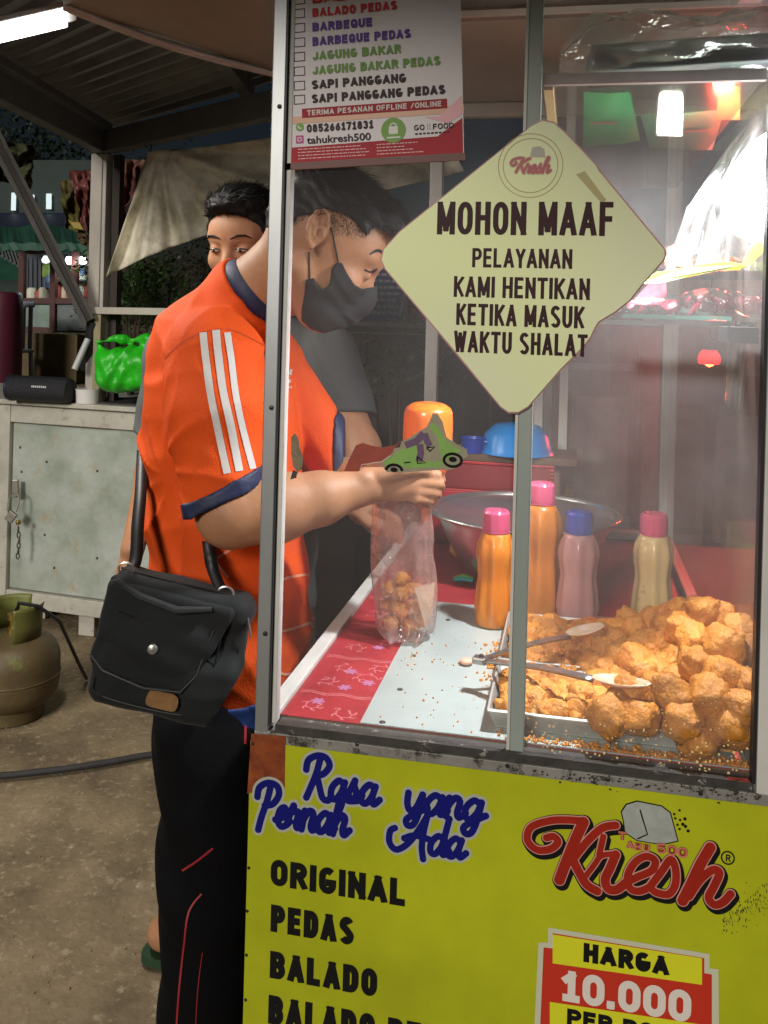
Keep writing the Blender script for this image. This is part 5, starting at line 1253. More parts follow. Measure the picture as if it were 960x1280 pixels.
tb = bottle(673, 768, None, .243, .038, OS2, PK, 'tallest sauce bottle, deep orange with pink cap, partly behind the middle post')
bottle(721, 778, None, .200, .0355, MS, BL, 'mauve bottle with the blue cap, between tall orange bottle and tan bottle')
bottle(814, 780, None, .200, .0345, TS, PK, 'tan and brown powder bottle with pink cap, rightmost of the bottles')
# steel basin with a little fried food inside
bc_ = at(655, 637, d=1.94); rim = .200
bt_ = thing('steel_basin', 'large shiny steel mixing basin behind the sauce bottles', 'basin', Vector((bc_.x, bc_.y, .8015)))
zb = .8015; dz = bc_.z-zb
STB = mat('polished_steel', (.62, .61, .59), rough=.27, metal=.85, var=.15, vscale=5, bump=.02, bscale=8)
pr = [(0, 0), (.09, 0), (.105, .004), (.135, .03), (.165, dz*.6), (.186, dz-.006), (rim-.006, dz-.002), (rim, dz), (rim+.003, dz-.003), (rim, dz-.006)]
o = MB().lathe([(p.x, p.y) for p in catmull([(a, b, 0) for a, b in pr], 3)], (bc_.x, bc_.y, zb), 72).build('bowl', STB, bt_, smooth=True, angle=50); o.modifiers.new('s', 'SOLIDIFY').thickness = .0012
# ---- fried tofu
FRY = mat('fried_batter', (.62, .25, .032), rough=.5, var=.5, vscale=45, col2=(.36, .12, .018), thr=(.45, .72), bump=.5, bscale=160, spec=.4, wear=(.72, .40, .11), wscale=90, wthr=(.56, .72))
CRM = mat('loose_crumbs', (.64, .34, .08), rough=.7, var=.4, vscale=90, col2=(.36, .15, .03), bump=.4, bscale=200)
def tofu_mesh(seed, s=.0222):
    bm = bmesh.new(); bmesh.ops.create_cube(bm, size=2); bmesh.ops.subdivide_edges(bm, edges=bm.edges[:], cuts=7, use_grid_fill=True)
    rg = random.Random(seed); off = Vector((rg.uniform(0, 50), rg.uniform(0, 50), rg.uniform(0, 50))); sc = (rg.uniform(.9, 1.15), rg.uniform(.85, 1.1), rg.uniform(.75, 1.0))
    for v in bm.verts:
        p = v.co.copy(); q = p.normalized()*1.22; p = p*.36+q*.64
        nn = mnoise.noise(p*1.1+off)*.18+mnoise.noise(p*3.2+off)*.13+mnoise.noise(p*8+off)*.06
        p *= (1+nn); v.co = Vector((p.x*sc[0], p.y*sc[1], p.z*sc[2]))*s
    me = bpy.data.meshes.new('tofu_piece'); bm.to_mesh(me); bm.free(); me.polygons.foreach_set('use_smooth', [True]*len(me.polygons)); me.materials.append(FRY); return me
_n = FRY.node_tree.nodes; _l = FRY.node_tree.links; _oi = _n.new('ShaderNodeObjectInfo'); _hs = _n.new('ShaderNodeHueSaturation'); _mr = _n.new('ShaderNodeMapRange')
_mr.inputs[3].default_value = .78; _mr.inputs[4].default_value = 1.12; _l.new(_oi.outputs['Random'], _mr.inputs[0]); _l.new(_mr.outputs[0], _hs.inputs['Value'])
_src = _n['Principled BSDF'].inputs['Base Color'].links[0].from_socket; _l.new(_src, _hs.inputs['Color']); _l.new(_hs.outputs[0], _n['Principled BSDF'].inputs['Base Color'])
TM = [tofu_mesh(i) for i in range(9)]
placed = []
def put_tofu(p, s=1.0, label='golden fried tofu cube in the heap at the right end of the trays', group='fried tofu cubes heaped on the trays', m=None, force=False):
    p = Vector(p)
    if not force:
        for q, sq in placed:
            if (q-p).length < .033*(s+sq)/2*1.0: return None
    if 'bag' not in label: p.y = max(p.y, YF+.034)
    placed.append((Vector(p), s))
    o = bpy.data.objects.new('fried_tofu', TM[m if m is not None else RN.randrange(9)]); COL.objects.link(o); o.location = p
    o.rotation_euler = (RN.uniform(-.7, .7), RN.uniform(-.7, .7), RN.uniform(0, 6.28)); o.scale = (s, s, s)
    return tag(o, label, 'fried tofu', group)
RN = random.Random(21)
for i, (px, py, s) in enumerate([(600, 640, .8), (575, 646, .75), (622, 650, .8), (590, 655, .7)]):
    p = at(px, py, d=1.97); put_tofu(Vector((p.x, p.y, .846)), s, 'piece of fried food left in the steel basin', 'fried pieces in the basin')
# trays
TRM = mat('aluminium_tray', (.62, .63, .60), rough=.35, metal=.6, var=.2, vscale=10, wear=(.35, .2, .08), wscale=50, wthr=(.66, .74))
def tray(x0, y0, x1, y1, zb_, zr, label):
    t = thing('baking_tray', label, 'tray', Vector(((x0+x1)/2, (y0+y1)/2, zb_)), 'trays of fried tofu')
    g = .010; m = MB(); T = .0012
    m.bb((x0+g, y0+g, zb_), (x1-g, y1-g, zb_+T)); m.build('tray_floor', TRM, t)
    def wall(a, b, c_, d_): return MB().add([a, b, c_, d_], [(0, 1, 2, 3)])
    for q in (((x0+g, y0+g), (x1-g, y0+g), (x1, y0), (x0, y0)), ((x1-g, y0+g), (x1-g, y1-g), (x1, y1), (x1, y0)), ((x1-g, y1-g), (x0+g, y1-g), (x0, y1), (x1, y1)), ((x0+g, y1-g), (x0+g, y0+g), (x0, y0), (x0, y1))):
        w_ = wall(Vector((*q[0], zb_+.0006)), Vector((*q[1], zb_+.0006)), Vector((*q[2], zr)), Vector((*q[3], zr))).build('tray_wall', TRM, t); sm_ = w_.modifiers.new('s', 'SOLIDIFY'); sm_.thickness = T
    rp = [(x0, y0, zr), (x1, y0, zr), (x1, y1, zr), (x0, y1, zr), (x0, y0, zr)]
    for a, b in zip(rp[:-1], rp[1:]): MB().tube([a, b], .0021, 8).build('rolled_rim', TRM, t, smooth=True)
    return t
zr = .828
fl = at(607, 901, Z=zr); bl = at(622, 839, Z=zr); tx1 = XR-.035
tray(fl.x, YF+.045, tx1, YF+.045+.165, ZT0+.0008, zr, 'shallow aluminium tray of crumbs and tofu right behind the front glass')
r1 = at(621, 830, Z=zr); r2 = at(636, 768, Z=zr)
tray(r2.x, YF+.222, tx1+.012, r2.y, ZT0+.0012, zr+.003, 'second aluminium tray, behind the front one, under the upper tong scoop')
X0, X1, Y0, Y1 = fl.x, XR-.02, YF+.045, r2.y
def pile(x, y):
    u = (x-X0)/(X1-X0); v = (y-Y0)/(Y1-Y0)
    a = max(0, (u-.42)/.58); hgt = .014 + .085*a**1.15*math.exp(-((v-.52)/.42)**2) + .012*math.exp(-((v-.75)/.15)**2)*(.3+u)
    return ZT0+.006+hgt*min(1, (u+.02)/.06)
# crumb bed
cbm = MB(); N1, N2 = 110, 110; rowsG = []
for i in range(N1):
    rw = []
    for j in range(N2):
        x = X0+.010+(X1-X0-.012)*i/(N1-1); y = Y0+.010+(Y1-Y0-.02)*j/(N2-1)
        z = pile(x, y)+mnoise.noise(Vector((x*60, y*60, 0)))*.007+mnoise.noise(Vector((x*170, y*170, 3)))*.004
        e = min(i, N1-1-i, j, N2-1-j)/8; gap = abs(y-(YF+.216)); 
        if gap < .014 and (x-X0)/(X1-X0) < .35: z = ZT0+.004
        z = (ZT0+.003)*(1-min(1, e))+z*min(1, e); rw.append((x, y, z))
    rowsG.append(rw)
cbm.grid(rowsG); o = cbm.build('crumb_bed', CRM, None, smooth=True, angle=0); tag(o, 'bed of golden fried crumbs filling both trays', 'crumbs', kind='stuff')
# loose lumps: one mass of broken bits
lm = MB(); rl = random.Random(5)
ico = bmesh.new(); bmesh.ops.create_icosphere(ico, subdivisions=2, radius=1); IV = [v.co.copy() for v in ico.verts]; IF = [tuple(v.index for v in f.verts) for f in ico.faces]; ico.free()
def lump(m_, p, s, rg):
    off = Vector((rg.uniform(0, 90), rg.uniform(0, 90), 0)); k = len(m_.v); sx, sy, sz = [rg.uniform(.7, 1.3) for _ in range(3)]
    R = Matrix.Rotation(rg.uniform(0, 6.28), 3, 'Z') @ Matrix.Rotation(rg.uniform(-.8, .8), 3, 'X')
    for v in IV: q = R @ Vector((v.x*sx, v.y*sy, v.z*sz)); m_.v.append(Vector(p)+q*s*(1+.55*mnoise.noise(v*1.6+off)+.25*mnoise.noise(v*4+off)))
    m_.f += [tuple(a+k for a in f) for f in IF]
for i in range(1500):
    x = rl.uniform(X0+.012, X1-.004); y = rl.uniform(Y0+.008, Y1-.010)
    if abs(y-(YF+.216)) < .010 and (x-X0)/(X1-X0) < .3: continue
    lump(lm, (x, y, pile(x, y)+rl.uniform(-.001, .005)), rl.choice([.002, .003, .004, .006, .0085])*rl.uniform(.7, 1.3), rl)
for i in range(520):   # spilled along the foot of the glass and left of the trays
    if i < 400: x = X0+.01+(X1-X0)*rl.random()**.7; y = YF+.024+rl.random()**2*.02
    else: x = rl.gauss(X0-.004, .012); y = rl.uniform(YF+.20, YF+.40)
    lump(lm, (x, y, ZT0+.001), rl.uniform(.0008, .0028 if i < 400 else .003), rl)
for i in range(70): lump(lm, (rl.uniform(XB+.01, X0), rl.uniform(YF+.03, YF+.4), ZT0+.0006), rl.uniform(.0006, .0016), rl)
o = lm.build('loose_crumbs', FRY, None, smooth=True, angle=0); tag(o, 'loose crumbs and broken batter scattered over trays and counter', 'crumbs', kind='stuff')
# front pieces hanging over the tray's lip, then the heap
for (px, py, z, s) in [(764, 893, .842, 1.02), (799, 897, .842, 1.05), (876, 938, .826, 1.0), (856, 900, .848, 1.08), (918, 918, .846, 1.15), (930, 884, .872, 1.05), (888, 868, .878, 1.05), (843, 868, .868, 1.1), (905, 845, .895, 1.0), (940, 858, .89, .9), (872, 830, .89, 1.0), (905, 808, .915, 1.15), (868, 800, .905, 1.0), (930, 812, .905, 1.0), (925, 790, .92, 1.0), (880, 765, .93, .85), (905, 772, .925, .9), (850, 785, .905, .9), (820, 862, .862, .9), (790, 868, .857, 1.0), (826, 806, .868, .85), (806, 842, .86, .8)]:
    lab = {(764, 893): 'fried tofu cube hanging over the front tray lip, nearest the middle post', (799, 897): 'fried tofu cube over the front tray lip, second from the middle post', (876, 938): 'lowest fried tofu cube, fallen between tray and front glass', (918, 918): 'fried tofu cube against the lower right corner of the glass', (880, 765): 'topmost fried tofu cube of the heap'}.get((px, py))
    put_tofu(at(px, py, Z=z), s, force=True, **({'label': lab} if lab else {}))
for i in range(2600):
    x = RN.uniform(X0+.03, X1-.012); y = RN.uniform(Y0+.02, Y1-.02); u_ = (x-X0)/(X1-X0)
    if RN.random() > (.10 if u_ < .45 else 1): continue
    if abs(y-(YF+.216)) < .02 and u_ < .4: continue
    put_tofu((x, y, pile(x, y)+RN.uniform(-.006, .008)), RN.uniform(.8, 1.05) if u_ > .45 else RN.uniform(.6, .8))
# broken, crumb-coated pieces across the left part of the trays
for i in range(900):
    x = RN.uniform(X0+.018, X0+(X1-X0)*.6); y = RN.uniform(Y0+.016, Y1-.018)
    if abs(y-(YF+.216)) < .018: continue
    p = Vector((x, y, pile(x, y)+.002)); s = RN.uniform(.32, .62)
    if any((q-p).length < .026*(s+sq)/2 for q, sq in placed): continue
    put_tofu(p, s, 'small broken bit of fried tofu lying among the crumbs on the trays', 'broken fried bits in the trays', force=True)
# ---- tongs
tg = thing('serving_tongs', 'steel serving tongs with two cream plastic scoop ends, lying open across the trays', 'tongs', at(600, 822, Z=.845))
TGM = mat('tong_steel', (.42, .40, .38), rough=.3, metal=.9, var=.3, vscale=30)
SCP = mat('cream_plastic', (.62, .45, .31), rough=.35, sub=.15)
pv_ = at(600, 824, Z=.848)
e1 = at(712, 794, Z=.872); e2 = at(745, 848, Z=.872)
for (e, wd) in ((e1, .013), (e2, .017)):
    d_ = (e-pv_).normalized(); n_ = d_.cross(u0).normalized()
    m = MB(); rws = []
    for t in [i/10 for i in range(11)]:
        c_ = pv_.lerp(e, t)+u0*.004*math.sin(t*math.pi); w_ = wd*(.75+.25*t)/2
        rws.append([c_-n_*w_-u0*.0035, c_-n_*w_, c_+n_*w_, c_+n_*w_-u0*.0035])
    a = m.grid(rws).build('arm', TGM, tg, smooth=True, angle=30); a.modifiers.new('s', 'SOLIDIFY').thickness = .0012
    # scoop
    L_ = .080 if e is e2 else .062; rws = []; W_ = .019 if e is e2 else .016
    for i in range(17):
        t = i/16; rw = []
        hw = W_*math.sin(math.pi*(t*.93+.05))**.55*(1 if t < .95 else .8)
        for j in range(-8, 9):
            s_ = j/8; sc_ = 1+.05*math.cos(i*2.6)*abs(s_)**6
            rw.append(e+d_*(L_*t-.004)+n_*hw*s_*sc_+u0*(-.009*(1-s_*s_)*math.sin(math.pi*t)+.004))
        rws.append(rw)
    so_ = MB().grid(rws).build('scoop', SCP, tg, smooth=True, angle=0); so_.modifiers.new('s', 'SOLIDIFY').thickness = .0016
MB().box(pv_-u0*.001, (.020, .017, .010), rz=-.2).build('hinge', TGM, tg, bevel=.002)
MB().lathe([(0, .004), (.003, .0035), (.004, 0)], pv_+u0*.004+Vector((.002, 0, 0)), 12).build('hinge_pin', MATS['dark_grimy_rail'], tg)
lp = at(583, 823, Z=.812)
o = MB().lathe([(p.x, p.y) for p in catmull([(0, .0, 0), (.008, .0005, 0), (.0105, .004, 0), (.0085, .0075, 0), (0, .0085, 0)], 4)], (lp.x, lp.y, ZT0+.001), 24).build('round_token', mat('pink_cream_plastic', (.70, .38, .28), rough=.3), None, smooth=True); tag(o, 'small round pinkish plastic token lying left of the tongs on the steel sheet', 'token')
# clip
cq = at(578, 728, Z=.806)
cl_ = thing('plastic_clip', 'turquoise and green plastic clip on the red oilcloth left of the bottles', 'clip', cq)
for k, (c_, dy_) in enumerate(((mat('turquoise_plastic', (.02, .42, .40), rough=.3), 0), (mat('lime_plastic', (.20, .50, .05), rough=.3), .008))):
    MB().tube([cq+Vector((-.018, dy_, .004)), cq+Vector((0, dy_+.004, .006+k*.003)), cq+Vector((.022, dy_, .005))], [.006, .0075, .006], 12, flat=.7).build('clip_jaw', c_, cl_, smooth=True)
# ---- things at the far end of the counter
crt = at(606, 612, d=2.25); crt.z = .8016
CRR = mat('red_plastic', (.50, .012, .022), rough=.4)
cr = thing('red_basket', 'red plastic basket behind the steel basin, under the brown board', 'basket', crt)
zt_ = at(606, 578, d=2.19).z; lx = (at(572, 600, d=2.25)-crt).length; rx = (at(640, 600, d=2.25)-crt).length
bz_ = .90
for k in range(9):
    z = .93+k*(zt_-.93)/8; MB().box(crt*1+Vector((.01, 0, z-crt.z)), (lx+rx, .15, .0065), rz=0).build('basket_band', CRR, cr, bevel=.002)
MB().box(crt+Vector((.01, 0, .065)), (lx+rx-.012, .15, .126)).build('basket_body', CRR, cr, bevel=.004)
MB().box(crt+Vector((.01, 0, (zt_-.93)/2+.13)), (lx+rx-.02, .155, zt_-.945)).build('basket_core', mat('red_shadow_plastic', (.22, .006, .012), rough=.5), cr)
o = MB().box((crt.x+.035, crt.y+.005, zt_+.0125), (lx+rx+.055, .16, .017)).build('wooden_board', WOODB, None, bevel=.002); tag(o, 'narrow brown board lying on the red basket, below the blue basin', 'board')
bb = at(645, 572, d=2.22); ZB = zt_+.0215
BLP = mat('blue_plastic', (.005, .22, .62), rough=.3, sub=.1)
o = MB().lathe([(.088, 0), (.092, .001), (.086, .010), (.076, .045), (.055, .066), (.03, .071), (0, .072)], (bb.x, bb.y, ZB), 40).build('blue_basin', BLP, None, smooth=True, angle=50); tag(o, 'bright blue plastic bowl turned upside down behind the middle post', 'bowl')
cu = at(590, 566, d=2.20)
ct_ = thing('blue_cup', 'small dark blue plastic cup left of the upturned blue bowl', 'cup', Vector((cu.x, cu.y, ZB)))
MB().lathe([(0, 0), (.022, 0), (.028, .032), (.031, .036), (.028, .036), (.020, .004), (0, .004)], (cu.x, cu.y, ZB), 28).build('cup_body', mat('dark_blue_plastic', (.01, .05, .42), rough=.3), ct_, smooth=True, angle=40)
MB().tube([Vector((cu.x+.028, cu.y, ZB+.028)), Vector((cu.x+.045, cu.y, ZB+.024)), Vector((cu.x+.044, cu.y, ZB+.008)), Vector((cu.x+.026, cu.y, ZB+.008))], .004, 8).build('handle', MATS['dark_blue_plastic'], ct_, smooth=True)
jc = at(677, 624, d=2.2); jc.z = .8016
jr = thing('lidded_jar', 'cream jar with a red lid behind the basin, right of the middle post', 'jar', jc)
zj = at(677, 583, d=2.2).z; MB().lathe([(0, 0), (.040, 0), (.043, .01), (.043, zj-jc.z-.004), (.038, zj-jc.z)], jc, 32).build('jar_body', mat('cream_jar', (.62, .45, .33), rough=.35, sub=.1), jr, smooth=True)
MB().lathe([(.044, 0), (.046, .002), (.046, .022), (.042, .027), (0, .028)], (jc.x, jc.y, zj), 32, None, lambda a, z: 1+.012*math.cos(26*a)).build('lid', CRR, jr, smooth=True)

# ---- squeeze bottle held upside down
sb0, sb1 = at(536, 503, d=1.555), at(531, 652, d=1.56); ax_ = (sb1-sb0).normalized()
Lq = (sb1-sb0).length; Rq = ax_.to_track_quat('Z', 'Y').to_matrix()
OB = mat('orange_squeeze_bottle', (.85, .17, .015), rough=.3, sub=.2, coat=.4)
sq = thing('squeeze_bottle', 'orange squeeze bottle held upside down by the bending person over the clear bag', 'bottle', sb0)
MB().lathe([(p.x, p.y) for p in catmull([(0, 0, 0), (.020, .0005, 0), (.034, .006, 0), (.0415, .02, 0), (.042, Lq*.35, 0), (.040, Lq*.5, 0), (.028, Lq*.62, 0), (.017, Lq*.68, 0), (.015, Lq*.74, 0)], 5)], sb0, 40, Rq).build('bottle_body', OB, sq, smooth=True, angle=70)
MB().lathe([(.018, Lq*.70), (.0185, Lq*.78), (.012, Lq*.80), (.0075, Lq*.86), (.003, Lq), (0, Lq)], sb0, 24, Rq).build('nozzle', OB, sq, smooth=True, angle=50)
# ---- clear bag with tofu inside
PB = film('clear_polythene', haze=.22, patch=.30, pscale=22, gloss=.08, rough=.10, hazecol=(.85, .62, .58), transl=.6, bump=.8, bscale=26, fres=1.35)
kb = thing('plastic_bag', 'clear plastic bag of fried tofu held open over the counter', 'plastic bag', at(506, 795, Z=ZC+.003))
db0 = 1.545; rowsB = []
sil = [(792, 476, 532), (786, 470, 540), (770, 468, 545), (735, 467, 546), (700, 466, 545), (670, 465, 543), (640, 465, 540), (620, 466, 541), (606, 470, 536)]
for i, (y, xl, xr) in enumerate([(lambda a, b, f: (a[0]+(b[0]-a[0])*f, a[1]+(b[1]-a[1])*f, a[2]+(b[2]-a[2])*f))(sil[k], sil[k+1], f) for k in range(len(sil)-1) for f in (0, .25, .5, .75)]+[sil[-1]]):
    c_ = at((xl+xr)/2, y, d=db0+.005*(0)); hw = (xr-xl)/2/F*db0; rw = []
    t = i/33; dp = .046*(1-.6*t)
    for j in range(49):
        a = 2*math.pi*j/48; 
        k = 1+.16*math.sin(5*a+t*3)+.10*math.sin(11*a-t*5)+.06*math.sin(17*a+t*9)
        rr_x = hw*math.copysign(abs(math.cos(a))**.85, math.cos(a)); rr_y = dp*math.copysign(abs(math.sin(a))**.8, math.sin(a))*k
        rw.append(c_+r0*rr_x*(1+.05*math.sin(9*t+3*a)+.03*math.sin(23*t+7*a))+fw*rr_y)
    rowsB.append(rw)
m = MB(); m.grid(rowsB); b0 = at(504, 795, d=db0); k_ = len(m.v); m.v.append(b0)
for j in range(48): m.f.append((j, k_, j+1))
m.build('bag_film', PB, kb, smooth=True, angle=0)
INB = mat('sauced_tofu', (.36, .17, .045), rough=.45, var=.4, vscale=40, bump=.4, bscale=120)
for (px, py, dd, s) in [(489, 778, 1.545, .6), (511, 780, 1.55, .62), (527, 774, 1.55, .5), (500, 762, 1.545, .62), (486, 756, 1.55, .55), (518, 757, 1.545, .58), (500, 742, 1.545, .58), (486, 736, 1.55, .5), (517, 737, 1.55, .55), (502, 724, 1.55, .5)]:
    p = at(px, py, d=dd); o = put_tofu(p, s, 'piece of fried tofu inside the clear bag held by the bending person', 'fried pieces in the held bag', force=True)
# white card inside the bag
o = MB().prism([at(518, 735, d=1.525), at(544, 728, d=1.535), at(540, 765, d=1.53), at(532, 786, d=1.53)], (0, .001, 0)).build('paper_card', mat('cream_card', (.62, .50, .36), rough=.6), None); tag(o, 'folded cream paper slip inside the right side of the clear bag', 'paper slip')

# ---------------------------------------------------------------- on the shelves and above
GP = mat('green_packet', (.04, .60, .25), rough=.35, var=.3, vscale=14, bump=.5, bscale=14)
def packet(q, m, label, ypl, print_m=None):
    P3 = [at(*p, Z=UZ+.0055) for p in q]; c_ = sum(P3, Vector())/4
    t = thing('snack_packet', label, 'packet', c_, 'green packets on the upper glass shelf')
    n = 12; rws = []; rws2 = []
    for i in range(n+1):
        u_ = i/n; rw = []; rw2 = []
        for j in range(n+1):
            v_ = j/n; p = (P3[0]*(1-u_)+P3[1]*u_)*(1-v_)+(P3[3]*(1-u_)+P3[2]*u_)*v_
            pf = (math.sin(math.pi*u_)*math.sin(math.pi*v_))**.5
            rw.append(p+u0*(.002-.0015*pf+.0012*math.sin(9*u_+5*v_))); rw2.append(p+u0*(.003+.030*pf))
        rws.append(rw); rws2.append(rw2)
    MB().grid(rws).grid(rws2).build('foil', m, t, smooth=True, angle=0)
    if print_m:
        cx_ = P3[0]*.25+P3[1]*.25+P3[2]*.25+P3[3]*.25; ux = (P3[1]-P3[0]); vx = (P3[3]-P3[0])
        pen = Pen(P3[0]+u0*-.0012+ux*.15+vx*.42, ux, vx, (0, 0, -1)); L_ = ux.length*.7
        pen.mb.poly([pen.P(0, 0, 0), pen.P(L_, 0, 0), pen.P(L_*.96, .018, 0), pen.P(L_*.04, .016, 0)]); pen.build('brand_band', print_m, t)
    return t
PRR = mat('packet_red', (.35, .08, .04), rough=.4)
packet([(730, 118), (788, 118), (800, 178), (728, 186)], GP, 'bright green snack packet at the left of the upper glass shelf', 1.3, PRR)
packet([(800, 145), (905, 140), (890, 190), (812, 186)], mat('pale_green_packet', (.14, .52, .32), rough=.3, var=.3, vscale=10, bump=.4, bscale=14), 'paler green packet at the right of the upper glass shelf', 1.3, PRR)
yb_ = thing('yellow_packet', 'yellowish clear wrapper at the right end of the upper glass shelf', 'packet', at(905, 125, Z=UZ+.006))
MB().prism([at(900, 108, Z=UZ+.006), at(925, 108, Z=UZ+.006), at(925, 150, Z=UZ+.006), at(895, 150, Z=UZ+.006)], (0, 0, .02)).build('wrapper', mat('yellow_film', (.60, .50, .10), rough=.3), yb_)
# plank wrapped in polythene on the upper shelf
w0, w1 = at(736, 84, Y=YF+.10), at(1010, 66, Y=YF+.12)
wp = thing('wrapped_plank', 'grey blue plank wrapped in clear polythene across the top right of the case', 'plank', (w0+w1)/2)
MB().bar(w0, w1, .09, (at(740, 68, Y=YF+.10).z-at(740, 101, Y=YF+.10).z)).build('plank', mat('grey_blue_board', (.10, .13, .15), rough=.6, var=.4, vscale=12, stretch=(.3, 1, 4)), wp, bevel=.003)
rws = []
for i in range(41):
    t = i/40; c_ = (w0+(w1-w0)*(t*1.12-.14)); rw = []
    for j in range(33):
        a = 2*math.pi*j/32; k = 1+.16*math.sin(3*a+8*t)+.10*math.sin(7*a-13*t)+.06*math.sin(13*a+31*t)
        e_ = min(1, (t+.02)*7)**.5; rw.append(c_+Vector((0, .065*math.cos(a)*k*e_, (.010+.030*math.sin(a)*k*(1.55 if math.sin(a) > 0 else .95))*e_)))
    rws.append(rw)
MB().grid(rws).build('polythene_wrap', film('wrap_film', haze=.14, patch=.2, pscale=14, gloss=.04, rough=.1, hazecol=(.8, .75, .75), transl=.55, bump=1, bscale=22, fres=1.35), wp, smooth=True, angle=0)
# things on the eye-level shelf
ZL = ZS+.0065
def crackers(p, n, r, label, m, seed, name='cracker_bag'):
    t = thing(name, label, 'bag', p); rg = random.Random(seed); k = MB()
    for i in range(n):
        q = Vector(p)+Vector((rg.uniform(-r, r), rg.uniform(-.05, .05), rg.uniform(.010, .010+r*.32)))
        rr2 = rg.uniform(.008, .014); R = Matrix.Rotation(rg.uniform(0, 3), 3, 'X') @ Matrix.Rotation(rg.uniform(0, 3), 3, 'Y')
        MB().lathe([(0, .002), (rr2*.6, .0025), (rr2, 0), (rr2*.6, -.0025), (0, -.002)], q, 12, R, lambda a, z: 1+.12*math.cos(7*a)).build('cracker', m, t, smooth=True)
    return t
RCK = mat('red_crackers', (.16, .006, .022), rough=.4, var=.4, vscale=60)
FW = film('crinkled_wrapper', haze=.0, patch=.02, pscale=30, gloss=.0, rough=.12, hazecol=(.85, .7, .75), transl=.5, bump=1, bscale=60, fres=1.4)
def pouch(t, c_, sx, sy, sz, m, seed, nm='clear_wrapper'):
    rws = []; rg = random.Random(seed); ph = [rg.uniform(0, 6) for _ in range(6)]
    for i in range(17):
        v_ = i/16; z = -1+2*v_; rr_ = math.sqrt(max(0, 1-z*z)); rw = []
        for j in range(33):
            a = 2*math.pi*j/32; k = 1+.10*math.sin(3*a+ph[0]+4*v_)+.07*math.sin(8*a+ph[1])*rr_
            rw.append(Vector(c_)+Vector((sx*rr_*math.cos(a)*k, sy*rr_*math.sin(a)*k, sz*z*(1+.1*math.sin(5*a+ph[2])))))
        rws.append(rw)
    return MB().grid(rws).build(nm, m, t, smooth=True, angle=0)
for px, dd, hh, sx_, lab, sd in ((812, 1.50, .018, .068, 'left bag of dark red crackers on the eye level shelf', 1), (895, 1.44, .022, .064, 'middle bag of dark red crackers on the eye level shelf', 2), (950, 1.39, .020, .047, 'right bag of dark red crackers at the end of the eye level shelf', 3)):
    p = at(px, 380, d=dd); p.z = ZL; t = crackers(p, 26, sx_*.75, lab, RCK, sd); pouch(t, p+Vector((0, 0, hh)), sx_, .05, hh*.98, FW, sd)
PNK = mat('magenta_packet', (.12, .006, .022), rough=.6, spec=.2, var=.4, vscale=20, bump=.4, bscale=30)
p = at(800, 375, d=1.46); p.z = ZL
t = thing('red_packet', 'flat dark red packet leaning at the left end of the eye level shelf', 'packet', p)
MB().prism([at(786, 381, d=1.46), at(835, 381, d=1.46), at(833, 352, d=1.48), at(822, 343, d=1.49)], (0, .006, 0)).build('packet_face', PNK, t, bevel=.001)
LIM = mat('lime_packet', (.34, .42, .012), rough=.3, var=.2, vscale=20, bump=.3, bscale=20)
p = at(870, 345, d=1.30)
t = thing('lime_packet', 'long yellow green packet bent upwards on top of the red crackers', 'packet', p)
MB().prism([at(790, 356, d=1.29), at(822, 340, d=1.30), at(860, 334, d=1.31), (at(905, 326, d=1.31)), at(928, 330, d=1.31), at(926, 338, d=1.31), at(900, 338, d=1.31), at(862, 346, d=1.30), at(825, 354, d=1.29)], (0, .010, 0)).build('packet_side', LIM, t, bevel=.001)
MB().prism([at(926, 336, d=1.31), at(936, 312, d=1.31), at(958, 280, d=1.31), at(975, 280, d=1.31), at(965, 305, d=1.31), at(940, 330, d=1.31)], (0, .010, 0)).build('packet_flap', LIM, t, bevel=.001)
OCR = mat('orange_crackers', (.34, .09, .02), rough=.4, var=.4, vscale=50)
p = at(875, 330, d=1.42); t = crackers(Vector((p.x, p.y, at(875, 338, d=1.42).z-.01)), 24, .055, 'clear bag of orange crackers lying over the dark red bags', OCR, 9); pouch(t, at(870, 322, d=1.42), .075, .04, .022, FW, 9)
# ---- lamps of the cart
lc = at(962, 232, d=1.25)
LED = thing('led_bulb', 'large glaring white led bulb hanging at the upper right of the glass case', 'lamp', lc)
tx = (u0*.90+r0*.40).normalized(); RT = tx.to_track_quat('Z', 'Y').to_matrix()
MB().lathe([(p.x, p.y) for p in catmull([(0, -.078, 0), (.026, -.074, 0), (.046, -.052, 0), (.055, -.01, 0), (.050, .035, 0), (.036, .062, 0), (.026, .074, 0)], 4)], lc, 36, RT).build('bulb_dome', glow('led_glow', (.92, .97, 1), 26), LED, smooth=True, angle=0)
MB().lathe([(.0265, .074), (.022, .092), (.014, .10), (0, .10)], lc, 24, RT).build('bulb_base', mat('white_ceramic', (.7, .7, .7), rough=.3), LED, smooth=True)
pq_ = [(965, 118), (905, 190), (858, 262), (832, 338)]  # outline of an added sheet that stands in for the bulb's diagonal glare
ls_ = thing('glare_sheet', 'added clear plastic sheet standing in for the glare beside the big white bulb', 'plastic sheet', at(900, 330, d=1.40)); rws = []
for i in range(31):
    t = i/30; k_ = t*3; i_ = min(int(k_), 2); f_ = k_-i_; xl = pq_[i_][0]*(1-f_)+pq_[i_+1][0]*f_; y = pq_[i_][1]*(1-f_)+pq_[i_+1][1]*f_; rw = []
    for j in range(31):
        u_ = j/30; x = xl+(990-xl)*u_; rw.append(at(x, y, d=1.375+.018*math.sin(u_*17+t*5)+.010*math.sin(u_*41-t*9)))
    rws.append(rw)
MB().grid(rws).build('film', film('glare_film', haze=.16, patch=.30, pscale=16, gloss=.03, rough=.2, hazecol=(.85, .88, .85), transl=.6), ls_, smooth=True, angle=0)
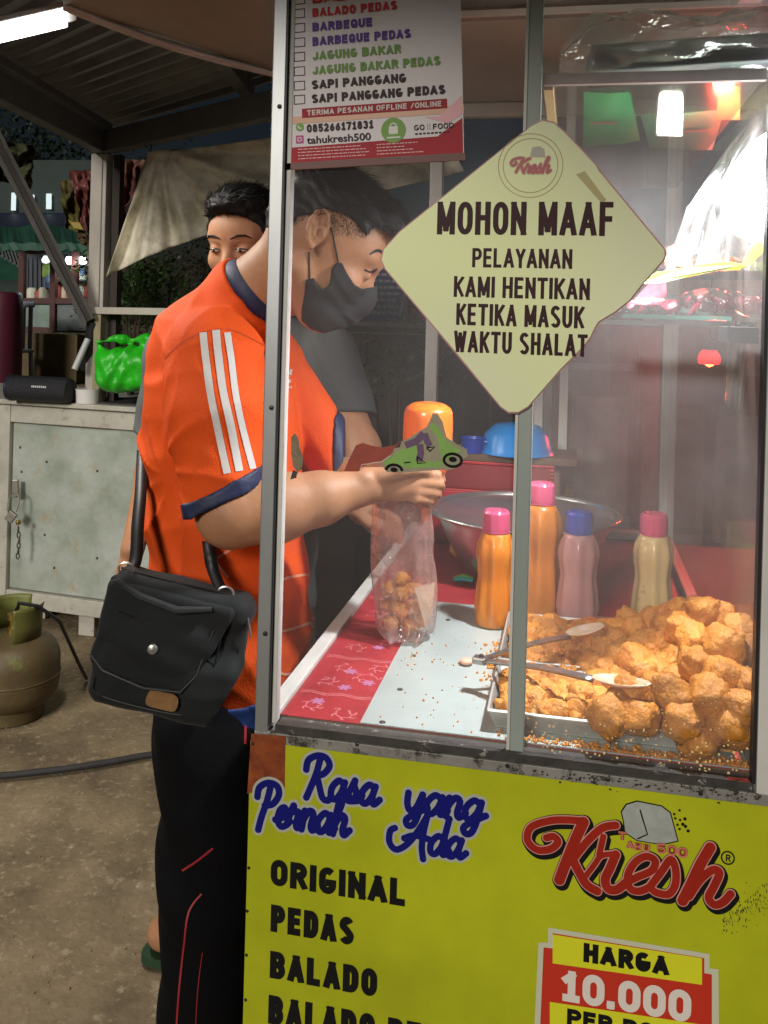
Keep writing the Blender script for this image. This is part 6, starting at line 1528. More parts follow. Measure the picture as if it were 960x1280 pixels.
MB().tube([lc+tx*.10, lc+tx*.115+u0*.01, Vector((lc.x+.045, lc.y, UZ-.002))], .0025, 6).build('cord', BLACKP, LED)
q = at(838, 152, d=1.36)
lamp('AREA', 'led_light', q-u0*.022-fw*.0, 8.5, (.98, .98, 1.0), .06, aim=q-u0*1-fw*.06-r0*.22, spread=135)
sq2 = thing('square_lamp', 'small square white lamp glowing among the green packets', 'lamp', q)
MB().box(q, (.034, .018, .032), rz=YAW).build('lamp_face', glow('square_glow', (1, .97, .90), 34), sq2, bevel=.006)
MB().box(q+Vector((0, .014, 0)), (.04, .008, .038), rz=YAW).build('lamp_housing', mat('white_ceramic', (.7, .7, .7)), sq2, bevel=.003)
# ---------------------------------------------------------------- the ground
GND = mat('packed_earth', (.27, .205, .12), rough=.85, var=.5, vscale=2.6, col2=(.125, .09, .052), thr=(.40, .62), bump=.35, bscale=60, wear=(.42, .35, .24), wscale=34, wthr=(.54, .70))
def gh_(x, y): return .004*mnoise.noise(Vector((x*3, y*3, 0)))+.0035*mnoise.noise(Vector((x*11, y*11, 5)))
m = MB(); xsG = [-40, -15, -8]+[-5+i*.055 for i in range(128)]+[3, 8, 15, 40]; ysG = [-6, -1, 0]+[.4+i*.055 for i in range(110)]+[8, 12, 20, 60]
m.grid([[(x, y, gh_(x, y)-.004 if abs(x) < 6 and y < 7 else -.004) for y in ysG] for x in xsG]); o = m.build('ground', GND, None, smooth=True, angle=0); tag(o, kind='structure')
peb = MB(); rp_ = random.Random(8)
for i in range(900):
    x, y = rp_.uniform(-2.6, -.6), rp_.uniform(1.0, 4.2); lump(peb, (x, y, gh_(x, y)-.0025), rp_.uniform(.0010, .0026), rp_)
tag(peb.build('gravel', mat('pebbles', (.36, .28, .18), rough=.9, var=.5, vscale=9), None, smooth=True, angle=0), 'scattered grit on the trodden earth', 'gravel', kind='stuff')
hz_ = at(0, 969, Z=.012); hpts = [at(x, y, Z=.012) for x, y in ((-60, 974), (0, 970), (40, 966), (90, 960), (140, 952), (185, 944), (240, 938), (300, 930))]
o = MB().tube(catmull(hpts, 5), .0095, 10).build('rubber_hose', mat('dirty_rubber', (.035, .033, .035), rough=.7, var=.4, vscale=20), None, smooth=True); tag(o, 'dark rubber hose lying across the brown ground', 'hose')

# ---------------------------------------------------------------- gas cylinder
gp = at(14, 868, d=3.0); gx, gy = gp.x, gp.y
gc_ = thing('gas_cylinder', 'small worn olive gas cylinder standing on the ground at the left edge', 'gas cylinder', (gx, gy, 0))
GAS = mat('worn_olive_paint', (.12, .09, .035), rough=.55, var=.5, vscale=9, col2=(.09, .06, .03), wear=(.20, .25, .05), wscale=7, wthr=(.55, .7), bump=.15, bscale=40)
R_g = .150
MB().lathe([(p.x, p.y) for p in catmull([(0, .035, 0), (R_g*.6, .035, 0), (R_g*.93, .07, 0), (R_g, .12, 0), (R_g, .132, 0), (R_g*1.02, .136, 0), (R_g*1.0, .14, 0), (R_g*.99, .20, 0), (R_g*.80, .245, 0), (R_g*.40, .265, 0), (0, .27, 0)], 4)], (gx, gy, 0), 48).build('tank', GAS, gc_, smooth=True, angle=60)
MB().lathe([(.10, .0), (.105, .002), (.105, .045), (.10, .045)], (gx, gy, 0), 40).build('foot_ring', GAS, gc_, smooth=True)
# guard collar in two sheets with handle gaps
for a0, a1 in ((-1.0, .35), (1.5, 4.1)):
    rws = [[Vector((gx+r_*math.cos(a), gy+r_*math.sin(a), z)) for z, r_ in ((.245, .085), (.30, .088), (.355, .09), (.368, .094))] for a in [a0+(a1-a0)*i/16 for i in range(17)]]
    MB().grid(rws).build('guard_collar', mat('olive_green_paint', (.15, .19, .035), rough=.5, var=.5, vscale=9, col2=(.10, .07, .03)), gc_, smooth=True, angle=60).modifiers.new('s', 'SOLIDIFY').thickness = .004
vv = MB().lathe([(.018, .26), (.018, .285), (.012, .29), (.012, .31), (.02, .312), (.02, .33), (0, .332)], (gx, gy, 0), 20).build('valve', mat('brass', (.40, .28, .08), rough=.35, metal=.9), gc_, smooth=True, angle=40)
MB().tube([(gx, gy, .325), (gx+.03, gy-.02, .36), (gx+.05, gy-.05, .385), (gx+.10, gy-.02, .37), (gx+.13, gy+.06, .30), (gx+.15, gy+.16, .12), (gx+.10, gy+.3, .012)], .006, 8).build('valve_hose', BLACKP, gc_, smooth=True)

# ---------------------------------------------------------------- white cabinet with padlock
cfl, cfr = at(8, 498, d=3.80), at(175, 503, d=3.62)
dirc = (cfr-cfl); dirc.z = 0; dirc.normalize(); nrc = dirc.cross(u0); nrc = -nrc if nrc.dot(fw) > 0 else nrc
ztop = cfl.z
def cp_(s_, z, out=0): q = cfl+dirc*s_+nrc*out; return Vector((q.x, q.y, z))
CABW = mat('grubby_white_frame', (.50, .49, .42), rough=.6, var=.3, vscale=8, wear=(.22, .18, .11), wscale=20, wthr=(.56, .7), bump=.06)
CABP = mat('stained_zinc_door', (.42, .46, .42), rough=.5, var=.3, vscale=5, col2=(.24, .28, .23), thr=(.35, .65), wear=(.34, .30, .20), wscale=11, wthr=(.56, .68), bump=.08, bscale=5)
Lc = 1.35; zb0 = at(90, 762, d=3.75).z
cab = thing('white_cabinet', 'grubby white stall cabinet with a zinc door held by a padlock', 'cabinet', cp_(.4, 0, -.3))
Rc = Matrix((dirc, -nrc, u0)).transposed()
def cbox(s0, s1, z0, z1, o0, o1, nm, m, bev=.003):
    a, b = cp_(s0, z0, o0), cp_(s1, z1, o1)
    return MB().box((a+b)/2, (abs(s1-s0), abs(o1-o0), abs(z1-z0)), rot=Rc).build(nm, m, cab, bevel=bev)
cbox(-.55, Lc, ztop-.02, ztop, -.60, .03, 'cabinet_top', CABW); cbox(-.55, Lc, zb0, ztop-.021, -.60, -.025, 'carcass', mat('dark_carcass', (.09, .085, .07), rough=.7))
cbox(-.52, .030, zb0, ztop-.022, -.024, .012, 'stile', CABW); cbox(.031, Lc, ztop-.095, ztop-.022, -.024, .010, 'top_rail', CABW); cbox(.031, Lc, zb0, zb0+.065, -.024, .010, 'bottom_rail', CABW)
dr_ = cbox(.034, .90, zb0+.070, ztop-.098, -.023, -.006, 'zinc_door', CABP); cbox(.905, Lc, zb0+.070, ztop-.098, -.023, -.008, 'zinc_door', CABP)
for (s_, z) in ((.07, ztop-.2), (.08, ztop-.30), (.2, ztop-.25), (.44, ztop-.27), (.2, ztop-.55), (.45, ztop-.62), (.25, ztop-.68)): par(MB().lathe([(0, .003), (.004, .0025), (.006, 0)], cp_(s_, z, -.0055), 8, Matrix((dirc, u0, nrc)).transposed()).build('nail_head', mat('rust', (.10, .05, .025), rough=.8), None), dr_)
for s_ in (-.4, .06, 1.2): cbox(s_, s_+.045, 0, zb0-.001, -.55, -.50, 'leg', CABW); cbox(s_, s_+.045, 0, zb0-.001, -.20, -.15, 'leg', CABW)
# bare rubbed streak on the top rail
cbox(.26, .50, ztop-.0945, ztop-.092, .0101, .0112, 'worn_streak', mat('bare_wood_streak', (.22, .17, .10), rough=.7), 0)
SIL = mat('lock_steel', (.45, .43, .38), rough=.35, metal=.8, var=.3, vscale=60); k0 = at(18, 602, d=3.74)
HSP = at(16, 640, d=3.74)
hasp = MB().prism([at(15, 600, d=3.74), at(22, 600, d=3.74), at(23, 622, d=3.74), at(14, 622, d=3.74)], -nrc*.01).build('hasp', SIL, cab, bevel=.002)
lk = thing('padlock', 'small steel padlock on a short chain at the left side of the zinc door', 'padlock', at(14, 645, d=3.70))
RL = Matrix.Rotation(.62, 3, fw)
MB().box(at(14, 646, d=3.70), (.036, .018, .042), rot=RL @ Matrix((r0, fw, u0)).transposed()).build('lock_body', SIL, lk, bevel=.004)
MB().tube(catmull([at(9, 638, d=3.70), at(12, 622, d=3.71), at(19, 616, d=3.715), at(24, 624, d=3.71), at(20, 640, d=3.70)], 5), .0035, 8).build('shackle', SIL, lk, smooth=True)
MB().lathe([(0, .01), (.009, .008), (.011, 0), (.009, -.008), (0, -.01)], at(23, 653, d=3.69), 14).build('lock_cap', mat('brass', (.4, .28, .08)), lk, smooth=True)
for i in range(6):
    c_ = at(24-abs(i-2)*.6, 662+i*6.6, d=3.70); a_ = r0 if i % 2 else fw
    MB().tube([c_+a_*.006*math.cos(t)+u0*.013*math.sin(t) for t in [2*math.pi*k/12 for k in range(13)]], .0026, 6, caps=False).build('chain_link', mat('dark_chain', (.12, .11, .09), rough=.5, metal=.7), lk, smooth=True)
# ---- things on the cabinet
sp0, sp1 = at(14, 474, d=3.72), at(90, 474, d=3.66); RB = .0520
sp_z = ztop+RB+.001; a = Vector((sp0.x, sp0.y, sp_z)); b_ = Vector((sp1.x, sp1.y, sp_z)); sd_ = (b_-a).normalized()
spk = thing('portable_speaker', 'black cylindrical portable speaker lying on the white cabinet', 'speaker', (a+b_)/2-u0*RB)
Rs = Matrix((u0, sd_.cross(u0), sd_)).transposed(); Ls = (b_-a).length
MB().lathe([(0, .004), (RB*.78, .004), (RB*.8, .012), (RB*.92, .014), (RB, .004), (RB*1.02, .018), (RB*.98, .03), (RB, .05), (RB, Ls-.05), (RB*.98, Ls-.02), (RB*.9, Ls-.005), (0, Ls)], a, 40, Rs).build('speaker_body', mat('speaker_mesh', (.012, .013, .018), rough=.6, bump=.6, bscale=300), spk, smooth=True, angle=35)
MB().lathe([(RB*.92, .0), (RB*1.03, .0), (RB*1.03, .012), (RB*.92, .012), (RB*.92, 0)], a, 40, Rs).build('end_ring', mat('blue_grey_ring', (.05, .06, .10), rough=.25, metal=.6), spk, smooth=True, angle=30)
MB().lathe([(0, .0035), (RB*.5, .0015), (RB*.55, .003)], a, 30, Rs).build('speaker_cone', mat('navy_cone', (.02, .025, .06), rough=.4), spk, smooth=True)
pen = Pen((a+b_)/2+(-fw)*RB*1.005-sd_*.022+u0*.010, sd_, u0, -fw)
for i in range(8): pen.rect(i*.0085, 0, i*.0085+.0055, .008)
pen.build('lettering', mat('pale_ink', (.55, .55, .55), rough=.4), spk)
wc = at(110, 484, d=3.70); wc.z = ztop+.001
o = thing('white_tub', 'small white plastic tub between the speaker and the green bag', 'tub', wc)
MB().lathe([(0, 0), (.045, 0), (.048, .05), (.050, .058), (.045, .058), (.042, .006), (0, .006)], wc, 28).build('tub_wall', mat('white_plastic', (.68, .68, .66), rough=.4), o, smooth=True, angle=40)
# green carrier bag
GB_ = mat('green_polythene', (.02, .50, .012), rough=.42, sub=.05, bump=.5, bscale=30, var=.3, vscale=8)
S = SDF(tuple(at(155, 460, d=3.6)-Vector((.26, .22, .22))), tuple(at(155, 460, d=3.6)+Vector((.26, .22, .22))), .006)
cg = at(160, 462, d=3.62); S.rbox(cg, [tuple(r0), tuple(fw), (0, 0, 1)], (.115, .08, .085), .05, 0)
S.cap(at(122, 430, d=3.60), at(140, 468, d=3.6), .016, .05, .03); S.cap(at(185, 425, d=3.6), at(175, 460, d=3.6), .02, .05, .03); S.cap(at(120, 428, d=3.58), at(150, 424, d=3.6), .010, .012, .02); S.cap(at(150, 424, d=3.6), at(195, 424, d=3.6), .012, .012, .02)
S.disp(lambda X, Y, Z: .006*np.sin(38*X+24*Z+3*np.sin(17*Z+9*X))+.004*np.sin(70*Z-55*X+3*np.sin(31*X))+.003*np.sin(120*X+60*Z)); S.cut((0, 0, ztop+.002), (0, 0, -1))
o = S.build('carrier_bag', GB_, None); tag(o, 'bright green plastic carrier bag standing on the white cabinet', 'carrier bag')
# dark mat on the cabinet and pipe behind
o = cab_m = MB().box((cp_(.42, ztop+.004, -.12)), (.42, .22, .006), rot=Rc).build('dark_mat', mat('dark_rubber_mat', (.03, .03, .03), rough=.7), None); tag(o, 'flat dark mat on the cabinet beneath the green bag', 'mat')

# ---------------------------------------------------------------- roofed stall behind (steel frame, corrugated roof)
ZR = 1.97
C0 = at(128, 193, d=3.75); ZR = C0.z
E1 = at(345, 148, Z=ZR); E2 = at(-80, 88, Z=ZR)
STF = mat('galvanised_frame', (.13, .125, .12), rough=.55, var=.3, vscale=8, wear=(.12, .09, .06), wscale=20, wthr=(.6, .7))
STP = mat('pale_stall_post', (.46, .43, .38), rough=.55, var=.25, vscale=7, wear=(.18, .14, .09), wscale=20, wthr=(.62, .72))
stl = thing('roofed_stall', 'open stall behind with pale steel posts and a ribbed metal roof', 'stall', (C0.x, C0.y, 0))
d1 = (E1-C0); d1.z = 0; L1_ = d1.length; d1.normalize(); d2 = (E2-C0); d2.z = 0; d2.normalize()
MB().bar((C0.x, C0.y, 0), (C0.x, C0.y, ZR-.001), .070, .055).build('post', STP, stl, bevel=.003)
for dx in (-.020, .0, .020):
    q = C0 + Vector((dx, -.0, 0)); pass
MB().bar(Vector((C0.x-.0, C0.y, .2))-fw*.030+r0*.012, Vector((C0.x, C0.y, ZR-.02))-fw*.030+r0*.012, .004, .006).build('post_rib', STF, stl)
MB().bar(Vector((C0.x+.06, C0.y+.03, 0)), Vector((C0.x+.06, C0.y+.03, ZR)), .03, .04).build('post', mat('dark_wood_post', (.035, .025, .02), rough=.8), stl)
bm1 = MB().bar(C0+u0*.045-d1*.03, C0+u0*.045+d1*3.2, .05, .09).build('roof_beam', STF, stl, bevel=.004)
MB().bar(C0+u0*.045-d2*.0, C0+u0*.045+d2*3.0, .05, .09).build('roof_beam', STF, stl, bevel=.004)
MB().bar(C0+u0*.105-d2*.0+d1*.05, C0+u0*.105+d2*3.0+d1*.05, .03, .03).build('roof_beam', STF, stl, bevel=.003)
for k in (.95, 1.75, 2.4): MB().bar(C0+u0*.135+d1*k*1.0-d2*.1, C0+u0*.135+d1*k+d2*3.0, .045, .04).build('purlin', STF, stl, bevel=.003)
# corrugated sheets, ribs running along d1
RM = mat('dark_roof_sheet', (.30, .30, .31), rough=.42, metal=.5, var=.35, vscale=4, wear=(.16, .12, .08), wscale=8, wthr=(.6, .75))
zz = ZR+.165
for sN in range(4):
    rws = []
    for i in range(41):
        t = -.15+sN*.80+i*.80/40; ph = (i/40*8) % 1; zr_ = .022 if ph < .22 else (.022*(1-(ph-.22)/.08) if ph < .30 else (0 if ph < .92 else .022*(ph-.92)/.08))
        rws.append([C0+d2*t+d1*s_+u0*(zz-ZR-zr_+sN*.002+.02*s_) for s_ in (-.25, .8, 1.6, 2.4, 3.4)])
    MB().grid(rws).build('roof_sheet', RM, stl).modifiers.new('s', 'SOLIDIFY').thickness = .0015
# railing and brace
ra_, rb_ = at(112, 388, d=3.72), at(232, 390, d=3.55)
MB().bar(ra_, rb_+(rb_-ra_)*.8, .03, .028).build('rail', STP, stl, bevel=.002)
rl_ = at(124, 400, d=3.71); MB().bar(Vector((rl_.x, rl_.y, ztop+.003)), Vector((rl_.x, rl_.y, ra_.z-.015)), .03, .03).build('rail_post', mat('olive_post', (.28, .25, .14), rough=.6, var=.3), stl)
MB().bar(at(-25, 150, d=3.45), at(106, 404, d=3.68), .022, .016).build('brace', STF, stl, bevel=.002)
MB().bar(at(-17, 150, d=3.45), at(112, 400, d=3.68), .018, .020).build('brace', mat('dark_brace', (.06, .055, .05), rough=.5), stl)
MB().bar(at(-9, 150, d=3.44), at(116, 398, d=3.67), .007, .012).build('brace', STF, stl)
MB().tube([at(110, 424, d=3.70), at(93, 462, d=3.66)], .013, 12).build('pipe_end', mat('grey_pvc', (.42, .43, .44), rough=.4), stl, smooth=True)
MB().tube([at(118, 402, d=3.72), at(112, 440, d=3.74), at(106, 462, d=3.76)], [.03, .026, .02], 12).build('dark_wrap', BLACKP, stl, smooth=True)
# fluorescent fitting under that roof
ta, tb_ = at(-70, 58, d=1.98), at(84, 22, d=2.06)
ft = thing('strip_light', 'bright white strip light under the ribbed roof at the top left corner', 'lamp', (ta+tb_)/2)
dt = (tb_-ta).normalized(); 
MB().bar(ta, tb_, .12, .010).build('light_tube', glow('tube_glow', (1, .97, .92), 9), ft, bevel=.004)
MB().bar(ta+u0*.013+dt*-.02, tb_+u0*.013+dt*.02, .12, .014).build('light_housing', mat('white_steel', (.6, .6, .6), rough=.4), ft, bevel=.003)
lamp('AREA', 'strip_light_glow', ta*.8+tb_*.2-u0*.03, 15, (1, .95, .86), 1.0, aim=(ta+tb_)/2-u0*2, size_y=.1)
# ---------------------------------------------------------------- the cart's own side awning (underside, top left)
AW = mat('brown_canvas', (.32, .27, .20), rough=.8, var=.3, vscale=5, stretch=(1, 1, 3), bump=.1, bscale=30)
aw = thing('side_awning', 'taut brown canvas awning with a pale edge pole above the bending person', 'awning', at(240, 40, d=1.9))
a0, a1, a2, a3 = at(60, -60, d=1.65), at(80, 8, d=1.85), at(345, 92, d=2.10), at(345, -70, d=1.50)
rws = []
for i in range(13):
    u_ = i/12; rws.append([((a0*(1-v_)+a1*v_)*(1-u_)+(a3*(1-v_)+a2*v_)*u_)+u0*(-.02*math.sin(math.pi*u_)*math.sin(math.pi*v_)) for v_ in [j/8 for j in range(9)]])
MB().grid(rws).build('canvas', AW, aw, smooth=True, angle=0).modifiers.new('s', 'SOLIDIFY').thickness = .003
MB().tube([a1+(a2-a1)*t+u0*(-.012*math.sin(math.pi*t)) for t in [i/8 for i in range(9)]], .011, 10, flat=.8).build('edge_pole', mat('pale_pole', (.50, .44, .38), rough=.6, var=.3), aw, smooth=True)
# ---------------------------------------------------------------- tarpaulin
TP = mat('dirty_tarpaulin', (.80, .76, .62), rough=.6, var=.45, vscale=5.5, col2=(.34, .30, .21), thr=(.38, .62), wear=(.50, .48, .42), wscale=14, wthr=(.58, .72), bump=.5, bscale=12)
tp0 = thing('tarpaulin', 'dirty cream tarpaulin slung from the stall beam behind both people', 'tarpaulin', at(300, 200, d=3.5))
top = [(186, 188), (260, 184), (340, 172), (430, 176), (560, 172)]; bot = [(133, 346), (180, 322), (250, 296), (340, 268), (430, 250), (580, 214)]
def lerpl(L, t): k = t*(len(L)-1); i = min(int(k), len(L)-2); f_ = k-i; return (L[i][0]*(1-f_)+L[i+1][0]*f_, L[i][1]*(1-f_)+L[i+1][1]*f_)
rws = []
for i in range(81):
    t = i/80; A_1, B_1 = lerpl(top, t), lerpl(bot, t); rw = []
    for j in range(31):
        v_ = j/30; x = A_1[0]*(1-v_)+B_1[0]*v_; y = A_1[1]*(1-v_)+B_1[1]*v_
        ang = math.atan2(y-185, x-200); dist = math.hypot(x-200, y-185)/150
        dd = 3.50 - t*.25 + .045*math.sin(ang*14)*min(1, dist*1.5)+.020*math.sin(ang*27+1)*min(1, dist)+.02*mnoise.noise(Vector((x*.03, y*.03, 0)))
        rw.append(at(x, y, d=dd))
    rws.append(rw)
MB().grid(rws).build('cloth', TP, tp0, smooth=True, angle=0).modifiers.new('s', 'SOLIDIFY').thickness = .002
MB().tube([at(186, 168, d=3.5), at(180, 180, d=3.5), at(188, 190, d=3.5), at(192, 170, d=3.5)], .004, 6).build('tie_rope', BLACKP, tp0, smooth=True)

# ---------------------------------------------------------------- shrubs behind
def shrub(c_, r_, n, m, label, seed, kind_='shrub', leaf=.03):
    t = thing('leafy_shrub', label, 'shrub', (c_.x, c_.y, 0)); rg = random.Random(seed); k = MB(); st_ = MB()
    for b_ in range(9):
        a = rg.uniform(0, 6.28); q = c_+Vector((r_*.7*math.cos(a), r_*.4*math.sin(a), rg.uniform(-.1, .9)*r_))
        MB().tube([(c_.x, c_.y, 0), (c_.x*.5+q.x*.5, c_.y*.5+q.y*.5, q.z*.55), tuple(q)], [.012, .008, .003], 6).build('stem', mat('stem_bark', (.05, .035, .02), rough=.8), t)
        for i in range(n//9):
            p = q+Vector((rg.gauss(0, r_*.28), rg.gauss(0, r_*.22), rg.gauss(0, r_*.30))); d_ = Vector((rg.uniform(-1, 1), rg.uniform(-1, 1), rg.uniform(-.4, 1))).normalized(); s_ = d_.cross(Vector((rg.random(), rg.random(), rg.random()))).normalized(); l_ = leaf*rg.uniform(.6, 1.4)
            k.add([p, p+d_*l_*.5+s_*l_*.22, p+d_*l_, p+d_*l_*.5-s_*l_*.22], [(0, 1, 2, 3)])
    lo_ = k.build('foliage', m, t); return t
LF = mat('leaf_green', (.05, .13, .02), rough=.5, var=.6, vscale=12); LF2 = mat('leaf_dull', (.035, .055, .02), rough=.5, var=.6, vscale=12, col2=(.09, .05, .04))
shrub(at(148, 372, d=4.1), .17, 700, LF, 'bright green shrub just right of the pale stall post', 1)
shrub(at(185, 385, d=4.2), .18, 700, LF, 'leafy green shrub under the hanging corner of the tarpaulin', 2)
shrub(at(225, 372, d=4.5), .28, 1100, LF2, 'dull reddish green shrub behind the head of the standing person', 3)
shrub(at(170, 440, d=4.6), .30, 900, LF2, 'dim shrub low behind the stall railing', 4)

# ---------------------------------------------------------------- far stall with a lit glass case
D = 16.0
def fq(zx, zy, d=D): return at(zx/4.57, 200+zy/4.57, d=d)
fs = thing('far_food_stall', 'distant food stall with a lit glass case, maroon frame and dark green awning', 'stall', (fq(250, 980).x, fq(250, 980).y, 0))
MRN = mat('maroon_frame', (.07, .018, .015), rough=.6); DG = mat('dark_green_sheet', (.02, .10, .065), rough=.6, var=.4, vscale=2)
def fbar(a, b, w_, m, nm, dd=D): return MB().bar(fq(*a, dd), fq(*b, dd), w_, w_).build(nm, m, fs)
for a, b in (((130, 515), (125, 980)), ((310, 520), (305, 980)), ((130, 520), (310, 525)), ((128, 805), (520, 805)), ((125, 965), (310, 975)), ((520, 520), (520, 980)), ((430, 525), (430, 800))): fbar(a, b, .10, MRN, 'frame_bar')
MB().prism([fq(140, 530, D+.9), fq(140, 800, D+.9), fq(300, 800, D+.9), fq(300, 530, D+.9)], (0, .03, 0)).build('case_back', mat('dark_louvre', (.03, .035, .05), rough=.6), fs)
for k in range(6): MB().bar(fq(155+k*25, 560, D+.8), fq(155+k*25, 790, D+.8), .05, .03).build('louvre', mat('louvre_slat', (.05, .06, .085), rough=.6), fs)
MB().prism([fq(310, 530, D+1.1), fq(310, 800, D+1.1), fq(530, 800, D+1.1), fq(530, 530, D+1.1)], (0, .03, 0)).build('case_back', mat('lit_case_back', (.30, .36, .40), rough=.7, var=.5, vscale=2), fs)
MB().bar(fq(312, 690, D+.6), fq(520, 690, D+.6), .5, .03).build('case_shelf', mat('louvre_slat', (.06, .07, .09)), fs)
MB().prism([fq(135, 815), fq(135, 955), fq(300, 960), fq(300, 815)], (0, .03, 0)).build('lower_panel', mat('pale_green_panel', (.26, .38, .33), rough=.5, var=.5, vscale=3), fs)
MB().prism([fq(315, 815), fq(315, 975), fq(515, 975), fq(515, 815)], (0, .03, 0)).build('lower_panel', mat('grey_print_panel', (.20, .24, .25), rough=.5, var=.8, vscale=2.2), fs)
GC = [(.3, .05, .04), (.5, .45, .35), (.4, .15, .12), (.35, .5, .12), (.2, .3, .5), (.6, .6, .5)]
for k, (x, y, s_) in enumerate(((335, 760, .22), (372, 765, .18), (402, 758, .20), (270, 640, .18), (285, 700, .2), (460, 735, .32), (500, 745, .25), (345, 660, .14), (380, 662, .16), (410, 655, .13), (455, 655, .2), (180, 780, .2), (220, 784, .16), (250, 778, .2))):
    MB().lathe([(0, 0), (s_*.45, 0), (s_*.5, s_*.2), (s_*.48, s_*1.1), (s_*.3, s_*1.3), (0, s_*1.32)], fq(x, y, D+.6)-u0*s_*.5, 12).build('goods', mat('far_goods_%s' % 'abcdef'[k % 6], GC[k % 6], rough=.5), fs, smooth=True)
rows_f = [[fq(x, 380+10*math.sin(x*.02), D+1.2) for x in range(-10, 560, 30)], [fq(x, 480+6*math.sin(x*.06), D-1.0) for x in range(-10, 560, 30)], [fq(x, 520+9*math.sin(x*.11), D-1.05) for x in range(-10, 560, 30)]]
MB().grid(rows_f).build('awning_sheet', DG, fs).modifiers.new('s', 'SOLIDIFY').thickness = .02
for k in range(3):
    c_ = fq((395, 472, 262)[k], (575, 575, 570)[k], D+.1); MB().lathe([(0, -.07), (.06, -.05), (.075, 0), (.04, .07), (0, .075)], c_, 14).build('bulb', glow('far_bulb' if k < 2 else 'dim_bulb', (.9, 1, .98), 9 if k < 2 else 1.0), fs, smooth=True)
lamp('POINT', 'far_bulb_light', fq(430, 590, D-.05), 20, (.85, 1, .95), .12)
MB().bb((fq(110, 1000).x, fq(110, 1000).y-.3, 0), (fq(540, 1000).x, fq(110, 1000).y+.8, fq(200, 985).z)).build('stall_plinth', mat('ochre_plinth', (.15, .11, .05), rough=.8, var=.4), fs)
st2 = thing('water_barrel', 'maroon barrel standing at the far left edge beside the distant stall', 'barrel', (fq(10, 1040, 14.5).x, fq(10, 1040, 14.5).y, 0)); c_ = fq(15, 900, 14.5); c_.z = 0; zt2 = fq(15, 755, 14.5).z
MB().lathe([(0, 0), (.29, 0), (.31, .1), (.31, zt2*.8), (.29, zt2*.97), (.26, zt2), (0, zt2+.01)], c_, 30, None, lambda a, z: 1+.01*math.sin(z*40)).build('barrel_body', mat('maroon_plastic', (.09, .012, .03), rough=.5), st2, smooth=True)
st3 = thing('plastic_chair', 'grey plastic chair beside the maroon barrel', 'chair', (fq(95, 1040, 15).x, fq(95, 1040, 15).y, 0))
GPc = mat('grey_blue_plastic', (.22, .27, .33), rough=.4); c_ = fq(95, 1000, 15); c_.z = 0
for sx in (-.16, .16):
    for sy in (-.16, .16): MB().bar(c_+Vector((sx*1.1, sy*1.1, 0)), c_+Vector((sx, sy, .54)), .05, .05).build('leg', GPc, st3)
MB().box(c_+u0*.56, (.40, .40, .05)).build('seat', GPc, st3, bevel=.01)
for k in (-1, 0, 1): MB().box(c_+Vector((k*.13, .18, .95)), (.07, .04, .72)).build('back_slat', GPc, st3, bevel=.01)
MB().box(c_+Vector((0, .18, 1.33)), (.40, .05, .10)).build('top_rail', GPc, st3, bevel=.02)
hs_ = thing('far_shophouse', 'dim green shophouse wall with small lit windows far behind the stalls', 'building', (at(0, 300, d=26).x-2, at(0, 300, d=26).y+1, 0))
def gz(x, y, d, z=0): q = at(x, y, d=d); return Vector((q.x, q.y, z))
HW = 26
pl, pr2 = at(-300, 200, d=HW), at(150, 200, d=HW)
MB().prism([Vector((pl.x, pl.y, 0)), pl, pr2, Vector((pr2.x, pr2.y, 0))], (0, .4, 0)).build('wall', mat('dim_green_wall', (.035, .055, .05), rough=.8, var=.4, vscale=1), hs_)
for (x, y, w_, h_) in ((17, 252, .12, .5), (40, 249, .12, .25), (61, 247, .14, .22), (61, 256, .14, .24)): MB().box(at(x, y, d=HW-.1), (w_, .05, h_)).build('lit_window', glow('far_window', (.8, .95, .95), .8), hs_)
MB().prism([at(-300, 290, d=HW-2.5), at(-300, 268, d=HW-.2), at(110, 268, d=HW-.2), at(85, 285, d=HW-2.5)], (0, .3, .10)).build('eave_roof', mat('dark_blue_roof', (.012, .015, .045), rough=.6), hs_)
MB().prism([at(-300, 350, d=HW-6), at(-300, 300, d=HW-4), at(95, 300, d=HW-4), at(120, 350, d=HW-6)], (0, .3, .10)).build('tin_roof', DG, hs_)
for k in range(7): MB().bar(at(-2+k*5, 318+k*3, d=HW-6.2), at(-8+k*5, 300+k*3, d=HW-5.5), .06, .04).build('roof_light', mat('pale_roof_slat', (.2, .22, .22), rough=.5), hs_)
def rag(q, m, label, nm, cat, d_, seed, amp=.05):
    """crumpled sheet hung from its top edge; q = top-left, top-right, bottom-right, bottom-left in the photo"""
    rws = []; o_ = Vector((seed*7.3, 0, 0))
    for i in range(23):
        v_ = i/22; rw = []
        for j in range(17):
            u_ = j/16; x = (q[0][0]*(1-u_)+q[1][0]*u_)*(1-v_)+(q[3][0]*(1-u_)+q[2][0]*u_)*v_; y = (q[0][1]*(1-u_)+q[1][1]*u_)*(1-v_)+(q[3][1]*(1-u_)+q[2][1]*u_)*v_
            e = 5*mnoise.noise(Vector((u_*3, v_*3, 1))+o_)+2.5*mnoise.noise(Vector((u_*9, v_*9, 4))+o_)
            rw.append(at(x+e, y+e*.8, d=d_+amp*(mnoise.noise(Vector((u_*4, v_*2.5, 0))+o_)+.5*mnoise.noise(Vector((u_*10, v_*6, 0))+o_))))
        rws.append(rw)
    o = MB().grid(rws).build(nm, m, None, smooth=True, angle=0); o.modifiers.new('s', 'SOLIDIFY').thickness = .002; tag(o, label, cat); return o
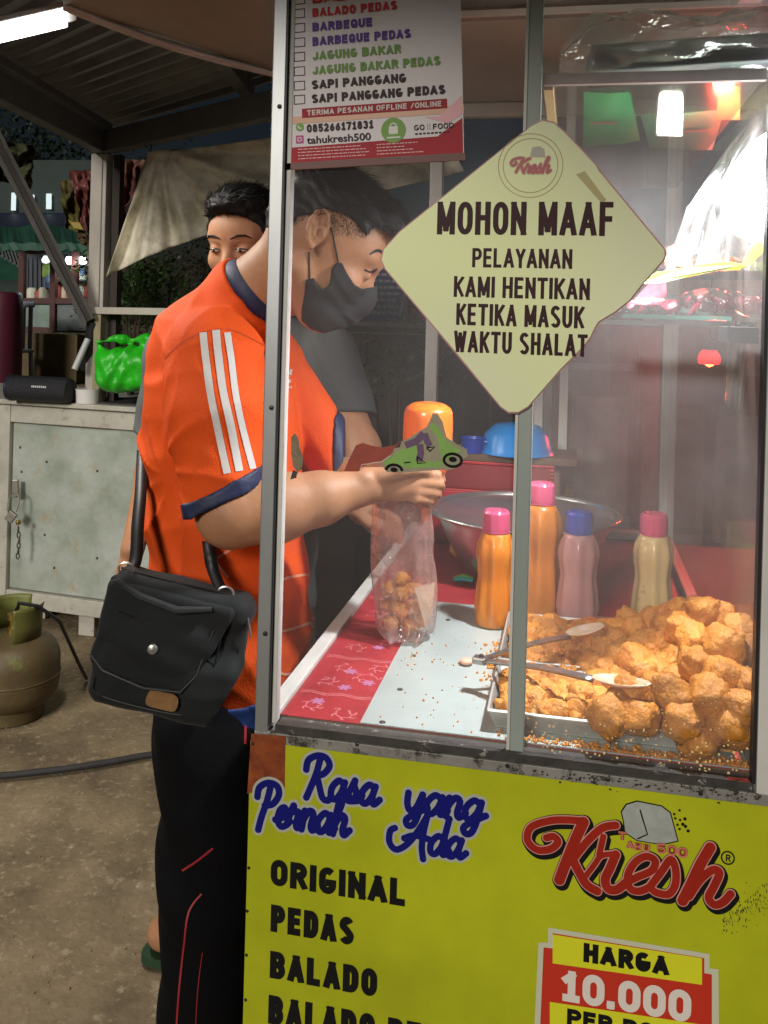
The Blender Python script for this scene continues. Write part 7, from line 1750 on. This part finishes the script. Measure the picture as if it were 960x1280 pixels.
rag([(86, 212), (122, 214), (122, 302), (104, 286)], mat('dusky_pink_cloth', (.17, .045, .04), rough=.5, var=.6, vscale=9, bump=.5, bscale=14), 'crumpled dusky pink plastic hanging left of the pale post', 'hanging_plastic', 'plastic sheet', 5.0, 1, .12)
rag([(146, 198), (184, 200), (160, 262), (147, 300)], mat('red_cloth', (.10, .022, .018), rough=.7, var=.5, vscale=9, col2=(.15, .08, .05)), 'dark red cloth hanging between post and tarpaulin', 'hanging_cloth', 'cloth', 4.6, 2, .08)
rag([(76, 226), (104, 222), (106, 292), (82, 286)], mat('olive_cloth', (.12, .10, .02), rough=.7, var=.5, vscale=8), 'olive cloth hanging above the distant awning', 'hanging_cloth', 'cloth', 5.6, 3, .10)
rag([(-12, 176), (46, 180), (38, 236), (-14, 224)], mat('dim_olive_cloth', (.055, .065, .02), rough=.7, var=.5, vscale=6), 'dim olive awning cloth at the left edge above the shophouse', 'hanging_cloth', 'cloth', 6.5, 4, .2)
yt = thing('yellow_sign', 'yellow tray shaped sign above the distant lit stall', 'sign', at(100, 283, d=5.5))
MB().prism([at(84, 274, d=5.5), at(90, 277, d=5.5), at(114, 279, d=5.5), at(119, 283, d=5.5), at(118, 290, d=5.5), at(92, 286, d=5.5)], fw*.05).build('sign_board', mat('yellow_board', (.32, .24, .01), rough=.5), yt, bevel=.006)
MB().bar(at(103, 280, d=5.52), at(106, 262, d=5.52), .02, .02).build('sign_arm', MATS['yellow_board'], yt)
rag([(96, 290), (121, 294), (121, 312), (102, 306)], mat('tan_wicker', (.16, .10, .04), rough=.8, var=.5, vscale=30), 'tan wicker panel under the yellow sign', 'wicker_panel', 'panel', 5.8, 5, .03)
tl = thing('tree', 'dark leafy tree far behind the stalls at the left', 'tree', gz(30, 250, 30)); k = MB(); rg = random.Random(77); tc_ = at(30, 200, d=30)
MB().tube([(tc_.x, tc_.y, 0), (tc_.x+.2, tc_.y, tc_.z*.5), (tc_.x, tc_.y, tc_.z)], [.3, .22, .08], 10).build('trunk', mat('stem_bark', (.05, .035, .02)), tl)
for i in range(2600): p = tc_+Vector((rg.gauss(0, 2.2), rg.gauss(0, 1.4), rg.gauss(0, 1.0))); d_ = Vector((rg.uniform(-1, 1), rg.uniform(-1, 1), rg.uniform(-1, 1))).normalized(); s_ = d_.cross(u0).normalized(); k.add([p, p+d_*.11+s_*.07, p+d_*.23, p+d_*.11-s_*.07], [(0, 1, 2, 3)])
k.build('crown', mat('far_leaf', (.02, .045, .025), rough=.6, var=.5, vscale=2), tl)
gtb = at(72, 452, d=5.6); o = MB().lathe([(0, 0), (.16, 0), (.20, .10), (.22, .22), (.19, .24), (0, .25)], (gtb.x, gtb.y, 0), 20).build('green_tub', mat('dark_teal_plastic', (.01, .09, .07), rough=.5), None, smooth=True); tag(o, 'dark teal tub on the ground behind the speaker', 'tub'); o.location.z = .55
o2 = MB().box((gtb.x, gtb.y, .275), (.5, .4, .55)).build('wooden_crate', mat('dark_crate_wood', (.06, .04, .02), rough=.8), None, bevel=.01); tag(o2, 'dark wooden crate carrying the teal tub behind the speaker', 'crate')

# ---------------------------------------------------------------- stall behind the cart, seen through its panes
nb_ = thing('neighbour_stall', 'brown timber stall wall with shelves seen through the rear panes of the cart', 'stall', (.3, 3.9, 0))
BW = mat('brown_stall_board', (.30, .16, .12), rough=.7, var=.45, vscale=4, stretch=(3, 1, .6), bump=.1)
BW2 = mat('dark_stall_board', (.05, .032, .026), rough=.7, var=.4, vscale=4, stretch=(3, 1, .6))
x = -.12; rg = random.Random(4)
while x < 2.6:
    w_ = rg.uniform(.12, .17); MB().bb((x, 3.9+rg.uniform(0, .008), .0), (x+w_-.004, 3.93, 1.52)).build('plank', BW, nb_); x += w_
x = -1.3
while x < -.12:
    w_ = rg.uniform(.13, .18); MB().bb((x, 4.3+rg.uniform(0, .008), .0), (x+w_-.004, 4.33, 1.25)).build('plank', BW2, nb_); x += w_
GRF = mat('greyish_frame', (.30, .27, .27), rough=.6, var=.3)
MB().bb((-.10, 3.55, 1.155), (.75, 3.60, 1.18)).build('shelf_edge', GRF, nb_); MB().bb((-.10, 3.55, .10), (-.07, 3.6, 1.155)).build('shelf_leg', GRF, nb_)
for a_, b_, c_, d_ in ((.02, .22, .55, 1.05), (.27, .50, .50, 1.02), (.54, .74, .52, 1.0)):
    MB().bb((a_, 3.62, c_), (b_, 3.66, d_)).build('cupboard_door', mat('olive_door', (.27, .17, .14), rough=.6, var=.4), nb_, bevel=.004)
    MB().bb((a_+.03, 3.612, c_+.04), (b_-.03, 3.619, d_-.04)).build('door_panel', mat('murky_panel', (.24, .17, .14), rough=.5, var=.5, vscale=7), nb_)
MB().bb((-.1, 3.5, .46), (1.2, 3.9, .49)).build('low_shelf', BW, nb_)
for i, (x, z, s_, cc) in enumerate(((.0, .49, .12, (.25, .27, .25)), (.18, .49, .10, (.12, .16, .22)), (-.06, .52, .16, (.30, .15, .06)), (.62, .49, .12, (.35, .26, .10)))): o = MB().box((x, 3.52, z+s_*.62), (s_, .1, s_*1.2)).build('storage_box', mat('box_paint_%s' % 'abcd'[i], cc, rough=.6), None, bevel=.01); tag(o, ['grey box on the low shelf behind the cart', 'blue grey box on the low shelf behind the cart', 'brown box at the left end of the low shelf behind the cart', 'ochre box right on the low shelf behind the cart'][i], 'box')
for i in range(5):
    p = at((755, 702, 770, 690, 812)[i], (430, 415, 394, 440, 400)[i], d=(4.2, 5, 5.5, 5.2, 6)[i]); o = MB().lathe([(0, -.02), (.016, -.012), (.02, 0), (.012, .02), (0, .022)], p, 12).build('light_bulb', glow(('bulb_warm', 'bulb_orange')[i % 2], ((1, .9, .7), (1, .35, .15))[i % 2], (6, 4)[i % 2]), None, smooth=True); tag(o, ['small warm bulb just right of the diamond notice behind the rear pane', 'tiny orange bulb far behind the notice', 'small warm bulb high behind the rear pane', 'tiny orange bulb low behind the notice', 'warm bulb under the eye level shelf'][i], 'bulb')
# red lamp and hanging towel
rl0 = at(887, 450, d=2.75)
rd = thing('red_lamp', 'glowing red lamp behind the right side pane of the cart', 'lamp', rl0)
MB().lathe([(0, -.022), (.012, -.016), (.018, 0), (.014, .016), (0, .022)], rl0, 20).build('filament_bulb', glow('red_bulb_glow', (1, .16, .04), 12), rd, smooth=True, angle=0)
MB().lathe([(.030, -.012), (.033, .0), (.030, .016), (.020, .030)], rl0+fw*.004, 20).build('red_halo_shell', glow('red_halo_glow', (1, .01, .01), 3), rd, smooth=True, angle=0)  # emissive shell added to imitate the red halo around the bulb
MB().lathe([(.015, .026), (.018, .03), (.016, .055), (0, .056)], rl0, 16).build('socket', BLACKP, rd, smooth=True); MB().tube([rl0+u0*.055, rl0+u0*.16, rl0+u0*.5], .003, 6).build('cord', BLACKP, rd)
lamp('AREA', 'red_lamp_light', rl0-fw*.06, 3.2, (1, .08, .05), .06, aim=rl0-fw*1-u0*.05, spread=110)
tw = thing('hanging_towel', 'pale green towel hanging right of the red lamp', 'towel', at(922, 425, d=2.5)); rws = []
for i in range(15):
    t = i/14; rws.append([at((912+8*v_/1.0*(0)+ (914-18*v_)*0 + (-6*v_) + t*(26-4*v_)), 424+v_*(78+12*math.sin(t*2.5)), d=2.5+.02*math.sin(t*12+v_*2)) for v_ in [j/10 for j in range(11)]])
MB().grid(rws).build('cloth', mat('pale_green_towel', (.36, .46, .36), rough=.9, bump=.3, bscale=80), tw, smooth=True, angle=0).modifiers.new('s', 'SOLIDIFY').thickness = .004
MB().tube([at(905, 423, d=2.5), at(950, 420, d=2.5)], .004, 8).build('towel_rail', ALU, tw)
# blue striped banner and wires glimpsed past the masked face
bbn = thing('blue_price_banner', 'blue printed price banner far behind the cart near the masked face', 'banner', at(480, 350, d=4.6)); P4 = [at(452, 312, d=4.6), at(452, 402, d=4.6), at(503, 400, d=4.6), at(512, 330, d=4.6)]
MB().prism(P4, fw*.004).build('banner_sheet', mat('banner_blue', (.015, .04, .16), rough=.5, var=.3, vscale=6), bbn)
pen = Pen(at(456, 392, d=4.594), r0, u0, -fw); 
for i in range(8):
    x = 0
    while x < .16: w_ = rg.uniform(.012, .03); pen.rect(x, i*.032, x+w_, i*.032+.013); x += w_+.008
pen.build('price_lines', mat('banner_pale', (.30, .32, .36), rough=.5), bbn)
MB().prism([at(506, 355, d=4.8), at(510, 398, d=4.8), at(542, 402, d=4.8), at(542, 360, d=4.8)], fw*.004).build('red_panel', mat('faded_red_panel', (.22, .04, .06), rough=.5, var=.5, vscale=30, col2=(.3, .24, .24)), bbn)
MB().bar(at(440, 404, d=4.5), at(550, 408, d=4.5), .03, .02).build('banner_shelf', mat('grey_shelf', (.18, .16, .16), rough=.6), bbn)
for q in (((496, 300), (508, 345), (502, 390)), ((514, 310), (506, 360), (500, 395))): o = MB().tube(catmull([at(*p, d=4.4) for p in q], 4), .004, 6).build('electric_wire', mat('pale_wire', (.25, .28, .32), rough=.5), None, smooth=True); tag(o, 'thin pale wires hanging in front of the blue banner', 'wire', 'wires by the blue banner')
# green and brown clutter low behind the cart
shrub(at(505, 480, d=3.6), .20, 500, mat('clutter_leaf', (.06, .08, .02), rough=.6, var=.6), 'dark yellowish green leaves behind the steel basin', 12)
SMK = bpy.data.materials
